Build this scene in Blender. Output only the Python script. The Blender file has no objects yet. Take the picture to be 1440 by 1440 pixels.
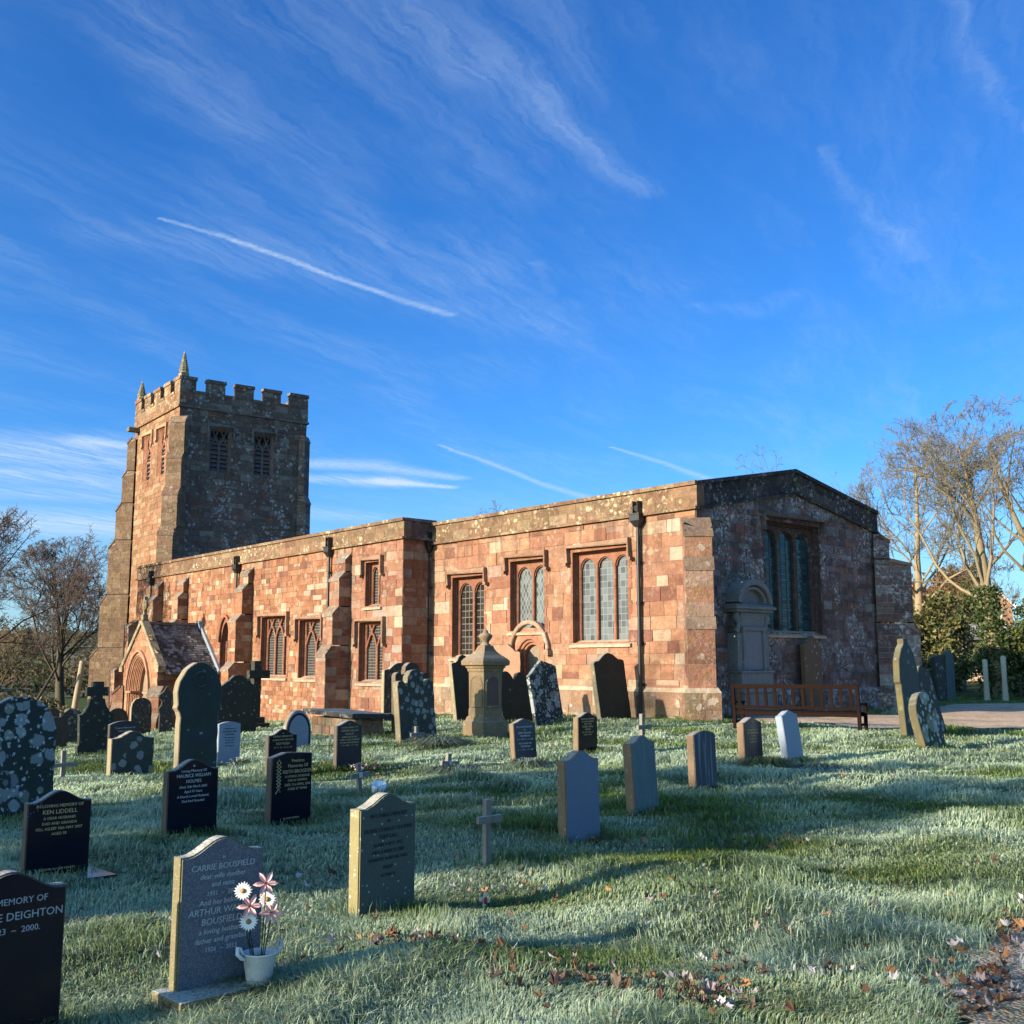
import bpy, bmesh, math, random
import numpy as np
from mathutils import Matrix, Vector

SC = bpy.context.scene
COL = SC.collection
R = math.radians

# ------------------------------------------------------------------ camera
F_PX, PITCH, AZ, EYE = 1520.0, math.atan(215/1520.0), R(41.1), 1.6
HEAD = Vector((-math.cos(AZ), math.sin(AZ), 0)).normalized()
RIGHT = Vector((HEAD.y, -HEAD.x, 0))
FWD = HEAD*math.cos(PITCH) + Vector((0, 0, 1))*math.sin(PITCH)
UPV = RIGHT.cross(FWD)
cd = bpy.data.cameras.new('camera')
cd.sensor_fit = 'HORIZONTAL'; cd.sensor_width = 36.0; cd.lens = 36.0*F_PX/1440.0
cd.clip_start = 0.05; cd.clip_end = 6000
cam = bpy.data.objects.new('camera', cd); COL.objects.link(cam)
mw = Matrix((( RIGHT.x, UPV.x, -FWD.x, 0), (RIGHT.y, UPV.y, -FWD.y, 0), (RIGHT.z, UPV.z, -FWD.z, EYE), (0, 0, 0, 1)))
cam.matrix_world = mw
SC.camera = cam
SC.render.engine = 'CYCLES'
SC.cycles.use_denoising = True
try: SC.cycles.denoiser = 'OPENIMAGEDENOISE'
except Exception: pass
SC.cycles.max_bounces = 5; SC.cycles.diffuse_bounces = 2; SC.cycles.glossy_bounces = 2
SC.cycles.transparent_max_bounces = 4
SC.cycles.caustics_reflective = False; SC.cycles.caustics_refractive = False
SC.view_settings.view_transform = 'Standard'; SC.view_settings.look = 'None'
SC.view_settings.exposure = 1.25; SC.view_settings.gamma = 1.0

# ------------------------------------------------------------------ sun and sky
SUN_AZ, SUN_EL = R(190.5), R(15.2)          # azimuth clockwise from north (+Y)
sv = Vector((math.sin(SUN_AZ)*math.cos(SUN_EL), math.cos(SUN_AZ)*math.cos(SUN_EL), math.sin(SUN_EL)))
sl = bpy.data.lights.new('sun', 'SUN'); sl.energy = 4.7; sl.angle = R(0.55); sl.color = (1.0, 0.85, 0.66)
so = bpy.data.objects.new('sun', sl); COL.objects.link(so)
so.rotation_euler = (-sv).to_track_quat('-Z', 'Y').to_euler(); so.location = (0, -40, 60)

STREAKS = [(-2.2761,0.9313,-2.2841,1.117,0.0156,0.0289,0.34),(-2.2841,1.117,-2.3247,1.3542,0.0272,0.0291,0.5),(-2.3247,1.3542,-2.3605,1.5971,0.0296,0.0316,0.5),(-2.3605,1.5971,-2.3845,1.8354,0.0326,0.0446,0.36),(-3.8936,2.9542,-4.1135,3.4927,0.0265,0.0592,0.45),(-4.1135,3.4927,-4.371,4.0233,0.0528,0.0581,0.45),(-4.371,4.0233,-4.5656,4.5873,0.0727,0.1063,0.45),(-3.4077,3.5859,-3.5036,4.0439,0.0278,0.0603,0.4),(-3.5036,4.0439,-3.672,4.6466,0.0539,0.0795,0.4),(-3.3812,3.9037,-3.2124,4.3201,0.1665,0.2433,0.12),(-1.2489,0.8228,-1.2974,1.0085,0.0515,0.0651,0.19),(-1.2974,1.0085,-1.3269,1.1576,0.0674,0.0536,0.19),(-1.3269,1.1576,-1.3804,1.3471,0.0508,0.0515,0.19),(-1.3804,1.3471,-1.4659,1.6404,0.0512,0.0409,0.19),(-1.592,0.5951,-1.7305,0.7678,0.0939,0.1063,0.15),(-1.7305,0.7678,-1.8254,0.9454,0.1234,0.1004,0.15),(-1.8254,0.9454,-1.876,1.1387,0.1189,0.1136,0.15),(-1.876,1.1387,-2.0762,1.4023,0.08,0.0448,0.15),(-1.5239,0.7964,-1.6016,0.9533,0.0337,0.0557,0.09),(-1.6016,0.9533,-1.7013,1.18,0.0576,0.0644,0.09),(-1.7013,1.18,-1.9123,1.491,0.0547,0.064,0.09),(-1.1066,1.7695,-1.1757,2.0105,0.0209,0.0263,0.2),(-1.1757,2.0105,-1.2777,2.4362,0.0276,0.0318,0.2),(-1.221,1.3149,-1.2572,1.5526,0.0169,0.026,0.1),(-1.2572,1.5526,-1.2661,1.8172,0.0286,0.0221,0.1),(-0.7027,1.5017,-0.7744,1.7559,0.0138,0.0156,0.12),(-0.7744,1.7559,-0.8236,2.0496,0.0165,0.0185,0.12),(-1.6999,1.7026,-1.6331,1.9792,0.0951,0.1428,0.1),(-1.6331,1.9792,-1.6072,2.2306,0.1299,0.1167,0.1),(-1.6072,2.2306,-1.6077,2.5215,0.1055,0.113,0.1),(-1.8442,2.3226,-1.79,2.4784,0.0427,0.0772,0.12),(-1.79,2.4784,-1.6423,2.4378,0.0629,0.0426,0.12),(-2.472,0.8495,-2.3672,1.1028,0.0944,0.1492,0.11),(-2.3672,1.1028,-2.2643,1.4008,0.1488,0.2118,0.11),(-2.2643,1.4008,-2.1799,1.6535,0.2113,0.2198,0.11),(-1.8393,1.2771,-2.0154,1.5061,0.0263,0.0338,0.1),(-2.0154,1.5061,-2.2389,1.7106,0.0287,0.0279,0.1),(-3.273,0.7975,-3.0182,1.0896,0.2021,0.3132,0.08),(-3.0182,1.0896,-2.7915,1.6569,0.3356,0.2315,0.08),(-2.3121,1.8047,-2.2721,2.0938,0.1711,0.2462,0.12),(-2.2721,2.0938,-2.1018,2.0458,0.1544,0.0706,0.12),(-1.9201,1.7581,-2.0493,1.9281,0.0197,0.0255,0.12),(-1.6829,0.4192,-1.8402,0.5693,0.0749,0.0674,0.07),(-1.8402,0.5693,-2.0215,0.8129,0.0779,0.0672,0.07),(-2.0215,0.8129,-1.947,0.9464,0.1026,0.1042,0.07),(-5.4584,1.3115,-5.2492,1.7624,0.399,0.5457,0.55),(-5.2492,1.7624,-5.2417,2.11,0.5248,0.3689,0.55),(-6.025,1.4545,-5.9009,1.9882,0.2893,0.4106,0.5),(-5.9009,1.9882,-6.0983,2.4206,0.3035,0.2414,0.5),(-6.7758,1.644,-6.3624,2.5276,0.2968,0.31,0.3),(-8.3244,2.0349,-7.9809,2.6081,0.6268,0.8374,0.75),(-7.9809,2.6081,-7.7701,3.0979,0.8549,0.6649,0.75),(-4.7021,2.7285,-4.5403,3.0034,0.247,0.2936,0.38),(-4.5403,3.0034,-4.5377,3.5508,0.2477,0.1477,0.38),(-5.0876,2.9547,-4.885,3.3264,0.1412,0.2177,0.6),(-4.885,3.3264,-4.8058,3.7098,0.2025,0.1143,0.6),(-6.2825,3.6558,-6.179,4.0954,0.3494,0.2852,0.25),(-4.8776,1.7287,-4.8559,1.9511,0.242,0.1393,0.35),(-1.0313,2.1492,-1.2983,2.8762,0.0255,0.0404,0.07)]

SKY_STR, SKY_TINT, CLOUD_COL = 0.15, (0.222, 0.425, 0.675), (1.75, 2.25, 2.85)

class NT:
    """small helper that writes node trees"""
    def __init__(s, tree): s.t = tree; s.n = tree.nodes; s.l = tree.links
    def link(s, a, b): s.l.new(a, b)
    def setin(s, sock, v):
        if v is None: return
        if hasattr(v, 'is_output') or isinstance(v, bpy.types.NodeSocket): s.l.new(v, sock)
        else: sock.default_value = v
    def math(s, op, a, b=None, c=None, clamp=False):
        n = s.n.new('ShaderNodeMath'); n.operation = op; n.use_clamp = clamp
        for i, v in enumerate((a, b, c)): s.setin(n.inputs[i], v)
        return n.outputs[0]
    def vm(s, op, a, b=None, sc=None):
        n = s.n.new('ShaderNodeVectorMath'); n.operation = op
        s.setin(n.inputs[0], a)
        if b is not None: s.setin(n.inputs[1], b)
        if sc is not None: s.setin(n.inputs['Scale'], sc)
        return n.outputs['Value'] if op in ('DOT_PRODUCT', 'LENGTH', 'DISTANCE') else n.outputs['Vector']
    def noise(s, vec, scale, detail=3, rough=0.55, dist=0.0, color=False):
        n = s.n.new('ShaderNodeTexNoise'); s.setin(n.inputs['Vector'], vec)
        n.inputs['Scale'].default_value = scale; n.inputs['Detail'].default_value = detail
        n.inputs['Roughness'].default_value = rough; n.inputs['Distortion'].default_value = dist
        return n.outputs['Color' if color else 'Fac']
    def vor(s, vec, scale, out='Distance', feature='F1', rnd=1.0):
        n = s.n.new('ShaderNodeTexVoronoi'); n.feature = feature; s.setin(n.inputs['Vector'], vec)
        n.inputs['Scale'].default_value = scale; n.inputs['Randomness'].default_value = rnd
        return n.outputs[out]
    def ramp(s, v, a, b, smooth=True, lo=0.0, hi=1.0):
        n = s.n.new('ShaderNodeMapRange'); n.interpolation_type = 'SMOOTHSTEP' if smooth else 'LINEAR'
        s.setin(n.inputs['Value'], v); s.setin(n.inputs[1], a); s.setin(n.inputs[2], b)
        n.inputs[3].default_value = lo; n.inputs[4].default_value = hi
        return n.outputs[0]
    def mix(s, f, a, b, mode='MIX'):
        n = s.n.new('ShaderNodeMix'); n.data_type = 'RGBA'; n.blend_type = mode
        s.setin(n.inputs[0], f)
        for i, v in ((6, a), (7, b)):
            if isinstance(v, (tuple, list)): v = (*v[:3], 1.0)
            s.setin(n.inputs[i], v)
        return n.outputs[2]
    def mapping(s, vec, scale=(1, 1, 1), loc=(0, 0, 0), rot=(0, 0, 0)):
        n = s.n.new('ShaderNodeMapping'); s.setin(n.inputs[0], vec)
        n.inputs['Scale'].default_value = scale; n.inputs['Location'].default_value = loc; n.inputs['Rotation'].default_value = rot
        return n.outputs[0]
    def sep(s, v):
        n = s.n.new('ShaderNodeSeparateXYZ'); s.setin(n.inputs[0], v); return n.outputs
    def comb(s, x, y, z):
        n = s.n.new('ShaderNodeCombineXYZ')
        for i, v in enumerate((x, y, z)): s.setin(n.inputs[i], v)
        return n.outputs[0]

def build_world():
    w = bpy.data.worlds.new('World'); SC.world = w; w.use_nodes = True
    t = NT(w.node_tree); t.n.clear()
    out = t.n.new('ShaderNodeOutputWorld'); bg = t.n.new('ShaderNodeBackground')
    t.link(bg.outputs[0], out.inputs[0])
    sky = t.n.new('ShaderNodeTexSky'); sky.sky_type = 'NISHITA'; sky.sun_disc = False
    sky.sun_elevation = SUN_EL; sky.sun_rotation = SUN_AZ
    sky.altitude = 100; sky.air_density = 1.0; sky.dust_density = 0.25; sky.ozone_density = 2.2
    hs = t.n.new('ShaderNodeHueSaturation'); hs.inputs['Saturation'].default_value = 1.25
    t.link(sky.outputs[0], hs.inputs['Color'])
    tc = t.n.new('ShaderNodeTexCoord')
    d = t.sep(tc.outputs['Generated'])
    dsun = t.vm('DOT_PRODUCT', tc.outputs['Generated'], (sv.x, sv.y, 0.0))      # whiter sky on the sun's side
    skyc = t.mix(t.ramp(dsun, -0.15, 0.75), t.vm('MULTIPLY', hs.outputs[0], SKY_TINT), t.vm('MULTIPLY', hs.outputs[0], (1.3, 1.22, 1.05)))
    z = t.math('MAXIMUM', d[2], 0.03)
    P0 = t.comb(t.math('DIVIDE', d[0], z), t.math('DIVIDE', d[1], z), 0.0)   # flat cloud layer
    wob = t.vm('SUBTRACT', t.noise(P0, 5.0, 3, 0.6, color=True), (0.5, 0.5, 0.5))
    P = t.vm('ADD', P0, t.vm('MULTIPLY', wob, (0.10, 0.10, 0.0)))
    wob2 = t.vm('SUBTRACT', t.noise(P0, 60.0, 2, 0.6, color=True), (0.5, 0.5, 0.5))
    P = t.vm('ADD', P, t.vm('MULTIPLY', wob2, (0.020, 0.020, 0.0)))
    Ps = t.vm('ADD', P0, t.vm('MULTIPLY', wob, (0.035, 0.035, 0.0)))
    Ps = t.vm('ADD', Ps, t.vm('MULTIPLY', wob2, (0.022, 0.022, 0.0)))
    acc = None; soft = None
    for ax, ay, bx, by, wa, wb, st in STREAKS:
        if st <= 0.1: continue
        dx, dy = bx-ax, by-ay; L2 = dx*dx+dy*dy
        sharp = st >= 0.33 and abs(ax) < 5
        wa, wb = (wa*0.85, wb*0.85) if sharp else (wa*1.5, wb*1.5)
        r = t.vm('SUBTRACT', Ps if sharp else P, (ax, ay, 0))
        tt = t.math('ADD', t.vm('DOT_PRODUCT', r, (dx/L2, dy/L2, 0)), 0.0, clamp=True)
        c = t.vm('SUBTRACT', r, t.vm('SCALE', (dx, dy, 0.0), sc=tt))
        dist = t.vm('LENGTH', c)
        wd = t.math('MULTIPLY_ADD', tt, wb-wa, wa)
        f = t.ramp(t.math('DIVIDE', dist, wd), 1.0, 0.0)
        f = t.math('MULTIPLY', f, st*(1.5 if abs(ax) > 4.5 else 1.0))
        if sharp: acc = f if acc is None else t.math('MAXIMUM', acc, f)
        else: soft = f if soft is None else t.math('MAXIMUM', soft, f)
    # fibres that run along the wind
    Pr = t.mapping(P, rot=(0, 0, R(-24)))
    fib = t.noise(t.mapping(Pr, (8.0, 1.1, 1.0)), 2.2, 5, 0.66, 0.5)
    fib2 = t.noise(t.mapping(Pr, (30.0, 3.5, 1.0)), 2.0, 3, 0.65)
    fibs = t.math('ADD', t.ramp(fib, 0.28, 0.72), t.math('MULTIPLY', t.ramp(fib2, 0.3, 0.75), 0.45))
    soft = t.math('MULTIPLY', soft, t.math('MULTIPLY_ADD', fibs, 0.62, 0.10))
    acc = t.math('MULTIPLY', acc, t.math('MULTIPLY_ADD', t.ramp(t.noise(P, 30.0, 3, 0.7), 0.25, 0.75), 0.55, 0.55))
    veil = t.math('MULTIPLY', t.ramp(t.noise(t.mapping(Pr, (1.6, 0.55, 1)), 1.3, 4, 0.6, 0.8), 0.36, 0.72), fibs)
    cov = t.math('ADD', t.math('ADD', soft, acc), t.math('MULTIPLY', veil, 0.11))
    cov = t.math('MULTIPLY', cov, t.ramp(d[2], 0.03, 0.10), clamp=True)
    low = t.math('MULTIPLY', t.ramp(d[2], 0.20, 0.0), 0.55)          # thin milky air low over the horizon
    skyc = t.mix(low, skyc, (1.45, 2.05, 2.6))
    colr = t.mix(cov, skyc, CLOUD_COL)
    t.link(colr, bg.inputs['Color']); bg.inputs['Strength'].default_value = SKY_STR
build_world()

# ------------------------------------------------------------------ helpers
def tag(o, label=None, cat=None, group=None, kind=None):
    if label: o['label'] = label
    if cat: o['category'] = cat
    if group: o['group'] = group
    if kind: o['kind'] = kind
    return o

def empty(name, loc=(0, 0, 0), rz=0.0):
    o = bpy.data.objects.new(name, None); COL.objects.link(o)
    o.empty_display_size = 0.2; o.location = loc; o.rotation_euler = (0, 0, rz)
    return o

class MB:
    """collects faces with a tone per face; build() links them as one mesh object"""
    def __init__(s): s.v = []; s.f = []; s.c = []; s.m = []; s.s = []
    def add(s, vs, fs, col=(0.5, 0.5, 0.5), m=0, smooth=False):
        b = len(s.v); s.v.extend(tuple(map(float, p)) for p in vs)
        for f in fs: s.f.append(tuple(b+i for i in f)); s.c.append(col); s.m.append(m); s.s.append(smooth)
    def quad(s, a, b, c, d, col=(0.5, 0.5, 0.5), m=0): s.add([a, b, c, d], [(0, 1, 2, 3)], col, m)
    def box(s, T, a, b, col=(0.5, 0.5, 0.5), m=0):
        """axis box from corner a to corner b in the frame T"""
        x0, y0, z0 = a; x1, y1, z1 = b
        P = [T(x, y, z) for z in (z0, z1) for y in (y0, y1) for x in (x0, x1)]
        s.add(P, [(0, 1, 3, 2), (4, 6, 7, 5), (0, 4, 5, 1), (2, 3, 7, 6), (0, 2, 6, 4), (1, 5, 7, 3)], col, m)
    def tube(s, pts, rad, k=6, col=(0.5, 0.5, 0.5), m=0, cap=True, smooth=True):
        pts = [Vector(p) for p in pts]; n = len(pts)
        if not hasattr(rad, '__len__'): rad = [rad]*n
        vs = []; ref = None
        for i, p in enumerate(pts):
            d = (pts[min(i+1, n-1)] - pts[max(i-1, 0)])
            if d.length < 1e-9: d = Vector((0, 0, 1))
            d.normalize()
            if ref is None or abs(ref.dot(d)) > 0.97: ref = Vector((1, 0, 0)) if abs(d.x) < 0.8 else Vector((0, 1, 0))
            x = (ref - d*ref.dot(d)).normalized(); y = d.cross(x); ref = x
            for j in range(k):
                a = 2*math.pi*j/k; vs.append(p + (x*math.cos(a)+y*math.sin(a))*rad[i])
        fs = [(i*k+j, i*k+(j+1) % k, (i+1)*k+(j+1) % k, (i+1)*k+j) for i in range(n-1) for j in range(k)]
        s.add(vs, fs, col, m, smooth)
        if cap: s.add([v for v in vs[:k]][::-1] + vs[-k:], [tuple(range(k)), tuple(range(k, 2*k))], col, m)
    def lathe(s, prof, k=16, col=(0.5, 0.5, 0.5), m=0, T=None, smooth=True):
        T = T or (lambda x, y, z: (x, y, z))
        vs = [T(r*math.cos(2*math.pi*j/k), r*math.sin(2*math.pi*j/k), z) for r, z in prof for j in range(k)]
        fs = [(i*k+j, i*k+(j+1) % k, (i+1)*k+(j+1) % k, (i+1)*k+j) for i in range(len(prof)-1) for j in range(k)]
        s.add(vs, fs, col, m, smooth)
    def build(s, name, mats, parent=None, loc=None, recalc=False):
        off = Vector(loc) if loc is not None else Vector((0, 0, 0))
        me = bpy.data.meshes.new(name)
        me.from_pydata([(x-off.x, y-off.y, z-off.z) for x, y, z in s.v], [], s.f)
        if not isinstance(mats, (list, tuple)): mats = [mats]
        for q in mats: me.materials.append(q)
        n = len(me.polygons)
        if n:
            me.polygons.foreach_set('material_index', s.m)
            me.polygons.foreach_set('use_smooth', s.s)
            at = me.attributes.new('tone', 'FLOAT_COLOR', 'FACE')
            at.data.foreach_set('color', [q for c in s.c for q in (c[0], c[1], c[2], 1.0)])
        if recalc:
            bm = bmesh.new(); bm.from_mesh(me); bmesh.ops.recalc_face_normals(bm, faces=bm.faces); bm.to_mesh(me); bm.free()
        me.update()
        o = bpy.data.objects.new(name, me); COL.objects.link(o)
        if parent is not None: o.parent = parent
        elif loc is not None: o.location = loc
        return o

class Frame:
    """wall frame: u along the wall, n outward, z up"""
    def __init__(s, o, U, N): s.o = Vector(o); s.U = Vector(U).normalized(); s.N = Vector(N).normalized()
    def __call__(s, u, n, z): return s.o + s.U*u + s.N*n + Vector((0, 0, z))
    def shift(s, u=0, n=0, z=0): return Frame(s(u, n, z), s.U, s.N)

# ------------------------------------------------------------------ terrain shape
rs_ = np.random.RandomState(5)
_KX = rs_.uniform(-1, 1, 26); _KY = rs_.uniform(-1, 1, 26); _PH = rs_.uniform(0, 6.28, 26); _WL = rs_.uniform(1.1, 4.2, 26)
_nrm = np.hypot(_KX, _KY); _KX, _KY = _KX/_nrm*6.28/_WL, _KY/_nrm*6.28/_WL
def terrain(x, y, bumps=True):
    x = np.asarray(x, float); y = np.asarray(y, float)
    s = x + 0.8*y
    z = -0.26*np.logaddexp(0, (-s-11)/4)
    z = np.maximum(z, -2.6 + 0*z)
    d = np.hypot(x, y)
    z = z + 0.10*np.exp(-(((x+14.5)/6)**2 + ((y-25)/5)**2))
    rt = np.clip((y*0.9 + x*0.2 - 38)/30, 0, 1); z = z + 0.6*rt*rt*(3-2*rt)
    if bumps:
        b = 0
        for i in range(26): b = b + np.sin(_KX[i]*x + _KY[i]*y + _PH[i])*_WL[i]
        amp = 0.0036*np.clip(1.2-d/60, 0, 1)
        church = np.exp(-np.clip(np.minimum(y-23.0, -x-19.5), -4, 4))
        z = z + b*amp*np.clip(church, 0, 1)
    return z
def tz(x, y, bumps=False): return float(terrain(x, y, bumps))

FAR_PATH = [(-20.3, 25.0), (-19.3, 24.3), (-17.1, 24.4), (-13.7, 24.0), (-11.2, 25.4), (-4, 27), (6, 36), (2, 52), (-12, 50), (-20.2, 46.5), (-22.0, 43), (-18.3, 32.5), (-19.9, 28.5)]
NEAR_PATH = [(-1.5, 2), (-2.60, 4.98), (-2.97, 5.97), (-3.34, 7.25), (-3.4, 9), (-2.6, 12), (0, 18), (4, 24), (9, 22), (4, 10), (2, 2)]
def inpoly(poly, x, y):
    x = np.asarray(x); y = np.asarray(y); r = np.zeros(x.shape, bool); n = len(poly)
    for i in range(n):
        x0, y0 = poly[i]; x1, y1 = poly[(i+1) % n]
        c = ((y0 > y) != (y1 > y)) & (x < (x1-x0)*(y-y0)/((y1-y0) or 1e-9)+x0)
        r ^= c
    return r

# ------------------------------------------------------------------ materials
def newmat(name):
    m = bpy.data.materials.new(name); m.use_nodes = True
    t = NT(m.node_tree); b = m.node_tree.nodes['Principled BSDF']
    return m, t, b
def plain(name, col, rough=0.6, metal=0.0, spec=0.5, nscale=0, namt=0.3, bump=0.0, coat=0):
    m, t, b = newmat(name)
    b.inputs['Roughness'].default_value = rough; b.inputs['Metallic'].default_value = metal
    b.inputs['Specular IOR Level'].default_value = spec
    if coat: b.inputs['Coat Weight'].default_value = coat; b.inputs['Coat Roughness'].default_value = 0.1
    if nscale:
        tc = t.n.new('ShaderNodeTexCoord').outputs['Object']
        f = t.noise(tc, nscale, 4, 0.65)
        t.link(t.mix(f, tuple(c*(1-namt) for c in col), tuple(min(1, c*(1+namt)) for c in col)), b.inputs['Base Color'])
        if bump:
            bp = t.n.new('ShaderNodeBump'); bp.inputs['Strength'].default_value = bump; bp.inputs['Distance'].default_value = 0.01
            t.link(f, bp.inputs['Height']); t.link(bp.outputs[0], b.inputs['Normal'])
    else: b.inputs['Base Color'].default_value = (*col, 1)
    return m
def toned(name, rough=0.8, nscale=8, namt=0.35, bump=0.2, spec=0.3, trans=0.0, bdist=0.01):
    """material whose base colour is the face's own tone, varied by noise"""
    m, t, b = newmat(name)
    a = t.n.new('ShaderNodeAttribute'); a.attribute_name = 'tone'
    tc = t.n.new('ShaderNodeTexCoord').outputs['Object']
    f = t.noise(tc, nscale, 4, 0.65)
    k = t.math('MULTIPLY_ADD', f, 2*namt, 1-namt)
    t.link(t.vm('SCALE', a.outputs['Color'], sc=k), b.inputs['Base Color'])
    b.inputs['Roughness'].default_value = rough; b.inputs['Specular IOR Level'].default_value = spec
    if bump:
        bp = t.n.new('ShaderNodeBump'); bp.inputs['Strength'].default_value = bump; bp.inputs['Distance'].default_value = bdist
        t.link(f, bp.inputs['Height']); t.link(bp.outputs[0], b.inputs['Normal'])
    if trans:
        b.inputs['Transmission Weight'].default_value = 0
        tr = t.n.new('ShaderNodeBsdfTranslucent'); t.link(t.vm('SCALE', a.outputs['Color'], sc=k), tr.inputs['Color'])
        mx = t.n.new('ShaderNodeMixShader'); mx.inputs[0].default_value = trans
        t.link(b.outputs[0], mx.inputs[1]); t.link(tr.outputs[0], mx.inputs[2])
        t.link(mx.outputs[0], t.n['Material Output'].inputs['Surface'])
    return m

def masonry_mat(name, lich=0.3, lich_col=(0.55, 0.55, 0.50), lich_scale=5.0, dark=0.25, ochre=0.0, green=0.0, dark_col=(0.035, 0.032, 0.03), fine_t=0.53, stain=0.0):
    """weathered sandstone: block tone from the mesh, grain, soot and lichen growing over it"""
    m, t, b = newmat(name)
    a = t.n.new('ShaderNodeAttribute'); a.attribute_name = 'tone'
    tc = t.n.new('ShaderNodeTexCoord').outputs['Object']
    wob = t.vm('ADD', t.vm('ADD', tc, t.vm('SCALE', t.noise(tc, 3.0, 2, color=True), sc=0.25)), t.vm('SCALE', t.noise(tc, 14.0, 3, 0.7, color=True), sc=0.11))
    n1 = t.noise(tc, 2.3, 4, 0.6); n2 = t.noise(tc, 22.0, 3, 0.7); n3 = t.noise(tc, 0.7, 3, 0.6)
    bed = t.noise(t.mapping(tc, (2.0, 2.0, 14.0)), 1.5, 3, 0.6, 0.5)          # bedding streaks
    k = t.math('MULTIPLY', t.math('MULTIPLY_ADD', n1, 0.90, 0.52), t.math('MULTIPLY_ADD', n2, 0.60, 0.70))
    k = t.math('MULTIPLY', k, t.math('MULTIPLY_ADD', bed, 0.4, 0.8))
    k = t.math('MULTIPLY', k, t.math('MULTIPLY_ADD', t.noise(tc, 0.35, 3, 0.6), 0.9, 0.55))
    c = t.vm('SCALE', a.outputs['Color'], sc=k)
    c = t.mix(t.math('MULTIPLY', t.ramp(t.noise(tc, 5.5, 4, 0.7, 0.4), 0.52, 0.70), 0.32), c, (0.36, 0.25, 0.165) if not fine_t < 0.53 and lich < 0.8 else (0.2, 0.18, 0.17))
    if stain:                                                            # damp and soot that has run down from the parapet
        zz = t.sep(tc)[2]; run = t.ramp(t.noise(t.mapping(tc, (2.6, 2.6, 0.22)), 1.0, 5, 0.7), 0.46, 0.68)
        c = t.mix(t.math('MULTIPLY', t.math('MULTIPLY', run, t.ramp(zz, 3.2, 6.2, lo=0.25)), stain), c, (0.085, 0.05, 0.038))
    if dark:
        f = t.math('MULTIPLY', t.ramp(t.math('MULTIPLY', n3, t.noise(tc, 4.5, 4, 0.7)), 0.16, 0.42), dark, clamp=True)
        c = t.mix(f, c, dark_col)
    if ochre:
        f = t.math('MULTIPLY', t.ramp(t.noise(wob, 2.6, 5, 0.7), 0.46, 0.72), ochre, clamp=True)
        c = t.mix(f, c, (0.25, 0.185, 0.06))
    if green:
        f = t.math('MULTIPLY', t.ramp(t.noise(wob, 1.7, 4, 0.65), 0.5, 0.75), green, clamp=True)
        c = t.mix(f, c, (0.075, 0.075, 0.02))
    if lich:
        v = t.vor(wob, lich_scale); vc = t.vor(wob, lich_scale, 'Color')
        rad = t.math('MULTIPLY', t.sep(vc)[0], 0.52)
        spot = t.ramp(t.math('SUBTRACT', rad, v), -0.03, 0.05)
        patch = t.ramp(t.noise(tc, 1.1, 3, 0.6), 0.40, 0.62)
        fine = t.ramp(t.noise(wob, 11.0, 5, 0.8), fine_t, fine_t+0.10)
        f = t.math('MAXIMUM', t.math('MULTIPLY', spot, patch), t.math('MULTIPLY', fine, t.math('MULTIPLY', patch, 0.8)))
        f = t.math('MULTIPLY', f, lich, clamp=True)
        f = t.math('MULTIPLY', f, t.math('MULTIPLY_ADD', n2, 0.8, 0.55), clamp=True)
        c = t.mix(f, c, lich_col)
    t.link(c, b.inputs['Base Color'])
    b.inputs['Roughness'].default_value = 0.92; b.inputs['Specular IOR Level'].default_value = 0.2
    bp = t.n.new('ShaderNodeBump'); bp.inputs['Strength'].default_value = 0.9; bp.inputs['Distance'].default_value = 0.04
    t.link(t.math('ADD', t.math('MULTIPLY', n2, 0.6), t.noise(tc, 7.0, 3, 0.6)), bp.inputs['Height']); t.link(bp.outputs[0], b.inputs['Normal'])
    return m

def glass_mat(name, lead, lead_col=(0.34, 0.36, 0.36), tint=(0.02, 0.03, 0.035), lead_w=0.07, dirty=0.0, spec=0.22):
    """old leaded glass: dark glossy quarries, each tilted its own way, with lead cames over"""
    m, t, b = newmat(name)
    p = t.sep(t.n.new('ShaderNodeTexCoord').outputs['Object'])
    h = t.math('ADD', p[0], p[1])
    if lead[0] == 'diamond':
        x = t.math('DIVIDE', h, lead[1]); z = t.math('DIVIDE', p[2], lead[2])
        u = t.math('ADD', x, z); v = t.math('SUBTRACT', x, z)
    else:
        u = t.math('DIVIDE', h, lead[1]); v = t.math('DIVIDE', p[2], lead[2])
    def line(q, w): return t.math('LESS_THAN', t.math('PINGPONG', q, 0.5), w)
    l = t.math('MAXIMUM', line(u, lead_w), line(v, lead_w))
    wn = t.n.new('ShaderNodeTexWhiteNoise'); t.link(t.comb(t.math('FLOOR', u), t.math('FLOOR', v), 0.0), wn.inputs[0])
    rnd = wn.outputs['Color']
    base = t.mix(t.math('MULTIPLY', t.sep(rnd)[0], 1.0), tint, tuple(c*2.6 for c in tint))
    if dirty: base = t.mix(t.math('MULTIPLY', t.ramp(t.noise(t.n.new('ShaderNodeTexCoord').outputs['Object'], 3.0, 4, 0.7), 0.4, 0.8), dirty), base, (0.12, 0.13, 0.125))
    t.link(t.mix(l, base, lead_col), b.inputs['Base Color'])
    t.link(t.math('MULTIPLY_ADD', l, 0.5, 0.08), b.inputs['Roughness'])
    g = t.n.new('ShaderNodeNewGeometry')
    nn = t.vm('NORMALIZE', t.vm('ADD', g.outputs['Normal'], t.vm('SCALE', t.vm('SUBTRACT', rnd, (0.5, 0.5, 0.5)), sc=0.10)))
    t.link(nn, b.inputs['Normal'])
    b.inputs['Specular IOR Level'].default_value = spec
    return m

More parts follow.
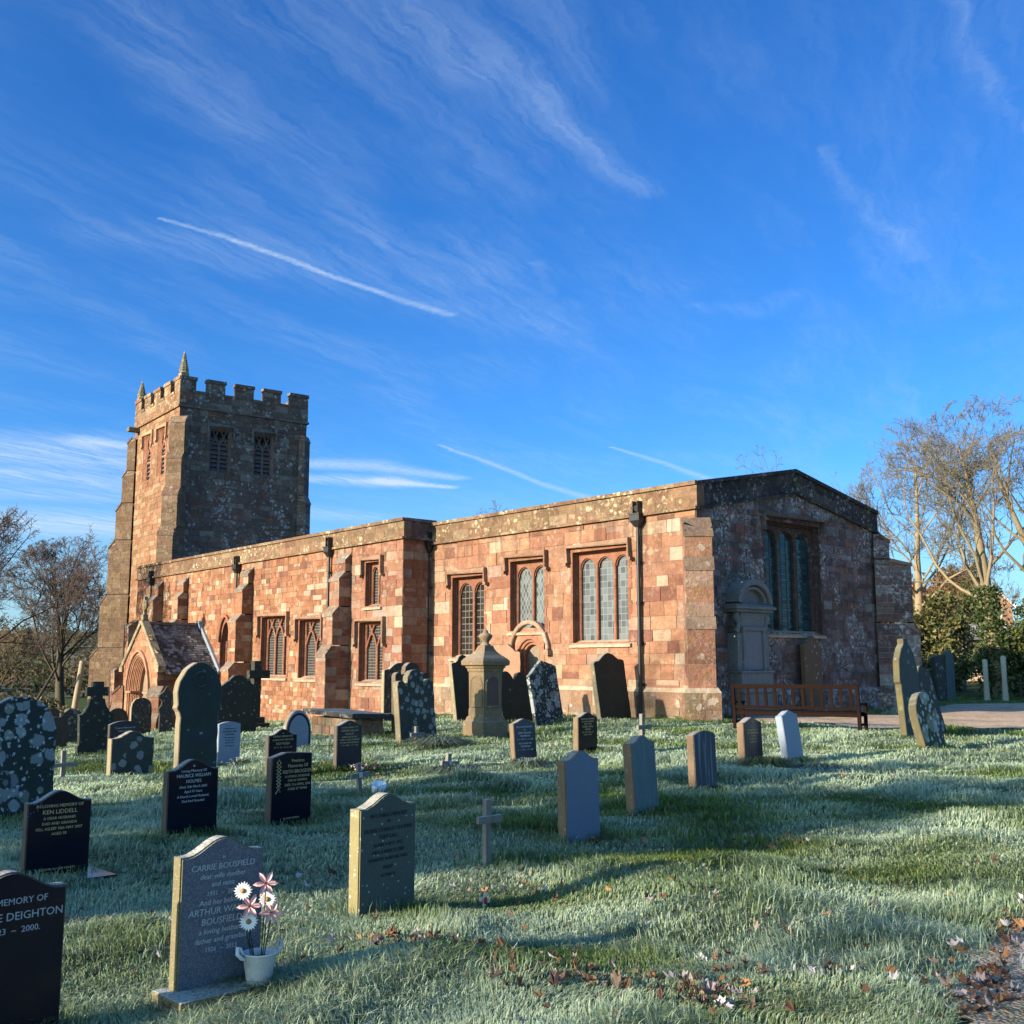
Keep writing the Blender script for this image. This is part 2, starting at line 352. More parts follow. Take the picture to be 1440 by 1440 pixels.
M = {}
M['sand'] = masonry_mat('red_sandstone', lich=0.42, lich_col=(0.42, 0.32, 0.22), lich_scale=3.5, dark=0.5, dark_col=(0.12, 0.055, 0.035), stain=0.65)
M['plinth'] = masonry_mat('lichened_sandstone', lich=0.85, lich_col=(0.38, 0.33, 0.26), lich_scale=4.0, dark=0.3, ochre=0.35, green=0.35)
M['parapet'] = masonry_mat('parapet_stone', lich=0.9, lich_col=(0.44, 0.38, 0.24), lich_scale=5.5, dark=0.75, ochre=0.22, green=0.3, dark_col=(0.07, 0.05, 0.035))
M['rubble'] = masonry_mat('dark_lichened_rubble', lich=1.0, lich_col=(0.40, 0.43, 0.43), lich_scale=6.5, dark=0.6, green=0.12, fine_t=0.49)  # darker lichened stone for the east and north walls
M['rubblecap'] = masonry_mat('near_black_coping', lich=0.6, lich_col=(0.30, 0.33, 0.31), lich_scale=6.0, dark=0.5, green=0.3, dark_col=(0.012, 0.012, 0.014), fine_t=0.56)  # near-black stone for the east parapet
M['towerdark'] = masonry_mat('weathered_dark_tower_stone', lich=0.9, lich_col=(0.33, 0.36, 0.34), lich_scale=4.6, dark=0.45, green=0.25, fine_t=0.55)  # darker stone for the tower's east, north and west sides
M['towerbuff'] = masonry_mat('buff_tower_stone', lich=0.35, lich_col=(0.42, 0.33, 0.22), lich_scale=3.2, dark=0.35, ochre=0.2, dark_col=(0.10, 0.06, 0.04))
M['towerbut'] = masonry_mat('brown_buttress_stone', lich=0.4, lich_col=(0.33, 0.29, 0.21), lich_scale=3.2, dark=0.4, ochre=0.22, green=0.25, dark_col=(0.05, 0.04, 0.03))
M['dress'] = masonry_mat('dressed_red_sandstone', lich=0.12, lich_col=(0.6, 0.48, 0.35), dark=0.25, dark_col=(0.10, 0.045, 0.03))
M['dresseast'] = masonry_mat('dark_dressed_stone', lich=0.25, lich_col=(0.35, 0.36, 0.35), dark=0.4)
M['cap'] = masonry_mat('weathering_slab', lich=0.35, lich_col=(0.5, 0.48, 0.42), dark=0.35, ochre=0.15)
M['iron'] = plain('black_painted_iron', (0.012, 0.012, 0.014), 0.45, 0.0, 0.5, 12, 0.4, 0.2)
M['glass_dia'] = glass_mat('diamond_leaded_glass', ('diamond', 0.17, 0.30), (0.19, 0.20, 0.20), (0.05, 0.06, 0.06), 0.06, 0.35)
M['glass_rect'] = glass_mat('square_leaded_glass', ('rect', 0.20, 0.215), (0.16, 0.17, 0.17), (0.05, 0.06, 0.065), 0.055, 0.35)
M['glass_small'] = glass_mat('small_leaded_glass', ('rect', 0.105, 0.115), (0.13, 0.125, 0.115), (0.012, 0.012, 0.012), 0.10, 0.1)
M['glass_dark'] = glass_mat('dark_leaded_glass', ('rect', 0.22, 0.24), (0.11, 0.10, 0.085), (0.012, 0.010, 0.009), 0.07, 0.05)
M['glass_east'] = glass_mat('green_stained_glass', ('rect', 0.30, 0.09), (0.02, 0.03, 0.032), (0.010, 0.030, 0.034), 0.09, 0.0, 0.18)
M['slate'] = masonry_mat('lichened_stone_slate', lich=0.9, lich_col=(0.30, 0.285, 0.275), lich_scale=9.0, dark=0.2, fine_t=0.46)
M['wood_door'] = plain('grey_oak', (0.20, 0.16, 0.11), 0.8, 0, 0.3, 9, 0.4, 0.2)
M['lead'] = plain('lead_sheet', (0.22, 0.25, 0.28), 0.55, 0.0, 0.4, 3, 0.25)
M['louvre'] = plain('slate_louvre', (0.10, 0.095, 0.095), 0.8, 0, 0.3, 6, 0.4, 0.2)
M['dark'] = plain('unlit_interior', (0.01, 0.01, 0.011), 0.95)

# ------------------------------------------------------------------ masonry
def jitter(c, rng, a=0.10):
    k = 1+rng.uniform(-a, a); return (c[0]*k*(1+rng.uniform(-.04, .04)), c[1]*k*(1+rng.uniform(-.04, .04)), c[2]*k*(1+rng.uniform(-.05, .05)))
def pal(*items):
    ws = [w for w, c in items]; cs = [c for w, c in items]
    return lambda rng: jitter(rng.choices(cs, ws)[0], rng)
PAL_SAND = pal((5, (0.289, 0.152, 0.092)), (3, (0.259, 0.125, 0.074)), (2.4, (0.315, 0.184, 0.116)), (1.2, (0.371, 0.269, 0.184)), (0.7, (0.208, 0.094, 0.058)), (1.6, (0.276, 0.184, 0.133)), (0.6, (0.310, 0.174, 0.097)), (0.8, (0.40, 0.31, 0.225)), (0.9, (0.165, 0.075, 0.052)))
PAL_AISLE = pal((5, (0.296, 0.141, 0.073)), (3.5, (0.264, 0.110, 0.055)), (1.6, (0.330, 0.193, 0.114)), (1.0, (0.404, 0.311, 0.209)), (0.9, (0.206, 0.085, 0.049)), (0.8, (0.40, 0.31, 0.225)), (0.9, (0.165, 0.075, 0.052)))
PAL_PINK = pal((4, (0.263, 0.135, 0.087)), (2.4, (0.222, 0.098, 0.061)), (2, (0.303, 0.197, 0.140)), (1.5, (0.270, 0.216, 0.178)), (1, (0.181, 0.074, 0.046)), (0.8, (0.40, 0.31, 0.225)), (0.9, (0.165, 0.075, 0.052)))
PAL_PLINTH = pal((3, (0.250, 0.166, 0.112)), (2, (0.218, 0.129, 0.082)), (1, (0.296, 0.242, 0.187)), (1, (0.187, 0.129, 0.090)))
PAL_PARA = pal((3, (0.202, 0.120, 0.071)), (2, (0.175, 0.103, 0.060)), (1, (0.248, 0.170, 0.106)), (1, (0.166, 0.085, 0.053)))
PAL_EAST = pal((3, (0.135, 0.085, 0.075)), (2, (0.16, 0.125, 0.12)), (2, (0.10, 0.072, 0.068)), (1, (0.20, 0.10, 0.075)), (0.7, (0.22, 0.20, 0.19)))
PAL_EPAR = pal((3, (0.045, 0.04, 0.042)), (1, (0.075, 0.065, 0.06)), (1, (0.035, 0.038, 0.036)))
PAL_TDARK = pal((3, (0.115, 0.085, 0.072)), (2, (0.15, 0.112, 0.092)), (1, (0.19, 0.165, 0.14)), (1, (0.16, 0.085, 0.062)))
PAL_TBUFF = pal((4, (0.242, 0.132, 0.075)), (2.4, (0.211, 0.106, 0.058)), (2, (0.296, 0.193, 0.116)), (0.8, (0.234, 0.098, 0.052)))
PAL_TBUT = pal((3, (0.166, 0.107, 0.068)), (2, (0.145, 0.092, 0.059)), (1, (0.196, 0.136, 0.090)))
PAL_CAP = pal((2, (0.224, 0.171, 0.127)), (1, (0.184, 0.128, 0.092)))

def sub_rect(rects, h):
    a0, a1, b0, b1 = h; out = []
    for (u0, u1, z0, z1) in rects:
        if a0 >= u1 or a1 <= u0 or b0 >= z1 or b1 <= z0: out.append((u0, u1, z0, z1)); continue
        if a0 > u0: out.append((u0, a0, z0, z1))
        if a1 < u1: out.append((a1, u1, z0, z1))
        m0, m1 = max(u0, a0), min(u1, a1)
        if b0 > z0: out.append((m0, m1, z0, b0))
        if b1 < z1: out.append((m0, m1, b1, z1))
    return out
def block(mb, fr, u0, u1, z0, z1, n, col, joint=0.006, top=None, back=0.03, m=0, bot=None):
    u0 += joint; u1 -= joint; z0 += joint; z1 -= joint
    if u1-u0 < 0.02 or z1-z0 < 0.02: return
    za = min(z1, top(u0)-joint) if top else z1; zb = min(z1, top(u1)-joint) if top else z1
    if za <= z0+0.01 and zb <= z0+0.01: return
    za = max(za, z0+0.002); zb = max(zb, z0+0.002)
    q = [random.uniform(-0.006, 0.006) for _ in range(4)] if (u1-u0) > 0.12 else [0]*4
    F = [fr(u0, n+q[0], z0), fr(u1, n+q[1], z0), fr(u1, n+q[2], zb), fr(u0, n+q[3], za)]
    B = [fr(u0, n-back, z0), fr(u1, n-back, z0), fr(u1, n-back, zb), fr(u0, n-back, za)]
    mb.add(F+B, [(0, 1, 2, 3), (4, 5, 1, 0), (5, 6, 2, 1), (6, 7, 3, 2), (7, 4, 0, 3)], col, m)
def masonry(mb, fr, u0, u1, z0, z1, palf, rng, ch=(0.22, 0.34), bl=(0.3, 0.75), top=None, holes=(), proud=0.020, joint=0.007, m=0, n0=0.0):
    z = z0
    while z < z1-0.03:
        h = rng.uniform(*ch)
        if z+h > z1-ch[0]*0.6: h = z1-z
        u = u0
        while u < u1-0.03:
            w = rng.uniform(*bl)
            if u+w > u1-bl[0]*0.6: w = u1-u
            parts = [(u, u+w, z, z+h)]
            if w > 0.5 and rng.random() < 0.12: parts = [(u, u+w, z, z+h*0.5), (u, u+w, z+h*0.5, z+h)]
            for pr in parts:
                rs = [pr]
                for hl in holes: rs = sub_rect(rs, hl)
                for q in rs: block(mb, fr, *q, n0+rng.uniform(0, proud), palf(rng), joint, top, 0.03, m)
            u += w
        z += h
def core(mb, fr, u0, u1, z0, z1, col=(0.33, 0.27, 0.21), holes=(), top=None, n=-0.004, extra=(), m=0):
    us = sorted({u0, u1, *[h[0] for h in holes], *[h[1] for h in holes], *extra}); zs = sorted({z0, z1, *[h[2] for h in holes], *[h[3] for h in holes]})
    us = [u for u in us if u0-1e-6 <= u <= u1+1e-6]; zs = [z for z in zs if z0-1e-6 <= z <= z1+1e-6]
    for a, b in zip(us[:-1], us[1:]):
        for c, d in zip(zs[:-1], zs[1:]):
            if any(h[0] <= (a+b)/2 <= h[1] and h[2] <= (c+d)/2 <= h[3] for h in holes): continue
            da = min(d, top(a)) if top else d; db = min(d, top(b)) if top else d
            if da <= c and db <= c: continue
            mb.quad(fr(a, n, c), fr(b, n, c), fr(b, n, max(db, c)), fr(a, n, max(da, c)), col, m)
def wall(mb, fr, u0, u1, z0, z1, palf, rng, holes=(), top=None, extra=(), mort=(0.22, 0.14, 0.095), **k):
    core(mb, fr, u0, u1, z0, z1, mort, holes, top, extra=extra); masonry(mb, fr, u0, u1, z0, z1, palf, rng, top=top, holes=holes, **k)

def bar(mb, fr, pts, hw, n0, n1, col, m=0, closed=False):
    """flat polyline pts (u,z) swept with a rectangular section: half width hw in the wall plane, from n1 (back) to n0 (front)"""
    n = len(pts); L = []; Rr = []
    for i in range(n):
        a = pts[max(i-1, 0)]; b = pts[min(i+1, n-1)]
        d = Vector((b[0]-a[0], b[1]-a[1])); d = d.normalized() if d.length > 1e-9 else Vector((1, 0))
        q = Vector((-d.y, d.x))*hw
        if 0 < i < n-1:
            d1 = (Vector(pts[i])-Vector(pts[i-1])).normalized(); q = q/max(0.45, d1.dot(d))
        L.append((pts[i][0]+q.x, pts[i][1]+q.y)); Rr.append((pts[i][0]-q.x, pts[i][1]-q.y))
    ch = min(hw*0.45, 0.025)
    vs = []
    for i in range(n):
        l, r = L[i], Rr[i]; c = pts[i]; k = 1-ch/hw
        li = (c[0]+(l[0]-c[0])*k, c[1]+(l[1]-c[1])*k); ri = (c[0]+(r[0]-c[0])*k, c[1]+(r[1]-c[1])*k)
        vs += [fr(l[0], n1, l[1]), fr(l[0], n0-ch, l[1]), fr(li[0], n0, li[1]), fr(ri[0], n0, ri[1]), fr(r[0], n0-ch, r[1]), fr(r[0], n1, r[1])]
    fs = [(i*6+j, i*6+j+1, (i+1)*6+j+1, (i+1)*6+j) for i in range(n-1) for j in range(5)]
    mb.add(vs, fs, col, m)
    mb.add(vs[:6], [(0, 1, 2, 3, 4, 5)], col, m); mb.add(vs[-6:], [(5, 4, 3, 2, 1, 0)], col, m)
def arc(cu, cz, r, a0, a1, n=16, rz=None):
    rz = rz or r
    return [(cu+r*math.cos(a0+(a1-a0)*i/n), cz+rz*math.sin(a0+(a1-a0)*i/n)) for i in range(n+1)]
def pointed(ua, ub, zs, zt, n=10):
    """outline of a pointed arch from (ua,zs) over the apex to (ub,zs)"""
    c = (ua+ub)/2; w = (ub-ua)/2; h = zt-zs; P = []
    for i in range(n+1):
        s = i/n; P.append((ua + w*(1-math.cos(s*math.pi/2))**0.85*1.0, zs+h*math.sin(s*math.pi/2)**0.95))
    P = [(ua+w*(i/n)**1.6, zs+h*(1-(1-i/n)**1.75)) for i in range(n+1)]
    return P+[(2*c-u, z) for u, z in P[-2::-1]]

def jamb_loops(mb, fr, ua, ub, za, zb, loops, col, m=0):
    """rectangular splayed and moulded reveal: loops = [(inset, n)...]"""
    pr = None
    for ins, n in loops:
        q = [fr(ua+ins, n, za+ins*0.6), fr(ub-ins, n, za+ins*0.6), fr(ub-ins, n, zb-ins), fr(ua+ins, n, zb-ins)]
        if pr: mb.add(pr+q, [(0, 1, 5, 4), (1, 2, 6, 5), (2, 3, 7, 6), (3, 0, 4, 7)], col, m)
        pr = q
def hood(mb, fr, ua, ub, z, drop, col, stop=True, depth=0.19, w=0.045):
    bar(mb, fr, [(ua, z-drop), (ua, z), (ub, z), (ub, z-drop)], w, depth, -0.02, col)
    if stop:
        for u, s in ((ua, -1), (ub, 1)): mb.box(fr, (u-0.07+s*0.07, -0.02, z-drop-0.10), (u+0.07+s*0.07, depth+0.02, z-drop-0.002), col)

def window(church, fr, ua, ub, za, zb, lights, style, glass, rng, depth=0.34, red=(0.22, 0.095, 0.058), hoodz=None, drop=0.5, hood_ext=0.14, mat='dress', mull=0.11, hood_stop=True):
    mb = MB(); col = red
    loops = [(0.0, 0.02), (0.0, -0.15), (0.03, -0.155), (0.03, -0.25), (0.065, -0.255), (0.10, -0.30), (0.10, -0.42)]
    jamb_loops(mb, fr, ua, ub, za, zb, loops, col)
    # flat surround stones, long and short
    z = za
    while z < zb-0.05:
        h = min(rng.uniform(0.3, 0.5), zb-z)
        for s, u in ((-1, ua), (1, ub)):
            w = rng.choice((0.10, 0.17))
            a, b = (u-w, u) if s < 0 else (u, u+w)
            block(mb, fr, a, b, z, z+h, 0.018+rng.uniform(0, .004), jitter(col, rng, 0.12), 0.003)
        z += h
    block(mb, fr, ua-0.2, ub+0.2, zb, zb+0.16, 0.019, jitter(col, rng), 0.002)
    mb.add([fr(ua-0.12, 0.10, za-0.16), fr(ub+0.12, 0.10, za-0.16), fr(ub+0.12, 0.10, za-0.08), fr(ua-0.12, 0.10, za-0.08), fr(ua-0.12, -0.27, za+0.08), fr(ub+0.12, -0.27, za+0.08), fr(ua-0.12, -0.02, za-0.16), fr(ub+0.12, -0.02, za-0.16)],
           [(0, 1, 2, 3), (3, 2, 5, 4), (6, 7, 1, 0), (0, 3, 4, 6), (1, 7, 5, 2)], (0.40, 0.30, 0.21))
    A, B, ZB = ua+0.10, ub-0.10, zb-0.10; W = B-A
    lw = (W-(lights-1)*mull)/lights; nf, nb = -0.25, -0.40
    xs = [A+i*(lw+mull) for i in range(lights)]
    if style == 'round':
        zs = ZB-lw*0.62
        for i, a in enumerate(xs):
            b = a+lw
            for ins, n0, n1, up in ((0.0, nf, nf-0.05, 0.0), (0.035, nf-0.05, nb, 0.0)):
                pts = arc((a+b)/2, zs, lw/2-ins, math.pi, 0, 14, (lw/2-ins)*0.98)
                top = ZB+0.0
                aa = a-mull/2 if ins == 0 else a; bb = b+mull/2 if ins == 0 else b
                if i == 0: aa = a
                if i == lights-1: bb = b
                prev = (aa, zs)
                line = [(aa, zs)]+pts+[(bb, zs)]
                for (p, q) in zip(line[:-1], line[1:]):
                    mb.quad(fr(p[0], n0, p[1]), fr(q[0], n0, q[1]), fr(q[0], n0, top), fr(p[0], n0, top), col)
                for (p, q) in zip(pts[:-1], pts[1:]):
                    mb.quad(fr(p[0], n0, p[1]), fr(q[0], n0, q[1]), fr(q[0], n1, q[1]), fr(p[0], n1, p[1]), col)
            if i: bar(mb, fr, [(a-mull/2, za+0.02), (a-mull/2, zs+0.02)], mull/2, nf+0.001, nb, col)
    elif style == 'tracery':
        hz = min(lw*1.25, (ZB-za)*0.4); zs = ZB-hz
        bw = 0.045
        for i in range(1, lights):
            c = xs[i]-mull/2
            bar(mb, fr, [(c, za+0.02), (c, zs+0.01)], mull/2, nf, nb, col)
        cs = [A-0.01]+[xs[i]-mull/2 for i in range(1, lights)]+[B+0.01]
        for i in range(lights):                                          # ogee heads that run on into the tracery
            a, b = cs[i], cs[i+1]; c = (a+b)/2
            P = [(a+(c-a)*f, zs+hz*0.62*(math.sin(f*math.pi/2)**1.1)) for f in (0, .2, .4, .6, .8, 1)]
            bar(mb, fr, P, bw, nf-0.004, nb, col); bar(mb, fr, [(2*c-u, z) for u, z in P], bw, nf-0.006, nb, col)
            bar(mb, fr, [(c, zs+hz*0.58), (c-(c-a)*0.12, zs+hz*0.8), (c-(c-a)*0.45, ZB+0.01)], bw*0.9, nf-0.008, nb, col)
            bar(mb, fr, [(c, zs+hz*0.58), (c+(c-a)*0.12, zs+hz*0.8), (c+(c-a)*0.45, ZB+0.01)], bw*0.9, nf-0.010, nb, col)
    elif style == 'lancet':
        zs = ZB-W*0.95
        pts = pointed(A, B, zs, ZB, 9)
        for (p, q) in zip(pts[:-1], pts[1:]):
            mb.quad(fr(p[0], 0.012, p[1]), fr(q[0], 0.012, q[1]), fr(q[0], 0.012, zb), fr(p[0], 0.012, zb), col)
            mb.quad(fr(p[0], 0.012, p[1]), fr(q[0], 0.012, q[1]), fr(q[0], nb, q[1]), fr(p[0], nb, p[1]), col)
        bar(mb, fr, [((A+B)/2, za), ((A+B)/2, ZB)], 0.05, nf, nb, col)
    w = mb.build('window', M[mat], church)
    g = MB(); g.quad(fr(A-0.02, nb+0.03, za), fr(B+0.02, nb+0.03, za), fr(B+0.02, nb+0.03, ZB+0.02), fr(A-0.02, nb+0.03, ZB+0.02), (0, 0, 0)); g.build('glazing', M[glass], w)
    if hoodz is not None:
        h = MB()
        if style == 'lancet': bar(h, fr, pointed(ua-0.08, ub+0.08, zs-0.05, hoodz, 9), 0.07, 0.14, -0.02, jitter(col, rng))
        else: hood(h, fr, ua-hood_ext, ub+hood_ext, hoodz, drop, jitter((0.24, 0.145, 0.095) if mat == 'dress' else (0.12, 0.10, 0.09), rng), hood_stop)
        h.build('hood_mould', M['dress' if mat == 'dress' else 'dresseast'], w)
    return w

def buttress(church, fr, u0, u1, stages, zb, palf, rng, matm='sand', capcol=PAL_CAP, n_in=-0.05, slope=1.25, ch=(0.26, 0.42), name='buttress'):
    """stages from the top: [(z at the wall, z at the front edge, n of the front)...], each with a sloping weathering slab"""
    mb = MB(); capl = []; prev_n = 0.0
    for i, (zt, zf, n) in enumerate(stages):
        zlow = stages[i+1][0] if i+1 < len(stages) else zb
        z = zlow; ff = fr.shift(0, n, 0)
        core(mb, ff, u0, u1, zlow, zf-0.06, (0.33, 0.26, 0.20), n=-0.006)
        masonry(mb, ff, u0, u1, zlow, zf-0.06, palf, rng, ch, (u1-u0-0.06, u1-u0) if rng.random() < .5 else (0.3, 0.6), proud=0.006)
        topz = lambda q, prev_n=prev_n, n=n, zt=zt, zf=zf: zt-0.05 if q <= prev_n+1e-6 else zt-0.05+(zf-zt)*(q-prev_n)/max(1e-6, n-prev_n)
        for s, u in ((-1, u0), (1, u1)):
            sf = Frame(fr(u, 0, 0), fr.N, fr.U*s)
            core(mb, sf, n_in, n, zlow, zt, (0.33, 0.26, 0.20), top=topz, extra=(max(prev_n, n_in+0.01),), n=-0.006)
            masonry(mb, sf, n_in, n-0.001, zlow, zt, palf, rng, ch, (0.35, 0.7), top=topz, proud=0.004)
        e = 0.035; th = 0.11; c = capcol(rng)
        a = [(u0-e, prev_n, zt-th), (u1+e, prev_n, zt-th), (u1+e, n+e, zf-th), (u0-e, n+e, zf-th), (u0-e, prev_n, zt), (u1+e, prev_n, zt), (u1+e, n+e, zf), (u0-e, n+e, zf)]
        caps = MB(); capl.append(caps); caps.add([fr(*q) for q in a], [(4, 5, 6, 7), (3, 2, 1, 0), (0, 1, 5, 4), (1, 2, 6, 5), (2, 3, 7, 6), (3, 0, 4, 7)], c)
        prev_n = n
    b = mb.build(name, M[matm], church)
    for caps in capl: caps.build('weathering', M['cap'], b)
    return b

def parapet(church, fr, u0, u1, zs, zt, palf, rng, mat='parapet', top=None, ends=True, extra=()):
    """string course, two courses of big stones and a coping"""
    mb = MB(); f2 = fr.shift(0, 0.05, 0); dz = zt-zs
    tp = top or (lambda u: zt)
    off = lambda d: (lambda u: tp(u)-d)
    lowr = lambda u: tp(u)-dz
    us = sorted({u0, u1, *extra})
    def strip(n0, n1, d0, d1, lo, hi, m=0, bl=(0.7, 1.3), joint=0.003):
        for a, b in zip(us[:-1], us[1:]):
            u = a
            while u < b-0.02:
                w = rng.uniform(*bl)
                if u+w > b-0.4: w = b-u
                c = palf(rng); j = rng.uniform(0, 0.008); n0j = n0+j
                g = 0.004
                P = [fr(q, nn, tp(q)-d) for d in (d0, d1) for nn in (n1, n0j) for q in (u+g, u+w-g)]
                mb.add(P, [(0, 1, 3, 2), (4, 6, 7, 5), (2, 3, 7, 6), (0, 4, 5, 1), (0, 2, 6, 4), (1, 5, 7, 3)], c, m)
                u += w
    strip(0.13, -0.30, dz+0.0, dz-0.085, 0, 0)                # string course
    strip(0.045, -0.30, dz-0.09, dz*0.50, 0, 0, bl=(0.6, 1.1))
    strip(0.045, -0.30, dz*0.50, 0.13, 0, 0, bl=(0.7, 1.3))
    strip(0.12, -0.36, 0.12, 0.0, 0, 0, bl=(0.8, 1.5))       # coping
    return mb.build('parapet', M[mat], church)

def downpipe(church, fr, u, z0, z1, nn=0.13, foot=True):
    p = MB(); r = 0.058
    p.tube([fr(u, nn, z0), fr(u, nn, z0+0.55), fr(u, nn, z1-0.5)], r, 10)
    for z in np.arange(z0+1.0, z1-0.6, 1.25): p.tube([fr(u, nn, z-0.06), fr(u, nn, z+0.06)], r*1.35, 10)
    for z in np.arange(z0+1.0, z1-0.6, 1.25): p.box(fr, (u-0.14, -0.03, z-0.035), (u+0.14, 0.03, z+0.035))
    if foot: p.tube([fr(u, nn, z0+0.85), fr(u+0.05, nn+0.03, z0+0.6), fr(u+0.05, nn+0.03, z0+0.02)], r*1.1, 10); p.tube([fr(u+0.05, nn+0.03, z0+0.55), fr(u+0.05, nn+0.03, z0+0.68)], r*1.5, 10)
    o = p.build('downpipe', M['iron'], church)
    h = MB()
    h.box(fr, (u-0.20, 0.0, z1-0.36), (u+0.20, 0.30, z1-0.14)); h.box(fr, (u-0.22, 0.0, z1-0.17), (u+0.22, 0.32, z1-0.132))
    a = [(u-0.20, 0.02, z1-0.36), (u+0.20, 0.02, z1-0.36), (u+0.20, 0.3, z1-0.36), (u-0.20, 0.3, z1-0.36), (u-0.07, 0.06, z1-0.56), (u+0.07, 0.06, z1-0.56), (u+0.07, 0.20, z1-0.56), (u-0.07, 0.20, z1-0.56)]
    h.add([fr(*q) for q in a], [(0, 1, 5, 4), (1, 2, 6, 5), (2, 3, 7, 6), (3, 0, 4, 7)])
    # open chute from the parapet spout
    for s in (-1, 1): h.box(fr, (u+s*0.10-0.012, 0.0, z1-0.13), (u+s*0.10+0.012, 0.26, z1+0.26))
    h.tube([fr(u, 0.02, z1+0.06), fr(u, 0.22, z1+0.02)], 0.095, 12)
    h.build('hopper', M['iron'], o)
    return o

# ------------------------------------------------------------------ the church
def build_church():
    rng = random.Random(11); random.seed(4)
    ch = empty('church', (0, 0, 0))
    tag(ch, 'long red sandstone church with a battlemented west tower, buttressed aisle and gabled porch', 'church')
    part = lambda mb, name, mat, parent=ch: mb.build(name, M[mat], parent)
    # ---- chancel, south side (u runs west from the south-east corner)
    S = Frame((-20.46, 25.11, 0), (-1, 0, 0), (0, -1, 0))
    LEN = 13.4
    W3 = (2.76, 5.24, 2.32, 5.30); W2 = (6.62, 8.40, 2.78, 5.22); W1 = (9.85, 11.72, 1.90, 4.85); DR = (6.62, 8.20, -0.5, 2.85)
    holes = [W3, W2, W1, DR]
    mb = MB(); wall(mb, S, 0.0, LEN, 0.8, 6.25, PAL_SAND, rng, holes, bl=(0.38, 1.05), ch=(0.26, 0.46)); part(mb, 'chancel_wall', 'sand')
    mb = MB(); P_ = S.shift(0, 0.11, 0); wall(mb, P_, -0.1, LEN, -0.6, 0.80, PAL_PLINTH, rng, [DR], bl=(0.45, 1.0), ch=(0.36, 0.5), proud=0.02)
    for a, b in ((-0.1, 6.62), (8.20, LEN)): mb.add([S(a, 0.125, 0.79), S(b, 0.125, 0.79), S(b, -0.01, 0.93), S(a, -0.01, 0.93)], [(0, 1, 2, 3)], (0.44, 0.34, 0.24))
    part(mb, 'plinth', 'plinth')
    parapet(ch, S, -0.11, LEN-0.4, 6.20, 7.06, PAL_PARA, rng)
    window(ch, S, *W3, 3, 'round', 'glass_rect', rng, hoodz=5.48, drop=0.52)
    window(ch, S, *W2, 2, 'round', 'glass_dia', rng, hoodz=5.40, drop=0.50)
    window(ch, S, *W1, 2, 'round', 'glass_dark', rng, hoodz=5.02, drop=0.45)
    # priest's door: round arch of two orders
    d = MB(); cu, cz = 7.41, 1.86; red = (0.29, 0.135, 0.083)
    for r, n0, n1, hw in ((0.70, 0.025, -0.2, 0.09), (0.57, -0.06, -0.3, 0.06), (0.48, -0.14, -0.36, 0.05)):
        bar(d, S, [(cu+r, -0.5)]+arc(cu, cz, r, 0, math.pi, 20)+[(cu-r, -0.5)], hw, n0, n1, jitter(red, rng))
    for (p, q) in zip(arc(cu, cz, 0.74, 0, math.pi, 20)[:-1], arc(cu, cz, 0.74, 0, math.pi, 20)[1:]):
        d.quad(S(p[0], 0.008, p[1]), S(q[0], 0.008, q[1]), S(q[0], 0.008, 2.86), S(p[0], 0.008, 2.86), jitter((0.33, 0.18, 0.11), rng))
    do = part(d, 'doorway', 'dress')
    d = MB(); d.quad(S(6.8, -0.33, -0.5), S(8.05, -0.33, -0.5), S(8.05, -0.33, 2.5), S(6.8, -0.33, 2.5))
    for k in range(7): d.box(S, (6.9+k*0.155, -0.33, -0.4), (6.9+k*0.155+0.148, -0.30-0.004*(k % 2), 2.42))
    part(d, 'door', 'wood_door', do)
    d = MB(); bar(d, S, arc(cu-0.06, 1.98, 0.97, R(8), R(172), 24, 1.08), 0.075, 0.15, -0.02, (0.30, 0.21, 0.15))
    for u in (cu-0.06-0.97, cu-0.06+0.97): d.box(S, (u-0.11, -0.01, 1.92), (u+0.11, 0.21, 2.11), (0.3, 0.2, 0.14))
    part(d, 'hood_mould', 'cap', do)
    downpipe(ch, S, 2.20, 0.0, 6.42)
    downpipe(ch, S, LEN-0.28, -0.2, 6.45, 0.13, False)
    # ---- east wall
    E = Frame((-20.46, 25.11, 0), (0, 1, 0), (1, 0, 0)); EW = 10.07; AP = 5.10
    slope = lambda z0: (lambda u: z0+(8.02-7.06)*(1-abs(u-AP)/AP))
    W = (3.40, 6.42, 2.62, 6.18)
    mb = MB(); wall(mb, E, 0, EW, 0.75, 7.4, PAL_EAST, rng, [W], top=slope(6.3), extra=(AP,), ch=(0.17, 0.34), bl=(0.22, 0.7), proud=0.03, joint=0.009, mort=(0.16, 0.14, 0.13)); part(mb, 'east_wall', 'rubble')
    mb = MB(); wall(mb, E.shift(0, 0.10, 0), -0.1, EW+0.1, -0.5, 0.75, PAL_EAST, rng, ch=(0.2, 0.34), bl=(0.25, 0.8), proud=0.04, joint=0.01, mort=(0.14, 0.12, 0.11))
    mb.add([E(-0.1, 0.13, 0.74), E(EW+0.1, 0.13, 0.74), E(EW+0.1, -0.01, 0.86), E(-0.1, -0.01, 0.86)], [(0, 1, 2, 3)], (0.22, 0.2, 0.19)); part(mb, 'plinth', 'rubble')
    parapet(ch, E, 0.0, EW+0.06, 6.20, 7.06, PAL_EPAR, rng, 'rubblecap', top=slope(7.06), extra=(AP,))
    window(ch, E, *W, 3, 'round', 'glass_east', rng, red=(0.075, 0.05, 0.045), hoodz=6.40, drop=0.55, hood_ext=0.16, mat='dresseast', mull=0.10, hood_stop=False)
    # lower masonry panel under the window, flush and darker-jointed
    # ---- diagonal buttresses at the east corners
    q = math.sqrt(0.5)
    D1 = Frame((-20.46, 25.11, 0), (-q, -q, 0), (q, -q, 0))
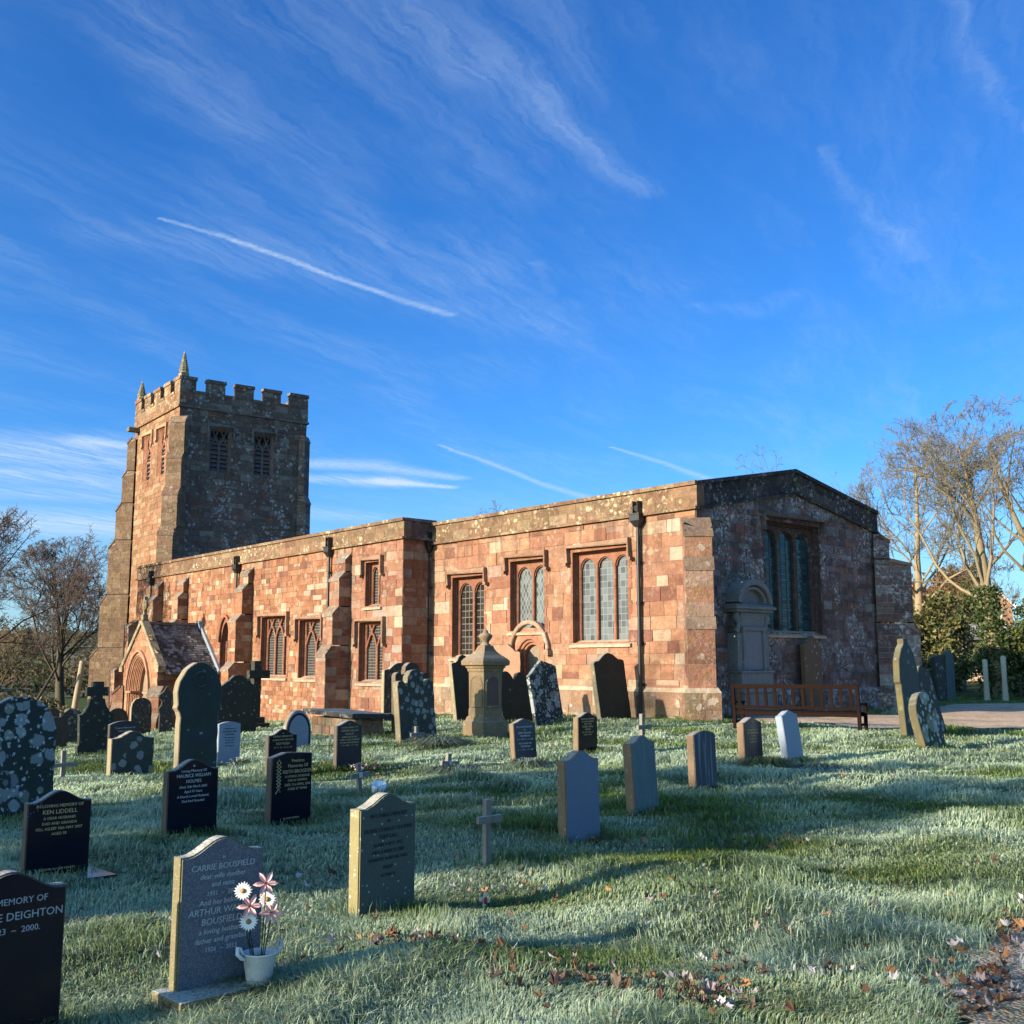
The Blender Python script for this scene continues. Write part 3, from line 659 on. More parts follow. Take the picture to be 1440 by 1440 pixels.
    buttress(ch, D1, -0.40, 0.40, [(5.95, 5.42, 0.62), (4.72, 4.42, 0.70), (2.98, 2.72, 0.78)], 0.8, pal((4, (0.29, 0.14, 0.088)), (2, (0.235, 0.11, 0.072)), (1, (0.31, 0.20, 0.145))), rng, 'plinth', n_in=-0.2, ch=(0.34, 0.48))
    mb = MB(); bf = D1.shift(0, 0.92, 0); wall(mb, bf, -0.52, 0.52, -0.5, 0.82, PAL_PLINTH, rng, ch=(0.4, 0.5), bl=(0.45, 0.6), proud=0.02)
    for s, u in ((-1, -0.52), (1, 0.52)):
        sf = Frame(D1(u, 0, 0), D1.N, D1.U*s); wall(mb, sf, -0.2, 0.92, -0.5, 0.82, PAL_PLINTH, rng, ch=(0.4, 0.5), bl=(0.45, 0.6))
    mb.add([D1(-.53, .93, .81), D1(.53, .93, .81), D1(.42, .72, 1.0), D1(-.42, .72, 1.0), D1(.53, -.2, .81), D1(.42, -.2, 1.0), D1(-.53, -.2, .81), D1(-.42, -.2, 1.0)], [(0, 1, 2, 3), (1, 4, 5, 2), (6, 0, 3, 7)], (0.45, 0.36, 0.26))
    part(mb, 'plinth', 'plinth')
    D2 = Frame((-20.46, 35.18, 0), (-q, q, 0), (q, q, 0))
    buttress(ch, D2, -0.40, 0.40, [(6.25, 5.98, 0.34), (5.34, 5.16, 1.06), (3.1, 2.76, 1.26)], -0.5, PAL_EAST, rng, 'rubble', n_in=-0.2)
    # ---- chancel roof and north wall
    mb = MB(); e = 0.3
    Pn = [(-20.7, 25.3, 6.62), (-20.7, 35.0, 6.62), (-20.7, 30.21, 7.6), (-34.0, 25.3, 6.62), (-34.0, 35.0, 6.62), (-34.0, 30.21, 7.6)]
    mb.add(Pn, [(0, 2, 5, 3), (2, 1, 4, 5)], (0.3, 0.33, 0.36)); part(mb, 'roof', 'lead')
    mb = MB(); NN = Frame((-20.46, 35.18, 0), (-1, 0, 0), (0, 1, 0)); wall(mb, NN, 0, 40, -2.2, 7.0, PAL_EAST, rng, ch=(0.45, 0.6), bl=(0.9, 1.6), mort=(0.16, 0.14, 0.13)); part(mb, 'north_wall', 'rubble')
    # ---- aisle, south side
    a = R(1.4); U = (-math.cos(a), math.sin(a), 0); N = (-math.sin(a), -math.cos(a), 0)
    A = Frame((-33.55, 23.78, 0), U, N); AL = 27.0
    H = dict(up=(1.52, 2.62, 3.90, 5.62), low=(1.30, 3.02, 0.95, 3.26), tr=(9.00, 11.45, 1.08, 3.74), tq=(5.95, 7.90, 1.05, 3.50), lan=(14.60, 15.75, 1.45, 3.75))
    hl = list(H.values())
    mb = MB()
    core(mb, A, 0, AL, -2.3, 6.45, (0.17, 0.105, 0.07), hl)
    masonry(mb, A, 0, 3.9, -0.9, 6.45, PAL_PINK, rng, (0.3, 0.45), (0.35, 0.85), holes=hl)
    masonry(mb, A, 3.9, AL, 1.0, 6.45, PAL_AISLE, rng, (0.18, 0.36), (0.28, 0.75), holes=hl)
    masonry(mb, A, 3.9, AL, -2.3, 1.0, PAL_AISLE, rng, (0.16, 0.26), (0.2, 0.5), holes=hl, proud=0.025)
    part(mb, 'aisle_wall', 'sand')
    parapet(ch, A, -0.11, AL+0.05, 6.36, 7.17, PAL_PARA, rng)
    window(ch, A, *H['up'], 2, 'round', 'glass_small', rng, hoodz=5.76, drop=0.62, mull=0.10)
    window(ch, A, *H['low'], 2, 'tracery', 'glass_small', rng, hoodz=3.36, drop=0.95, mull=0.12)
    window(ch, A, *H['tr'], 3, 'tracery', 'glass_small', rng, hoodz=3.84, drop=0.90, mull=0.14)
    window(ch, A, *H['tq'], 2, 'tracery', 'glass_small', rng, hoodz=3.60, drop=0.90, mull=0.14)
    window(ch, A, *H['lan'], 1, 'lancet', 'glass_dark', rng, hoodz=3.95)
    ST = [(6.16, 5.80, 0.28), (5.36, 5.05, 0.55), (3.95, 3.62, 0.82), (2.4, 2.0, 1.10)]
    buttress(ch, A, 3.75, 4.50, ST, -1.0, PAL_PINK, rng)
    ST2 = ST[:3]+[(1.75, 1.40, 1.10)]
    for u in (12.43, 19.83, 23.16): buttress(ch, A, u, u+0.78, ST2, -2.2, PAL_AISLE, rng)
    buttress(ch, A, 26.6, 27.3, [(4.15, 3.75, 0.53), (1.75, 1.29, 1.19)], -2.3, PAL_PINK, rng)
    for u in (5.32, 13.97, 24.64): downpipe(ch, A, u, -0.6 if u < 6 else -1.3, 6.62 if u < 6 else 6.5, 0.13, False)
    # aisle end walls and roof
    AE = Frame(A(0, 0, 0), (0, 1, 0), (1, 0, 0))
    mb = MB(); wall(mb, AE, 0, 1.6, -0.9, 6.45, PAL_PINK, rng, ch=(0.3, 0.45), bl=(0.4, 0.8)); part(mb, 'aisle_end_wall', 'sand')
    parapet(ch, AE, 0.0, 1.5, 6.36, 7.17, PAL_EAST, rng, 'rubble')
    mb = MB(); AW = Frame(A(AL, 0, 0), (0, 1, 0), (-1, 0, 0)); wall(mb, AW, 0, 3.2, -2.3, 6.45, PAL_AISLE, rng); part(mb, 'aisle_end_wall', 'sand')
    mb = MB(); mb.quad(A(0.2, -0.3, 6.6), A(AL-0.2, -0.3, 6.6), A(AL-0.2, -11.0, 6.9), A(0.2, -11.0, 6.9), (0.3, 0.33, 0.36))
    mb.box(A, (0.25, -2.2, 6.5), (0.5, -0.3, 6.98), (0.3, 0.33, 0.36)); part(mb, 'roof', 'lead')
    # ---- tower
    b = R(4.4); TU = Vector((-math.cos(b), math.sin(b), 0)); TN = Vector((math.sin(b), math.cos(b), 0))
    T0 = Vector((-60.5, 26.485, 0)); TW = 8.25
    FS = Frame(T0, TU, -TN); FE = Frame(T0, TN, -TU); FN = Frame(T0+TN*TW, TU, TN); FW_ = Frame(T0+TU*TW, TN, TU)
    WS = [(2.15, 3.62, 13.15, 16.0), (4.75, 6.35, 13.15, 16.0)]; WE = [(1.92, 3.28, 13.2, 15.85), (4.76, 6.06, 13.2, 15.85)]
    tm = MB(); wall(tm, FS, 0, TW, -2.5, 16.95, PAL_TBUFF, rng, WS, ch=(0.26, 0.42), bl=(0.4, 0.95), mort=(0.18, 0.12, 0.08)); tw = part(tm, 'tower_wall', 'towerbuff')
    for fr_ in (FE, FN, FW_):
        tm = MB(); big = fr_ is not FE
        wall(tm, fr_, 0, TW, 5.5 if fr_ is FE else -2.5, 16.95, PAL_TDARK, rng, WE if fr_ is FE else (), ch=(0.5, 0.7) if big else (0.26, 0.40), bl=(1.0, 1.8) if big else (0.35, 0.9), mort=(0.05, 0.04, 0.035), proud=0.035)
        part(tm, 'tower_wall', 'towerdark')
    def belfry(fr_, w, mat, col, colh):
        ua, ub, za, zb = w; m = MB()
        jamb_loops(m, fr_, ua, ub, za, zb, [(0, 0.02), (0, 0), (0.10, -0.14), (0.14, -0.2), (0.14, -0.42)], col)
        A_, B_, Z_ = ua+0.14, ub-0.14, zb-0.14; c = (A_+B_)/2; lw = (B_-A_)/2
        bar(m, fr_, [(c, za), (c, Z_-0.55)], 0.07, -0.2, -0.36, col)
        bar(m, fr_, [(A_, (za+Z_)/2-0.12), (B_, (za+Z_)/2-0.12)], 0.055, -0.202, -0.35, col)
        zs = Z_-0.95
        for (x0, x1) in ((A_, c), (c, B_)):
            mid = (x0+x1)/2
            P = [(x0+(mid-x0)*f, zs+0.42*math.sin(f*1.571)) for f in (0, .25, .5, .75, 1)]
            bar(m, fr_, P, 0.045, -0.204, -0.34, col); bar(m, fr_, [(2*mid-u, z) for u, z in P], 0.045, -0.206, -0.34, col)
            bar(m, fr_, [(mid, zs+0.4), (mid+0.05*(1 if x0 == A_ else -1), zs+0.7), (mid+(0.28 if x0 == A_ else -0.28)*lw, Z_)], 0.04, -0.208, -0.34, col)
            bar(m, fr_, [(mid, zs+0.4), (mid-0.05*(1 if x0 == A_ else -1), zs+0.7), (mid-(0.28 if x0 == A_ else -0.28)*lw, Z_)], 0.04, -0.21, -0.34, col)
        o = part(m, 'belfry_window', mat)
        l = MB(); z = za+0.05
        while z < Z_-0.5:
            for (x0, x1) in ((A_+0.01, c-0.06), (c+0.06, B_-0.01)):
                l.add([fr_(x0, -0.24, z), fr_(x1, -0.24, z), fr_(x1, -0.40, z+0.20), fr_(x0, -0.40, z+0.20), fr_(x0, -0.24, z+0.05), fr_(x1, -0.24, z+0.05), fr_(x1, -0.40, z+0.25), fr_(x0, -0.40, z+0.25)], [(0, 1, 5, 4), (4, 5, 6, 7), (3, 2, 1, 0)])
            z += 0.27
        part(l, 'louvres', 'louvre', o)
        k = MB(); k.quad(fr_(ua, -0.44, za-.1), fr_(ub, -0.44, za-.1), fr_(ub, -0.44, zb), fr_(ua, -0.44, zb)); part(k, 'dark_recess', 'dark', o)
        h = MB(); hood(h, fr_, ua-0.13, ub+0.13, zb+0.17, 0.75, colh, True, 0.16, 0.055); part(h, 'hood_mould', mat, o)
    for w in WS: belfry(FS, w, 'dress', (0.36, 0.17, 0.105), (0.42, 0.26, 0.16))
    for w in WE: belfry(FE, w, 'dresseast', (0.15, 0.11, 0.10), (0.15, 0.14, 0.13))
    # battlements
    crn = [(0, .92), (1.62, 2.75), (3.44, 4.60), (5.27, 6.42), (7.06, TW)]
    for fr_, pf, mt in ((FS, PAL_TBUFF, 'parapet'), (FE, PAL_TDARK, 'towerdark'), (FN, PAL_TDARK, 'towerdark'), (FW_, PAL_TDARK, 'towerdark')):
        m = MB(); f2 = fr_.shift(0, 0.06, 0)
        m.box(fr_, (-0.12, -0.3, 16.88), (TW+0.12, 0.13, 17.0), pf(rng)); m.box(fr_, (-0.06, -0.3, 17.0), (TW+0.06, 0.045, 17.82), (0.2, 0.17, 0.13) if mt == 'towerdark' else (0.4, 0.3, 0.18))
        masonry(m, f2, -0.06, TW+0.06, 17.0, 17.82, pf, rng, (0.36, 0.46), (0.5, 0.9), proud=0.01)
        for (p, q) in zip(crn[:-1], crn[1:]): m.box(fr_, (p[1]-0.02, -0.32, 17.82), (q[0]+0.02, 0.10, 17.97), pf(rng))
        for (p0, p1) in crn:
            m.box(fr_, (p0-(0.06 if p0 == 0 else 0), -0.28, 17.825), (p1+(0.06 if p1 == TW else 0), 0.05, 18.58), pf(rng))
            masonry(m, f2, p0, p1, 17.98, 18.58, pf, rng, (0.28, 0.32), (0.4, 0.8), proud=0.006)
            m.box(fr_, (p0-0.05, -0.33, 18.58), (p1+0.05, 0.12, 18.78), pf(rng))
        part(m, 'battlement', mt)
    m = MB(); m.quad(FS(0, -0.2, 17.3), FS(TW, -0.2, 17.3), FS(TW, -TW+.2, 17.3), FS(0, -TW+.2, 17.3), (0.3, 0.33, 0.36)); part(m, 'roof', 'lead')
    def pinnacle(p, h, col):
        m = MB(); T_ = Frame(p, TU, -TN)
        m.box(T_, (-0.24, -0.24, 18.5), (0.24, 0.24, 19.0), col)
        prof = [(0.27, 19.0), (0.22, 19.12)]
        k = 9
        for i in range(k):
            z = 19.12+(h-0.25)*i/k; r = 0.20*(1-i/k)+0.035
            prof += [(r, z), (r+0.045, z+0.07), (r*0.95, z+0.11)]
        prof += [(0.03, 19.12+h-0.25), (0.07, 19.12+h-0.18), (0.0, 19.12+h)]
        m.lathe([(r*1.1, z) for r, z in prof], 8, col, T=lambda x, y, z: (p[0]+x, p[1]+y, z), smooth=False)
        part(m, 'pinnacle', 'parapet')
    pinnacle(FS(0.22, -0.22, 0), 1.3, (0.30, 0.26, 0.17)); pinnacle(FS(TW-0.22, -0.22, 0), 1.1, (0.30, 0.26, 0.17))
    m = MB(); m.box(FS, (TW-0.9, 0, 16.6), (TW-0.45, 0.7, 16.86), (0.2, 0.16, 0.1)); part(m, 'waterspout', 'towerbut')
    # tower diagonal buttresses
    TD = lambda o, x, y: Frame(o, (x*-1 if False else x, y, 0), (0, 0, 0))
    us = TU; un = -TN
    d_se = (un-us).normalized(); d_sw = (un+us).normalized(); d_ne = (-un-us).normalized()
    STT = [(16.3, 15.95, 0.26), (14.1, 13.75, 0.50), (12.0, 11.5, 0.82), (9.6, 9.1, 1.2), (6.1, 5.5, 1.6), (2.7, 2.1, 2.1)]
    for o_, dd, pf, mt in ((FS(0, 0, 0), d_se, PAL_TBUT, 'towerbut'), (FS(TW, 0, 0), d_sw, PAL_TBUT, 'towerbut'), (FE(TW, 0, 0), d_ne, PAL_TDARK, 'towerdark')):
        side = Vector((-dd.y, dd.x, 0))
        buttress(ch, Frame(o_, side, dd), -0.48, 0.48, [(16.1, 15.8, 0.10), (12.2, 11.8, 0.24)] if dd is d_ne else STT if dd is not d_se else STT[:4], -2.5 if dd is not d_se else 5.0, pf, rng, mt, n_in=-0.3, capcol=PAL_TBUT if mt == 'towerbut' else PAL_TDARK)
    # ---- porch (frame u along the aisle, n outward)
    PC, PHW, PD = 18.25, 2.2, 2.95; E0, RZ = 1.62, 3.62
    PF = A.shift(0, PD, 0)
    gab = lambda u: RZ-(RZ-E0)*abs(u-PC)/PHW
    m = MB(); cu = PC+0.15; zs = 0.30
    op = (cu-1.36, cu+1.36, -2.4, 2.15)
    rngp = random.Random(5)
    palp = pal((4, (0.31, 0.155, 0.087)), (2, (0.35, 0.22, 0.13)), (2, (0.27, 0.12, 0.065)))
    wall(m, PF, PC-PHW, PC+PHW, -2.2, RZ, palp, rngp, [op], top=gab, extra=(PC,), ch=(0.3, 0.42), bl=(0.4, 0.8), mort=(0.22, 0.14, 0.09))
    # spandrels over the arch
    arch_o = pointed(cu-1.36, cu+1.36, zs, 2.14, 12)
    for (p, q) in zip(arch_o[:-1], arch_o[1:]): m.quad(PF(p[0], 0.006, p[1]), PF(q[0], 0.006, q[1]), PF(q[0], 0.006, 2.16), PF(p[0], 0.006, 2.16), (0.30, 0.15, 0.085))
    po = part(m, 'porch_wall', 'sand')
    m = MB()
    for i, (w, top_, n0) in enumerate(((1.30, 2.10, 0.02), (1.13, 1.98, -0.10), (1.00, 1.88, -0.22), (0.87, 1.77, -0.34))):
        base = [(cu-w, -2.0)]+pointed(cu-w, cu+w, zs, top_, 12)+[(cu+w, -2.0)]
        bar(m, PF, base, 0.085 if i else 0.11, n0, n0-0.18, jitter((0.33, 0.155, 0.09), rng)); bar(m, PF, base, 0.03, n0+0.05, n0-0.05, jitter((0.36, 0.195, 0.125), rng))
    for s in (-1, 1): m.box(PF, (cu+s*1.1-0.34, -0.5, zs-0.06), (cu+s*1.1+0.34, 0.10, zs+0.03), (0.33, 0.185, 0.115))
    ao = part(m, 'archway', 'dress', po)
    m = MB(); bar(m, PF, pointed(cu-1.44, cu+1.44, zs+0.05, 2.28, 12), 0.06, 0.13, -0.02, (0.34, 0.20, 0.125)); part(m, 'hood_mould', 'dress', po)
    m = MB(); m.quad(PF(cu-1, -0.55, -2), PF(cu+1, -0.55, -2), PF(cu+1, -0.55, 2), PF(cu-1, -0.55, 2)); 
    for k in range(9): m.box(PF, (cu-0.9+k*0.2, -0.55, -2), (cu-0.9+k*0.2+0.19, -0.515-0.004*(k % 2), 1.8))
    part(m, 'porch_door', 'wood_door', po)
    for s in (-1, 1):                                                # side walls
        m = MB(); sf = Frame(A(PC+s*PHW, 0, 0), A.N, A.U*s); wall(m, sf, 0, PD, -2.2, E0, PAL_PINK, rng); part(m, 'porch_side_wall', 'sand')
    # gable coping with kneelers, finial cross
    m = MB()
    bar(m, PF, [(PC-PHW-0.22, E0-0.16), (PC, RZ+0.10)], 0.10, 0.10, -0.28, (0.27, 0.23, 0.15)); bar(m, PF, [(PC+PHW+0.22, E0-0.16), (PC, RZ+0.10)], 0.10, 0.101, -0.281, (0.27, 0.23, 0.15))
    for s in (-1, 1): m.box(PF, (PC+s*(PHW+0.13)-0.2, -0.26, E0-0.36), (PC+s*(PHW+0.13)+0.2, 0.12, E0-0.12), (0.36, 0.27, 0.17))
    part(m, 'gable_coping', 'parapet', po)
    m = MB(); T_ = PF.shift(PC, -0.10, RZ+0.1)
    m.box(T_, (-0.14, -0.13, 0.0), (0.14, 0.13, 0.32), (0.2, 0.18, 0.11)); m.box(T_, (-0.07, -0.07, 0.3), (0.07, 0.07, 1.2), (0.2, 0.18, 0.11))
    m.box(T_, (-0.24, -0.06, 0.72), (0.24, 0.06, 0.88), (0.2, 0.18, 0.11)); bar(m, T_, arc(0, 0.80, 0.21, 0, 2*math.pi, 16), 0.045, 0.055, -0.055, (0.2, 0.18, 0.11))
    part(m, 'finial_cross', 'parapet', po)
    # porch roof of stone slates, laid in courses
    m = MB(); sl_len = math.hypot(PHW+0.45, (RZ-E0)*(PHW+0.45)/PHW); nrow = 22
    for s in (-1, 1):
        du = (PHW+0.45)/sl_len; dz = -(RZ-E0)/PHW*du
        m.quad(A(PC, 0.05, RZ-0.03), A(PC+s*(PHW+0.45), 0.05, RZ-0.03+dz*sl_len), A(PC+s*(PHW+0.45), PD-0.22, RZ-0.03+dz*sl_len), A(PC, PD-0.22, RZ-0.03), (0.05, 0.04, 0.035))
        for r_ in range(nrow):
            q0, q1 = sl_len*r_/nrow, sl_len*(r_+1)/nrow+0.05; n = 0.05
            while n < PD-0.26:
                w = min(rng.uniform(0.10, 0.22), PD-0.24-n); lift = 0.03+rng.uniform(0, 0.012); qq = q1+rng.uniform(-.02, .02)
                frost = rng.random() < 0.32
                c = jitter((0.24, 0.23, 0.225) if frost else (0.072, 0.060, 0.050), rng, 0.3)
                P = [A(PC+s*du*q0, n+.004, RZ-0.02+dz*q0), A(PC+s*du*q0, n+w-.004, RZ-0.02+dz*q0), A(PC+s*du*qq, n+w-.004, RZ-0.02+dz*qq+lift), A(PC+s*du*qq, n+.004, RZ-0.02+dz*qq+lift),
                     A(PC+s*du*qq, n+w-.004, RZ-0.03+dz*qq+lift-.035), A(PC+s*du*qq, n+.004, RZ-0.03+dz*qq+lift-.035)]
                m.add(P, [(0, 1, 2, 3), (3, 2, 4, 5)], c); n += w
    m.box(A, (PC-0.13, 0.0, RZ-0.06), (PC+0.13, PD-0.2, RZ+0.07), (0.14, 0.10, 0.085))
    part(m, 'porch_roof', 'slate', po)
    m = MB()
    for s in (-1, 1): bar(m, A.shift(0, 0.02, 0), [(PC+s*0.1, RZ+0.1), (PC+s*(PHW+0.5), E0-0.33)], 0.09, 0.14, -0.01, (0.4, 0.42, 0.46))
    part(m, 'flashing', 'lead', po)
    # small diagonal buttresses at the porch corners
    for s in (-1, 1):
        dd = (A.N+A.U*s).normalized(); side = Vector((-dd.y, dd.x, 0))
        buttress(ch, Frame(PF(PC+s*PHW, 0, 0), side, dd), -0.28, 0.28, [(0.62, 0.22, 0.42), (-0.62, -0.9, 0.60)], -2.3, PAL_PINK, rng, n_in=-0.15, name='porch_buttress')
    return ch
church = build_church()

# ------------------------------------------------------------------ ground
def frost_noise(x, y):
    """0..1 patchiness of the frost, the same field for ground and blades"""
    f = 0
    for i in range(26): f = f + np.sin(_KX[(i*7) % 26]*x*0.9 + _KY[(i*7) % 26]*y*0.9 + _PH[(i*3) % 26])
    g = 0
    for i in range(12): g = g + np.sin(_KX[i]*x*0.28 + _KY[i]*y*0.28 + _PH[(i*5) % 26])
    return np.clip(0.5 + f*0.05 + g*0.05, 0, 1)

def grid_mesh(name, V, nu, nv, mat, closed=False, cols=None, kind=None):
    me = bpy.data.meshes.new(name)
    idx = np.arange(nu*nv).reshape(nu, nv)
    a, b, c, d = idx[:-1, :-1], idx[1:, :-1], idx[1:, 1:], idx[:-1, 1:]
    if closed:
        nx = np.roll(idx, -1, axis=1); a, b, c, d = idx[:-1], idx[1:], nx[1:], nx[:-1]
    Fq = np.stack([a, b, c, d], -1).reshape(-1, 4)
    me.vertices.add(len(V)); me.vertices.foreach_set('co', V.astype(np.float32).ravel())
    me.loops.add(Fq.size); me.loops.foreach_set('vertex_index', Fq.astype(np.int32).ravel())
    me.polygons.add(len(Fq)); me.polygons.foreach_set('loop_start', np.arange(0, Fq.size, 4, dtype=np.int32)); me.polygons.foreach_set('loop_total', np.full(len(Fq), 4, dtype=np.int32))
    me.update(calc_edges=True); me.validate()
    me.polygons.foreach_set('use_smooth', np.ones(len(me.polygons), bool))
    me.materials.append(mat)
    o = bpy.data.objects.new(name, me); COL.objects.link(o)
    if kind: o['kind'] = kind
    return o

def build_ground():
    rr = [0.4]
    while rr[-1] < 1400: rr.append(rr[-1]*1.021+0.004)
    rr = np.array(rr); th = np.linspace(0, 2*np.pi, 540, endpoint=False)
    X = np.outer(rr, np.cos(th)); Y = np.outer(rr, np.sin(th)); Z = terrain(X, Y)
    V = np.stack([X, Y, Z], -1).reshape(-1, 3)
    m, t, b = newmat('frosty_turf')
    tc = t.n.new('ShaderNodeTexCoord').outputs['Object']
    n1 = t.noise(tc, 0.55, 4, 0.6); n2 = t.noise(tc, 14.0, 4, 0.75); n3 = t.noise(tc, 90.0, 2, 0.6)
    c = t.mix(n2, (0.03, 0.055, 0.014), (0.10, 0.14, 0.04))
    c = t.mix(t.ramp(t.noise(tc, 3.1, 3, 0.6), 0.55, 0.8), c, (0.12, 0.10, 0.04))
    wp = t.n.new('ShaderNodeNewGeometry').outputs['Position']
    fr = t.math('MULTIPLY', t.ramp(t.vm('LENGTH', wp), 75.0, 40.0), t.ramp(n1, 0.25, 0.55))
    fr = t.math('MULTIPLY', fr, t.ramp(t.math('ADD', n2, t.math('MULTIPLY', n3, 0.6)), 0.55, 1.0))
    c = t.mix(t.math('MULTIPLY', fr, 0.5), c, (0.42, 0.52, 0.44))
    t.link(c, b.inputs['Base Color']); b.inputs['Roughness'].default_value = 0.95; b.inputs['Specular IOR Level'].default_value = 0.1
    bp = t.n.new('ShaderNodeBump'); bp.inputs['Strength'].default_value = 0.9; bp.inputs['Distance'].default_value = 0.06
    t.link(t.math('ADD', n2, n3), bp.inputs['Height']); t.link(bp.outputs[0], b.inputs['Normal'])
    grid_mesh('ground', V, len(rr), len(th), m, True, kind='structure')
build_ground()

def build_paths():
    m, t, b = newmat('gravel')
    tc = t.n.new('ShaderNodeTexCoord').outputs['Object']
    v = t.vor(tc, 45.0, 'Color'); vd = t.vor(tc, 45.0)
    base = t.mix(t.sep(v)[0], (0.38, 0.27, 0.19), (0.68, 0.52, 0.38))
    base = t.mix(t.ramp(t.noise(tc, 0.7, 4, 0.65), 0.45, 0.75), base, (0.34, 0.29, 0.16))
    base = t.mix(t.math('MULTIPLY', t.ramp(t.noise(tc, 2.2, 5, 0.7), 0.5, 0.75), 0.6), base, (0.13, 0.09, 0.065))
    t.link(base, b.inputs['Base Color']); b.inputs['Roughness'].default_value = 0.95; b.inputs['Specular IOR Level'].default_value = 0.15
    bp = t.n.new('ShaderNodeBump'); bp.inputs['Strength'].default_value = 1.0; bp.inputs['Distance'].default_value = 0.02; bp.invert = True
    t.link(t.math('ADD', vd, t.noise(tc, 6.0, 3)), bp.inputs['Height']); t.link(bp.outputs[0], b.inputs['Normal'])
    for poly, st, nm in ((FAR_PATH, 0.22, 'gravel_path'), (NEAR_PATH, 0.09, 'gravel_path')):
        P = np.array(poly); x0, y0 = P.min(0)-1; x1, y1 = P.max(0)+1
        xs = np.arange(x0, x1, st); ys = np.arange(y0, y1, st)
        X, Y = np.meshgrid(xs, ys, indexing='ij')
        wob = 0.18*np.sin(X*2.1+Y*1.3)+0.12*np.sin(X*5.3-Y*4.1)+0.08*np.sin(X*11+Y*13)
        ok = inpoly(poly, X+wob*0.6, Y+wob*0.6)
        V = np.stack([X, Y, terrain(X, Y)+0.028], -1)
        mb_v = []; mb_f = []; ids = -np.ones(X.shape, int)
        def vid(i, j):
            if ids[i, j] < 0: ids[i, j] = len(mb_v); mb_v.append(tuple(V[i, j]))
            return ids[i, j]
        for i in range(len(xs)-1):
            for j in range(len(ys)-1):
                if ok[i, j] and ok[i+1, j] and ok[i, j+1] and ok[i+1, j+1]:
                    mb_f.append((vid(i, j), vid(i+1, j), vid(i+1, j+1), vid(i, j+1)))
        me = bpy.data.meshes.new(nm); me.from_pydata(mb_v, [], mb_f); me.materials.append(m)
        me.polygons.foreach_set('use_smooth', [True]*len(me.polygons))
        o = bpy.data.objects.new(nm, me); COL.objects.link(o); o['kind'] = 'structure'
build_paths()

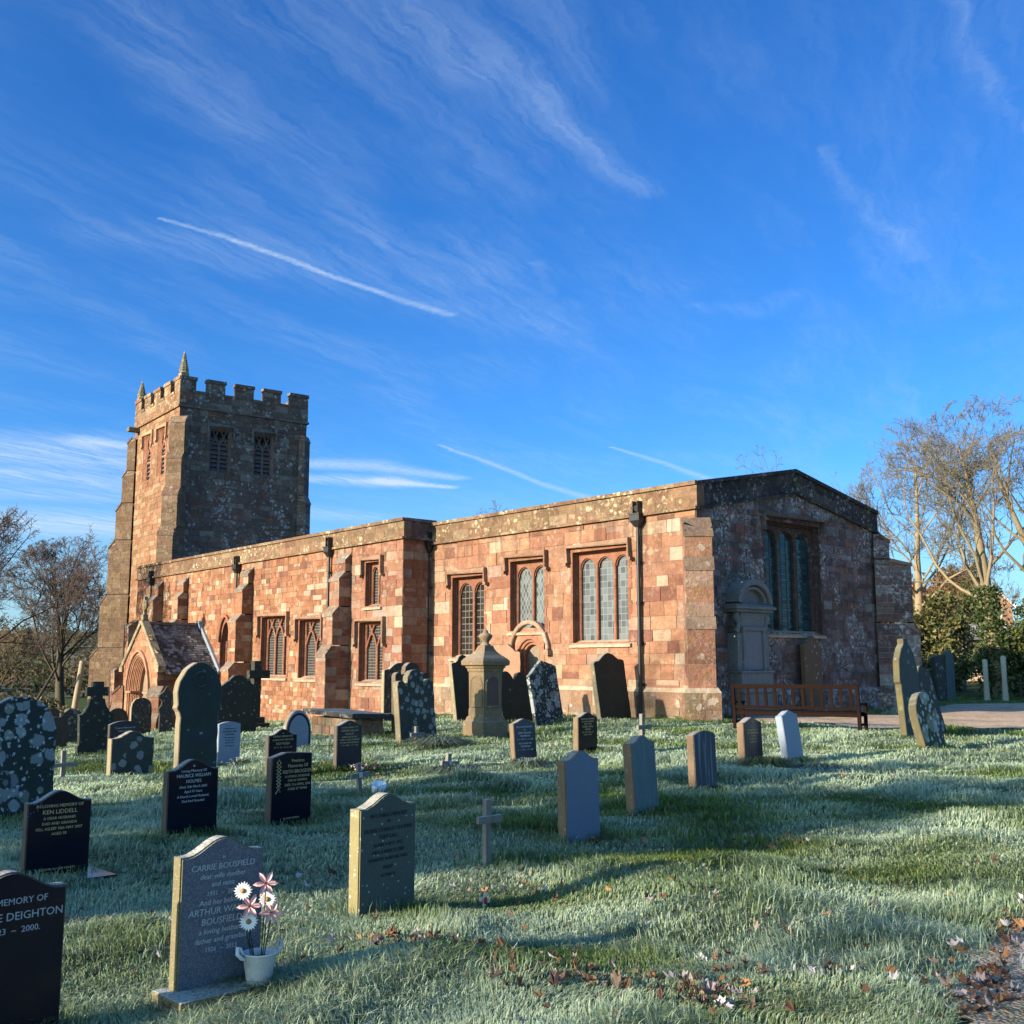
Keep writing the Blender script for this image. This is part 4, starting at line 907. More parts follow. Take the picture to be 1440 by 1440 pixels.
# ------------------------------------------------------------------ grass: real blades, denser near the camera
def build_grass():
    rs = np.random.RandomState(3)
    m, t, b = newmat('grass_blade')
    a = t.n.new('ShaderNodeAttribute'); a.attribute_name = 'tone'
    t.link(a.outputs['Color'], b.inputs['Base Color']); b.inputs['Roughness'].default_value = 0.75; b.inputs['Specular IOR Level'].default_value = 0.2
    tr = t.n.new('ShaderNodeBsdfTranslucent'); t.link(a.outputs['Color'], tr.inputs['Color'])
    mx = t.n.new('ShaderNodeMixShader'); mx.inputs[0].default_value = 0.35
    t.link(b.outputs[0], mx.inputs[1]); t.link(tr.outputs[0], mx.inputs[2]); t.link(mx.outputs[0], t.n['Material Output'].inputs['Surface'])
    # sample in the wedge that can be seen, widened a little
    N = 1150000
    u = rs.rand(N); rmin, rmax = 2.2, 62.0
    r = rmin*(rmax/rmin)**(u**0.80)
    # heading azimuth measured from +X, counter-clockwise
    h = math.atan2(HEAD.y, HEAD.x); th = h + rs.uniform(-R(34), R(34), N)
    x = r*np.cos(th); y = r*np.sin(th)
    ok = ~(inpoly(FAR_PATH, x, y) | inpoly(NEAR_PATH, x, y))
    # sprinkle of blades over the path edges
    edge = rs.rand(N) < 0.03; ok |= edge & (r < 12)
    thin = frost_noise(x*3.1+5, y*3.1-9); ok &= ~((thin < 0.33) & (rs.rand(N) < 0.65))
    ok &= ~((y > 24.9) & (x < -20.3) & (y < 35.3)); ok &= ~((x < -33.4) & (y > 23.7) & (y < 36))
    # longer untrimmed grass hugging the foot of every stone
    ex, ey = [], []
    for sx, sy, srad in SHELTER:
        if math.hypot(sx, sy) < 30:
            k = 260 if srad < .4 else 420
            ex.append(sx-0.08+rs.normal(0, 0.085, k)); ey.append(sy-0.1+rs.uniform(-0.36, 0.36, k)*(1 if srad < .4 else 1.8))
    ex = np.concatenate(ex); ey = np.concatenate(ey); nb = ok.sum()
    x = np.concatenate([x[ok], ex]); y = np.concatenate([y[ok], ey]); r = np.hypot(x, y); n = len(x)
    longer = np.arange(n) >= nb
    z = terrain(x, y)
    clump = frost_noise(x*2.3+11, y*2.3-4); fr = frost_noise(x, y)
    near = np.clip(14.0/r, 0.35, 1.0)
    hgt = (0.024 + 0.040*clump**1.5 + 0.022*rs.rand(n)) * (1+0.35*np.clip((r-7)/25, 0, 1))
    tuft = rs.rand(n) < np.clip((clump-0.55)*2.0, 0, .6)
    hgt = np.where(tuft, hgt*1.8, hgt); hgt = np.where(longer, 0.05+0.09*rs.rand(n), hgt)
    wid = (0.0021+0.0022*rs.rand(n))*np.clip(r/6.5, 0.8, 5.0)
    ang = rs.uniform(0, 2*np.pi, n); lean = rs.uniform(0.15, 1.25, n)*hgt; la = ang + rs.normal(0, 0.6, n)
    wind = frost_noise(x*1.3-7, y*1.3+3)*6.28
    la = np.where(rs.rand(n) < .5, wind, la)
    px, py = np.cos(la+np.pi/2), np.sin(la+np.pi/2); dx, dy = np.cos(la), np.sin(la)
    V = np.empty((n, 5, 3), np.float32)
    V[:, 0] = np.stack([x-px*wid, y-py*wid, z-0.006], -1); V[:, 1] = np.stack([x+px*wid, y+py*wid, z-0.006], -1)
    mx_, my_ = x+dx*lean*0.4, y+dy*lean*0.4
    V[:, 2] = np.stack([mx_+px*wid*0.75, my_+py*wid*0.75, z+hgt*0.62], -1); V[:, 3] = np.stack([mx_-px*wid*0.75, my_-py*wid*0.75, z+hgt*0.62], -1)
    V[:, 4] = np.stack([x+dx*lean*1.15, y+dy*lean*1.15, z+hgt*(0.95-0.25*(lean/hgt))], -1)
    base = np.arange(n)*5
    loops = np.stack([base, base+1, base+2, base+3, base+3, base+2, base+4], -1).ravel()
    ls = np.stack([np.arange(n)*7, np.arange(n)*7+4], -1).ravel(); lt = np.tile([4, 3], n)
    me = bpy.data.meshes.new('grass')
    me.vertices.add(n*5); me.vertices.foreach_set('co', V.ravel())
    me.loops.add(len(loops)); me.loops.foreach_set('vertex_index', loops.astype(np.int32))
    me.polygons.add(n*2); me.polygons.foreach_set('loop_start', ls.astype(np.int32)); me.polygons.foreach_set('loop_total', lt.astype(np.int32))
    me.update(calc_edges=True)
    g = rs.rand(n, 1)
    green = np.array([[0.060, 0.125, 0.022]])*(1-g) + np.array([[0.16, 0.22, 0.05]])*g
    straw = rs.rand(n) < 0.05; green[straw] = [0.24, 0.18, 0.08]
    fr = fr + rs.normal(0, 0.10, n)
    frost = np.clip((fr-0.12)*2.4, 0.0, 1.0)*np.clip(rs.normal(0.80, 0.30, n), 0, 1)
    # sheltered turf close to the stones and walls keeps clear of frost
    shel = np.zeros(n)
    for sx, sy, srad in SHELTER: shel = np.maximum(shel, np.exp(-((x-sx)**2+(y-sy)**2)/(2*srad*srad)))
    shel = np.maximum(shel, np.exp(-np.clip(24.2-y, 0, 9)/1.2)*(x < -19))
    frost *= (1-0.85*shel)
    white = np.array([[0.62, 0.75, 0.58]])
    cb = green*(1-0.45*frost[:, None]) + white*0.45*frost[:, None]
    ct = green*(1-0.92*frost[:, None]) + white*0.92*frost[:, None]
    cm = (cb+ct)/2
    colr = np.empty((n, 5, 4), np.float32); colr[..., 3] = 1
    colr[:, 0, :3] = cb; colr[:, 1, :3] = cb; colr[:, 2, :3] = cm; colr[:, 3, :3] = cm; colr[:, 4, :3] = ct
    at = me.attributes.new('tone', 'FLOAT_COLOR', 'POINT'); at.data.foreach_set('color', colr.ravel())
    me.materials.append(m)
    o = bpy.data.objects.new('grass', me); COL.objects.link(o)
    tag(o, 'short frosted grass of the churchyard lawn', 'grass', kind='stuff')
SHELTER = []

# ------------------------------------------------------------------ fallen leaves
CLUST = [(-5.27,3.67,22,0.12),(-5.19,3.88,40,0.16),(-4.84,3.86,40,0.15),(-4.49,3.84,24,0.14),(-4.25,3.85,30,0.15),(-4.14,4.00,30,0.16),(-3.98,4.14,26,0.16),(-3.77,4.20,20,0.14),(-3.68,4.36,34,0.14),(-3.51,4.39,40,0.13),(-3.95,5.01,14,0.1),(-7.32,2.77,16,0.12),(-7.11,2.87,30,0.13),(-6.85,2.97,22,0.1),(-6.94,7.38,20,0.25),(-7.02,7.89,8,0.3),(-6.94,8.48,8,0.2),(-6.38,8.57,14,0.3),(-6.40,5.58,12,0.2),(-5.86,5.66,10,0.2),(-5.76,5.35,8,0.2),(-4.93,5.75,10,0.12),(-6.43,8.52,10,0.3),(-6.18,8.79,12,0.25),(-4.07,5.83,8,0.1),(-4.18,5.84,8,0.1),(-3.41,5.15,14,0.12),(-3.97,6.51,4,0.08),(-3.01,5.44,6,0.1),(-3.93,7.45,3,0.06),(-3.13,6.37,12,0.1),(-2.68,5.45,30,0.1),(-2.55,5.10,30,0.1),(-2.80,5.77,24,0.1),(-3.26,7.01,16,0.1),(-7.71,4.64,14,0.15),(-7.43,4.72,12,0.12),(-8.25,6.03,2,0.04),(-5.25,2.37,10,0.1),(-4.83,2.51,12,0.1),(-4.63,2.80,5,0.1),(-8.85,3.87,14,0.15),(-5.18,2.96,8,0.1),(-5.20,3.19,8,0.12),(-6.75,14.24,8,0.4),(-7.61,13.29,8,0.5),(-6.79,10.24,10,0.4),(-13.00,9.19,4,0.3),(-63.73,30.94,0,0.1),]
def build_leaves():
    rng = random.Random(8); mb = MB()
    def leaf(x, y, z, s, flat):
        k = 5; yaw = rng.uniform(0, 6.28); curl = rng.uniform(0.35, 1.3); tilt = rng.uniform(-.7, .7)*flat; roll = rng.uniform(-.7, .7)*flat
        out = [(0, 0)]
        for i in range(11):
            a = -2.5+5.0*i/10; r = s*(1.0 if i % 2 == 0 else 0.66)*rng.uniform(.8, 1.15)*(0.75+0.35*math.cos(a)); out.append((r*math.cos(a), r*math.sin(a)))
        q = Matrix.Rotation(yaw, 4, 'Z') @ Matrix.Rotation(tilt, 4, 'X') @ Matrix.Rotation(roll, 4, 'Y')
        vs = [Vector((x, y, z)) + q @ Vector((p[0], p[1], curl*(p[0]**2+p[1]**2)/s*rng.uniform(.6, 1.2))) for p in out]
        c = rng.choices([(0.24, 0.115, 0.05), (0.13, 0.07, 0.045), (0.38, 0.20, 0.085), (0.07, 0.045, 0.038), (0.36, 0.31, 0.29), (0.46, 0.44, 0.44), (0.20, 0.14, 0.11)], [3.4, 4, 1.6, 4, 2.2, 1.6, 3])[0]
        mb.add(vs, [(0, i, i+1) for i in range(1, 11)], jitter(c, rng, .2))
    for x, y, n, s in CLUST:
        for _ in range(int(n*1.5)):
            px, py = x+rng.gauss(0, s), y+rng.gauss(0, s)
            leaf(px, py, tz(px, py, True)+rng.uniform(0.0, 0.045), rng.uniform(0.016, 0.044), 1)
    for _ in range(420):
        d = 4.2*(28/4.2)**rng.random(); a = math.atan2(HEAD.y, HEAD.x)+rng.uniform(-.5, .5)
        px, py = d*math.cos(a), d*math.sin(a)
        if py > 24.5: continue
        leaf(px, py, tz(px, py, True)+rng.uniform(0.02, 0.055), rng.uniform(0.020, 0.042), 1)
    # drift along the edge of the near path
    for _ in range(110):
        f = rng.random(); i = rng.randrange(1, 4); p, q = NEAR_PATH[i], NEAR_PATH[i+1]
        px = p[0]+(q[0]-p[0])*f+rng.gauss(0.05, .12); py = p[1]+(q[1]-p[1])*f+rng.gauss(0, .12)
        leaf(px, py, tz(px, py, True)+rng.uniform(0.03, 0.06), rng.uniform(0.02, 0.046), 1)
    o = mb.build('fallen_leaves', toned('dead_leaf', 0.8, 40, 0.3, 0.2, 0.25, 0.25))
    tag(o, 'brown and frosted fallen leaves lying in drifts on the grass', 'leaves', kind='stuff')

# ------------------------------------------------------------------ trees
def envelope_ok(p, env):
    if env is None: return True
    c, r = env; return ((p.x-c.x)/r[0])**2+((p.y-c.y)/r[1])**2+((p.z-c.z)/r[2])**2 < 1
def bare_tree(name, base, H, label, seed, trunk_r=0.35, fork=0.35, spread=0.55, env=None, bark=(0.16, 0.125, 0.08), twig=(0.13, 0.10, 0.075), nl=(9, 6, 6, 5), up=0.25, lean=(0, 0), twigr=0.016, ivy=0.0, group=None, limbs=None, lfac=(0.48, 0.5, 0.5, 0.55)):
    rng = random.Random(seed)
    root = empty(name, base)
    tag(root, label, 'tree', group)
    trunk, crown = MB(), MB(); B = Vector((0, 0, 0))
    tips = []
    def grow(p, d, L, r0, r1, level, nseg, wob, upf):
        pts = [p.copy()]; d = d.normalized()
        for i in range(nseg):
            d = (d + Vector((rng.gauss(0, wob), rng.gauss(0, wob), rng.gauss(0, wob)+upf))).normalized()
            q = pts[-1]+d*(L/nseg)
            if level >= 1 and not envelope_ok(q, env):
                if len(pts) < 2: q = pts[-1]+d*(L/nseg)*0.35
                else: break
            pts.append(q)
        n = len(pts)-1
        rad = [r0+(r1-r0)*i/max(1, nseg) for i in range(n+1)]
        return pts, rad
    def rec(pts, rad, level, L):
        if level >= len(nl): return
        act = sum((pts[i+1]-pts[i]).length for i in range(len(pts)-1))
        k = nl[level] if level == 0 else max(2, int(round(nl[level]*min(1.0, act/max(L, 1e-6))))); n = len(pts)-1
        for i in range(k):
            f = rng.uniform(0.22 if level else fork, 1.0) if not (level and i == 0) else 1.0
            x = f*n; j = min(int(x), n-1); p = pts[j].lerp(pts[j+1], x-j); r = rad[j]+(rad[j+1]-rad[j])*(x-j)
            ax = (pts[j+1]-pts[j]).normalized()
            perp = ax.orthogonal().normalized(); perp = Matrix.Rotation(rng.uniform(0, 6.283), 3, ax) @ perp
            ang = rng.uniform(0.45, 1.05)*(1.25-0.5*f if level == 0 else 1)
            d = ax*math.cos(ang)+perp*math.sin(ang); d.z += up*(0.6 if level else 1)*0.5
            l = L*lfac[min(level, 3)]*rng.uniform(0.7, 1.15)*(1.15-0.45*f if level == 0 else 1.1-0.4*f)
            r0 = max(twigr, min(r*0.72, r*(0.52 if level else 0.36)))
            r1 = max(twigr*0.8, r0*0.35)
            ns = (7, 6, 5, 3)[min(level, 3)]
            q, rr = grow(p, d, l, r0, r1, level+1, ns, (0.16, 0.17, 0.18, 0.2)[min(level, 3)], up*(0.10, 0.07, 0.05, 0.05)[min(level, 3)])
            if len(q) < 2: continue
            (trunk if level == 0 else crown).tube(q, rr, (6, 4, 3, 3)[min(level, 3)], jitter(bark if level < 1 else twig, rng, .15), 0, False)
            rec(q, rr, level+1, l)
    d0 = Vector((lean[0], lean[1], 1))
    pts, rad = grow(B - Vector((0, 0, 0.3)), d0, H*0.86, trunk_r, trunk_r*0.12, 0, 10, 0.05, 0.03)
    rad[0] = trunk_r*1.35
    trunk.tube(pts, rad, 9, bark, 0, False)
    rec(pts, rad, 0, H)
    for lm in (limbs or []):
        lp = [Vector(q) for q in lm]
        L = sum((lp[i+1]-lp[i]).length for i in range(len(lp)-1))
        rr = [trunk_r*0.42*(1-0.75*i/(len(lp)-1)) for i in range(len(lp))]
        trunk.tube(lp, rr, 7, bark, 0, False); rec(lp, rr, 1, L*1.0)
    trunk.build('trunk', M['bark'], root); crown.build('crown', M['bark'], root)
    if ivy:
        iv = MB()
        for _ in range(int(9000*ivy)):
            z = rng.uniform(0.1, ivy*H); j = min(range(len(pts)), key=lambda i: abs(pts[i].z-z)); a = rng.uniform(0, 6.28); rr = rad[j]+abs(rng.gauss(0.18, 0.16))
            c = Vector((pts[j].x+rr*math.cos(a), pts[j].y+rr*math.sin(a), z))
            leafcard(iv, c, rng.uniform(0.07, 0.13), rng, ((0.03, 0.06, 0.015), (0.06, 0.095, 0.025), (0.10, 0.12, 0.04)))
        iv.build('ivy', M['leaf'], root)
    return root
def leafcard(mb, c, s, rng, cols):
    n = Vector((rng.gauss(0, 1), rng.gauss(0, 1), rng.gauss(0.4, 1))).normalized(); a = n.orthogonal().normalized(); b = n.cross(a)
    th = rng.uniform(0, 6.28); u = a*math.cos(th)+b*math.sin(th); v = n.cross(u)
    mb.add([c-u*s, c+v*s*0.55+n*s*.12, c+u*s, c-v*s*0.55+n*s*.12], [(0, 1, 2, 3)], jitter(rng.choice(cols), rng, .2))
M['bark'] = toned('bark', 0.9, 9, 0.45, 0.5, 0.2, 0, 0.03)
M['leaf'] = toned('evergreen_leaf', 0.5, 3, 0.3, 0.0, 0.4, 0.25)
M['dryleaf'] = toned('dry_beech_leaf', 0.8, 3, 0.3, 0.0, 0.2, 0.35)

def shrub(name, base, clumps, label, seed, cols, n=1600, s=0.11, stem=(0.10, 0.075, 0.05), group=None, mat='leaf', cat='shrub'):
    """leafy mass: clumps = [(dx, dy, dz, rx, ry, rz)]; leaves spread through each clump, denser towards its outside"""
    rng = random.Random(seed); root = empty(name, base); tag(root, label, cat, group)
    fo, st = MB(), MB()
    tot = sum(c[3]*c[4]*c[5] for c in clumps)**1.0
    for (cx, cy, cz, rx, ry, rz) in clumps:
        k = int(2.2*n*(rx*ry*rz)/tot)
        subs = [(Vector((rng.gauss(0, 1), rng.gauss(0, 1), rng.gauss(0.2, 1))).normalized()*rng.uniform(0.55, 1.0)) for _ in range(14)]
        for _ in range(k):
            q = rng.choice(subs); p = q + Vector((rng.gauss(0, .19), rng.gauss(0, .19), rng.gauss(0, .17)))
            c = Vector((cx+p.x*rx, cy+p.y*ry, max(0.05, cz+p.z*rz)))
            leafcard(fo, c, 1.15*s*rng.uniform(0.6, 1.3), rng, cols)
        for q in subs[:8]:
            e = Vector((cx+q.x*rx*.9, cy+q.y*ry*.9, max(0.1, cz+q.z*rz*.9)))
            st.tube([Vector((cx*.6, cy*.6, -0.2)), Vector((cx*.8, cy*.8, cz*0.5)).lerp(e, .3), e], [0.06, 0.04, 0.015], 4, stem, 0, False)
    fo.build('foliage', M[mat], root); st.build('stem', M['bark'], root)
    return root

def rel(px_depth_pt): return px_depth_pt
GREEN = ((0.05, 0.08, 0.02), (0.075, 0.11, 0.026), (0.12, 0.145, 0.04), (0.03, 0.05, 0.015))
OLIVE = ((0.13, 0.125, 0.04), (0.17, 0.155, 0.05), (0.09, 0.10, 0.03), (0.21, 0.18, 0.065))
BROWN = ((0.24, 0.13, 0.065), (0.20, 0.10, 0.05), (0.28, 0.17, 0.09), (0.15, 0.085, 0.05))

def build_vegetation():
    g = lambda x, y: (x, y, tz(x, y)-0.1)
    rt = 'bare trees east of the church'
    bare_tree('bare_tree', g(-31.5, 58.0), 15.6, 'tall bare sycamore with pale trunk nearest the chancel wall', 21, 0.36, 0.36, env=(Vector((-0.3, 0.0, 9.2)), (4.6, 4.6, 6.8)), bark=(0.26, 0.20, 0.12), twig=(0.15, 0.135, 0.10), nl=(17, 8, 8, 7), twigr=0.010, up=0.4, group=rt)
    bare_tree('bare_tree', g(-24.0, 52.0), 15.2, 'spreading bare tree with ivy thick on its lower trunk', 34, 0.42, 0.30, env=(Vector((1.0, 0.8, 9.0)), (6.6, 6.6, 6.4)), bark=(0.20, 0.16, 0.095), twig=(0.145, 0.13, 0.092), nl=(16, 8, 8, 7), twigr=0.010, up=0.45, ivy=0.36, group=rt, lean=(0.0, 0.02))
    bare_tree('bare_tree', g(-20.6, 52.9), 14.0, 'bare tree with an ivied trunk at the right edge', 35, 0.40, 0.30, env=(Vector((0.3, 0.3, 9.0)), (4.6, 4.6, 6.0)), bark=(0.18, 0.145, 0.085), twig=(0.16, 0.135, 0.08), nl=(12, 7, 8, 7), twigr=0.010, ivy=0.45, up=0.45, group=rt)
    bare_tree('bare_tree', g(-40.5, 66.0), 9.5, 'low bare thorn tree tangled beside the pale sycamore trunk', 47, 0.16, 0.2, env=(Vector((0, 0, 5.0)), (4.6, 4.6, 4.6)), bark=(0.22, 0.16, 0.08), twig=(0.17, 0.135, 0.06), nl=(13, 8, 7, 6), twigr=0.010, group=rt)
    bare_tree('bare_tree', g(-26.5, 60.5), 8.8, 'slender leaning bare tree between the two big trees', 52, 0.14, 0.3, env=(Vector((-1.5, 0, 5.4)), (4.2, 4.0, 3.6)), bark=(0.30, 0.23, 0.14), twig=(0.18, 0.14, 0.07), nl=(9, 8, 7, 6), twigr=0.010, group=rt, lean=(-0.35, -0.15))
    lt = 'bare trees west of the church'
    bare_tree('bare_tree', g(-76.6, 26.0), 12.9, 'dark many-limbed bare tree beside the timber post', 61, 0.38, 0.22, env=(Vector((0.3, 0.3, 7.6)), (6.0, 6.0, 5.6)), bark=(0.085, 0.07, 0.045), twig=(0.10, 0.075, 0.065), nl=(22, 9, 9, 7), twigr=0.012, group=lt, up=0.35)
    bare_tree('bare_tree', g(-62.5, 15.2), 13.6, 'dark bare tree whose branches reach in at the left edge', 67, 0.36, 0.24, env=(Vector((0.2, 0.3, 8.2)), (5.6, 5.6, 5.6)), bark=(0.085, 0.07, 0.045), twig=(0.10, 0.075, 0.065), nl=(19, 9, 9, 6), twigr=0.012, group=lt)
    bare_tree('bare_tree', g(-119.0, 46.0), 22.0, 'distant tall bare tree seen behind the tower buttress', 71, 0.45, 0.25, env=(Vector((0.0, 0.0, 13)), (7.5, 7.5, 9)), bark=(0.10, 0.08, 0.06), twig=(0.13, 0.09, 0.08), nl=(16, 8, 8, 6), twigr=0.022, group=lt)
    bare_tree('bare_tree', g(-96.0, 27.0), 9.0, 'small bare tree with a low round crown on the far slope', 73, 0.22, 0.2, env=(Vector((0, 0, 5.2)), (4.6, 4.6, 4.4)), bark=(0.12, 0.10, 0.05), twig=(0.15, 0.11, 0.06), nl=(12, 7, 6, 5), twigr=0.024, group=lt)
    bare_tree('bare_tree', g(-84.0, 19.0), 8.0, 'mossy bare tree with twisted low limbs at the left edge', 75, 0.22, 0.15, env=(Vector((0, 0, 4.6)), (5.2, 5.2, 4.2)), bark=(0.15, 0.13, 0.05), twig=(0.14, 0.115, 0.055), nl=(13, 7, 6, 5), twigr=0.020, group=lt)
    # tops of trees that show over the roofs
    bare_tree('bare_tree', g(-53.4, 45.3), 12.6, 'bare tree top just showing over the chancel parapet', 81, 0.22, 0.4, env=(Vector((0, 0, 8.6)), (2.4, 2.4, 4.3)), nl=(9, 5, 4, 3), twigr=0.012, group='trees behind the church')
    bare_tree('bare_tree', g(-45.1, 62.3), 16.4, 'bare tree top just showing over the chancel gable', 83, 0.26, 0.45, env=(Vector((0, 0, 12)), (2.6, 2.6, 5.0)), nl=(9, 5, 4, 3), twigr=0.012, group='trees behind the church')
    # evergreen shrubbery beyond the chancel
    sh = 'shrubs beyond the gravel path'
    shrub('holly_bush', g(-29.6, 50.5), [(0, 0, 1.5, 1.5, 1.5, 1.7), (1.2, 0.8, 1.1, 1.2, 1.2, 1.3)], 'dark glossy holly bush close to the corner of the chancel', 91, GREEN, 2600, 0.085, group=sh)
    shrub('yew_bush', g(-29.8, 56.5), [(0, 0, 2.2, 1.9, 1.9, 2.4), (0.6, 0, 4.2, 1.0, 1.0, 1.4)], 'tall olive yew bush behind the pair of leaning headstones', 92, OLIVE+GREEN[:1], 3600, 0.11, group=sh)
    shrub('laurel_bush', g(-24.8, 53.8), [(0, 0, 1.3, 1.9, 1.7, 1.5), (1.8, 1.2, 1.0, 1.6, 1.4, 1.2)], 'broad green laurel bush behind the two white posts', 93, GREEN+((0.12, 0.13, 0.04),), 3000, 0.09, group=sh)
    shrub('yew_bush', g(-32.5, 62.5), [(0, 0, 2.4, 2.2, 2.2, 2.8)], 'golden green yew bush directly behind the pale sycamore trunk', 94, OLIVE, 3000, 0.12, group=sh)
    shrub('holly_bush', g(-22.9, 53.6), [(0, 0, 1.8, 1.7, 1.7, 2.0), (0.3, 0.3, 3.6, 1.2, 1.2, 1.4)], 'tall ivy-green holly bush at the right edge', 95, GREEN+((0.11, 0.12, 0.035),), 3000, 0.095, group=sh)
    shrub('conifer_tree', (-36.6, 76.0, 0.4), [(0, 0, 2.0, 2.2, 2.2, 2.2), (0, 0, 4.6, 1.5, 1.5, 1.8), (0, 0, 6.9, 0.8, 0.8, 1.6)], 'dark pointed conifer in front of the pink house', 96, GREEN+OLIVE[2:3], 3600, 0.15, cat='tree')
    for i, (x, y, h, lb) in enumerate([(-60.0, 108.0, 9.5, 'round russet beech crown left of the pink house'), (-54.4, 107.0, 10.4, 'round russet beech crown nearest to the pink house'), (-66.5, 112.0, 9.0, 'round russet beech crown half hidden by the sycamore trunk')]):
        shrub('beech_tree', (x, y, 0.5), [(0, 0, h*.55, 2.9, 2.9, h*.45), (0.8, 0.5, h*.78, 1.9, 1.9, h*.22)], lb, 100+i, BROWN, 2400, 0.22, group='russet beeches behind the churchyard', mat='dryleaf', cat='tree')
    shrub('hawthorn_bush', g(-72.0, 22.0), [(0, 0, 1.0, 2.2, 2.2, 1.2), (2.5, 1.0, 0.9, 1.8, 1.8, 1.0)], 'low brown hawthorn thicket below the left tree', 110, ((0.10, 0.085, 0.04), (0.07, 0.075, 0.03), (0.13, 0.10, 0.05)), 1600, 0.12)
    # evergreens south of the graves, whose long shadow lies over the middle rows
    for i, (x, y, h, w, lb) in enumerate([(-13.3, -20.5, 10.0, 2.3, 'dense dark yew south of the graves, nearer the lane'), (-17.0, -21.5, 10.6, 2.8, 'dense dark yew south of the graves, the larger one')]):
        shrub('yew_tree', (x, y, 0.0), [(0, 0, h*.42, w, w, h*.44), (0.3, 0, h*.72, w*.65, w*.65, h*.26)], lb, 120+i, GREEN, 2300, 0.24, group='yews south of the graves', cat='tree')
    bare_tree('bare_tree', g(-31.5, -36.0), 22.0, 'tall bare lime tree, out of view far south of the graves', 133, 0.42, 0.35, env=(Vector((0, 0, 15.0)), (5.0, 5.0, 7.0)), nl=(16, 7, 6, 5), twigr=0.02)  # unseen tree, kept for the soft dapple it casts on the chancel
    bare_tree('bare_tree', g(-4.5, -26.0), 14.0, 'bare lime tree standing south of the churchyard lawn', 131, 0.34, 0.25, env=(Vector((0, 0, 8.5)), (5.5, 5.5, 6.5)), nl=(14, 7, 6, 5), twigr=0.02)

def build_hills():
    m, t, b = newmat('far_pasture')
    tc = t.n.new('ShaderNodeTexCoord').outputs['Object']
    c = t.mix(t.ramp(t.noise(tc, 0.02, 3, 0.6), 0.4, 0.6), (0.075, 0.095, 0.03), (0.11, 0.10, 0.05))
    t.link(t.mix(t.ramp(t.noise(tc, 0.12, 4, 0.7), 0.45, 0.7), c, (0.07, 0.055, 0.03)), b.inputs['Base Color']); b.inputs['Roughness'].default_value = 1.0
    th = np.radians(np.linspace(95, 215, 90)); rr = np.array([130, 170, 220, 280, 340, 400, 480, 600, 900.])
    hh = np.array([-3.2, -2.0, 0.5, 4, 8, 11.5, 14, 15, 10])
    X = np.outer(rr, np.cos(th)); Y = np.outer(rr, np.sin(th))
    Z = hh[:, None]*(1+0.18*np.sin(th*9)[None, :]+0.1*np.sin(th*23+1)[None, :])
    grid_mesh('hills', np.stack([X, Y, Z], -1).reshape(-1, 3), len(rr), len(th), m, kind='structure')
    rng = random.Random(4); mb = MB()
    for _ in range(900):
        a = R(rng.uniform(140, 172)); r = rng.choice([rng.uniform(150, 210), rng.uniform(240, 420)]); z0 = float(np.interp(r, rr, hh))
        h = rng.uniform(2.5, 6); w = h*rng.uniform(.45, .7); c0 = Vector((r*math.cos(a), r*math.sin(a), z0-0.5))
        col = rng.choice([(0.10, 0.075, 0.05), (0.13, 0.09, 0.055), (0.08, 0.085, 0.035), (0.055, 0.065, 0.03)])
        for _ in range(46):
            p = Vector((rng.gauss(0, .45), rng.gauss(0, .45), rng.gauss(0.5, .28)))
            leafcard(mb, c0+Vector((p.x*w, p.y*w, max(0, p.z)*h)), 0.42, rng, (col,))
    o = mb.build('far_woodland', M['dryleaf']); tag(o, 'brown winter woodland on the far hillside at the left', 'woodland', kind='stuff')

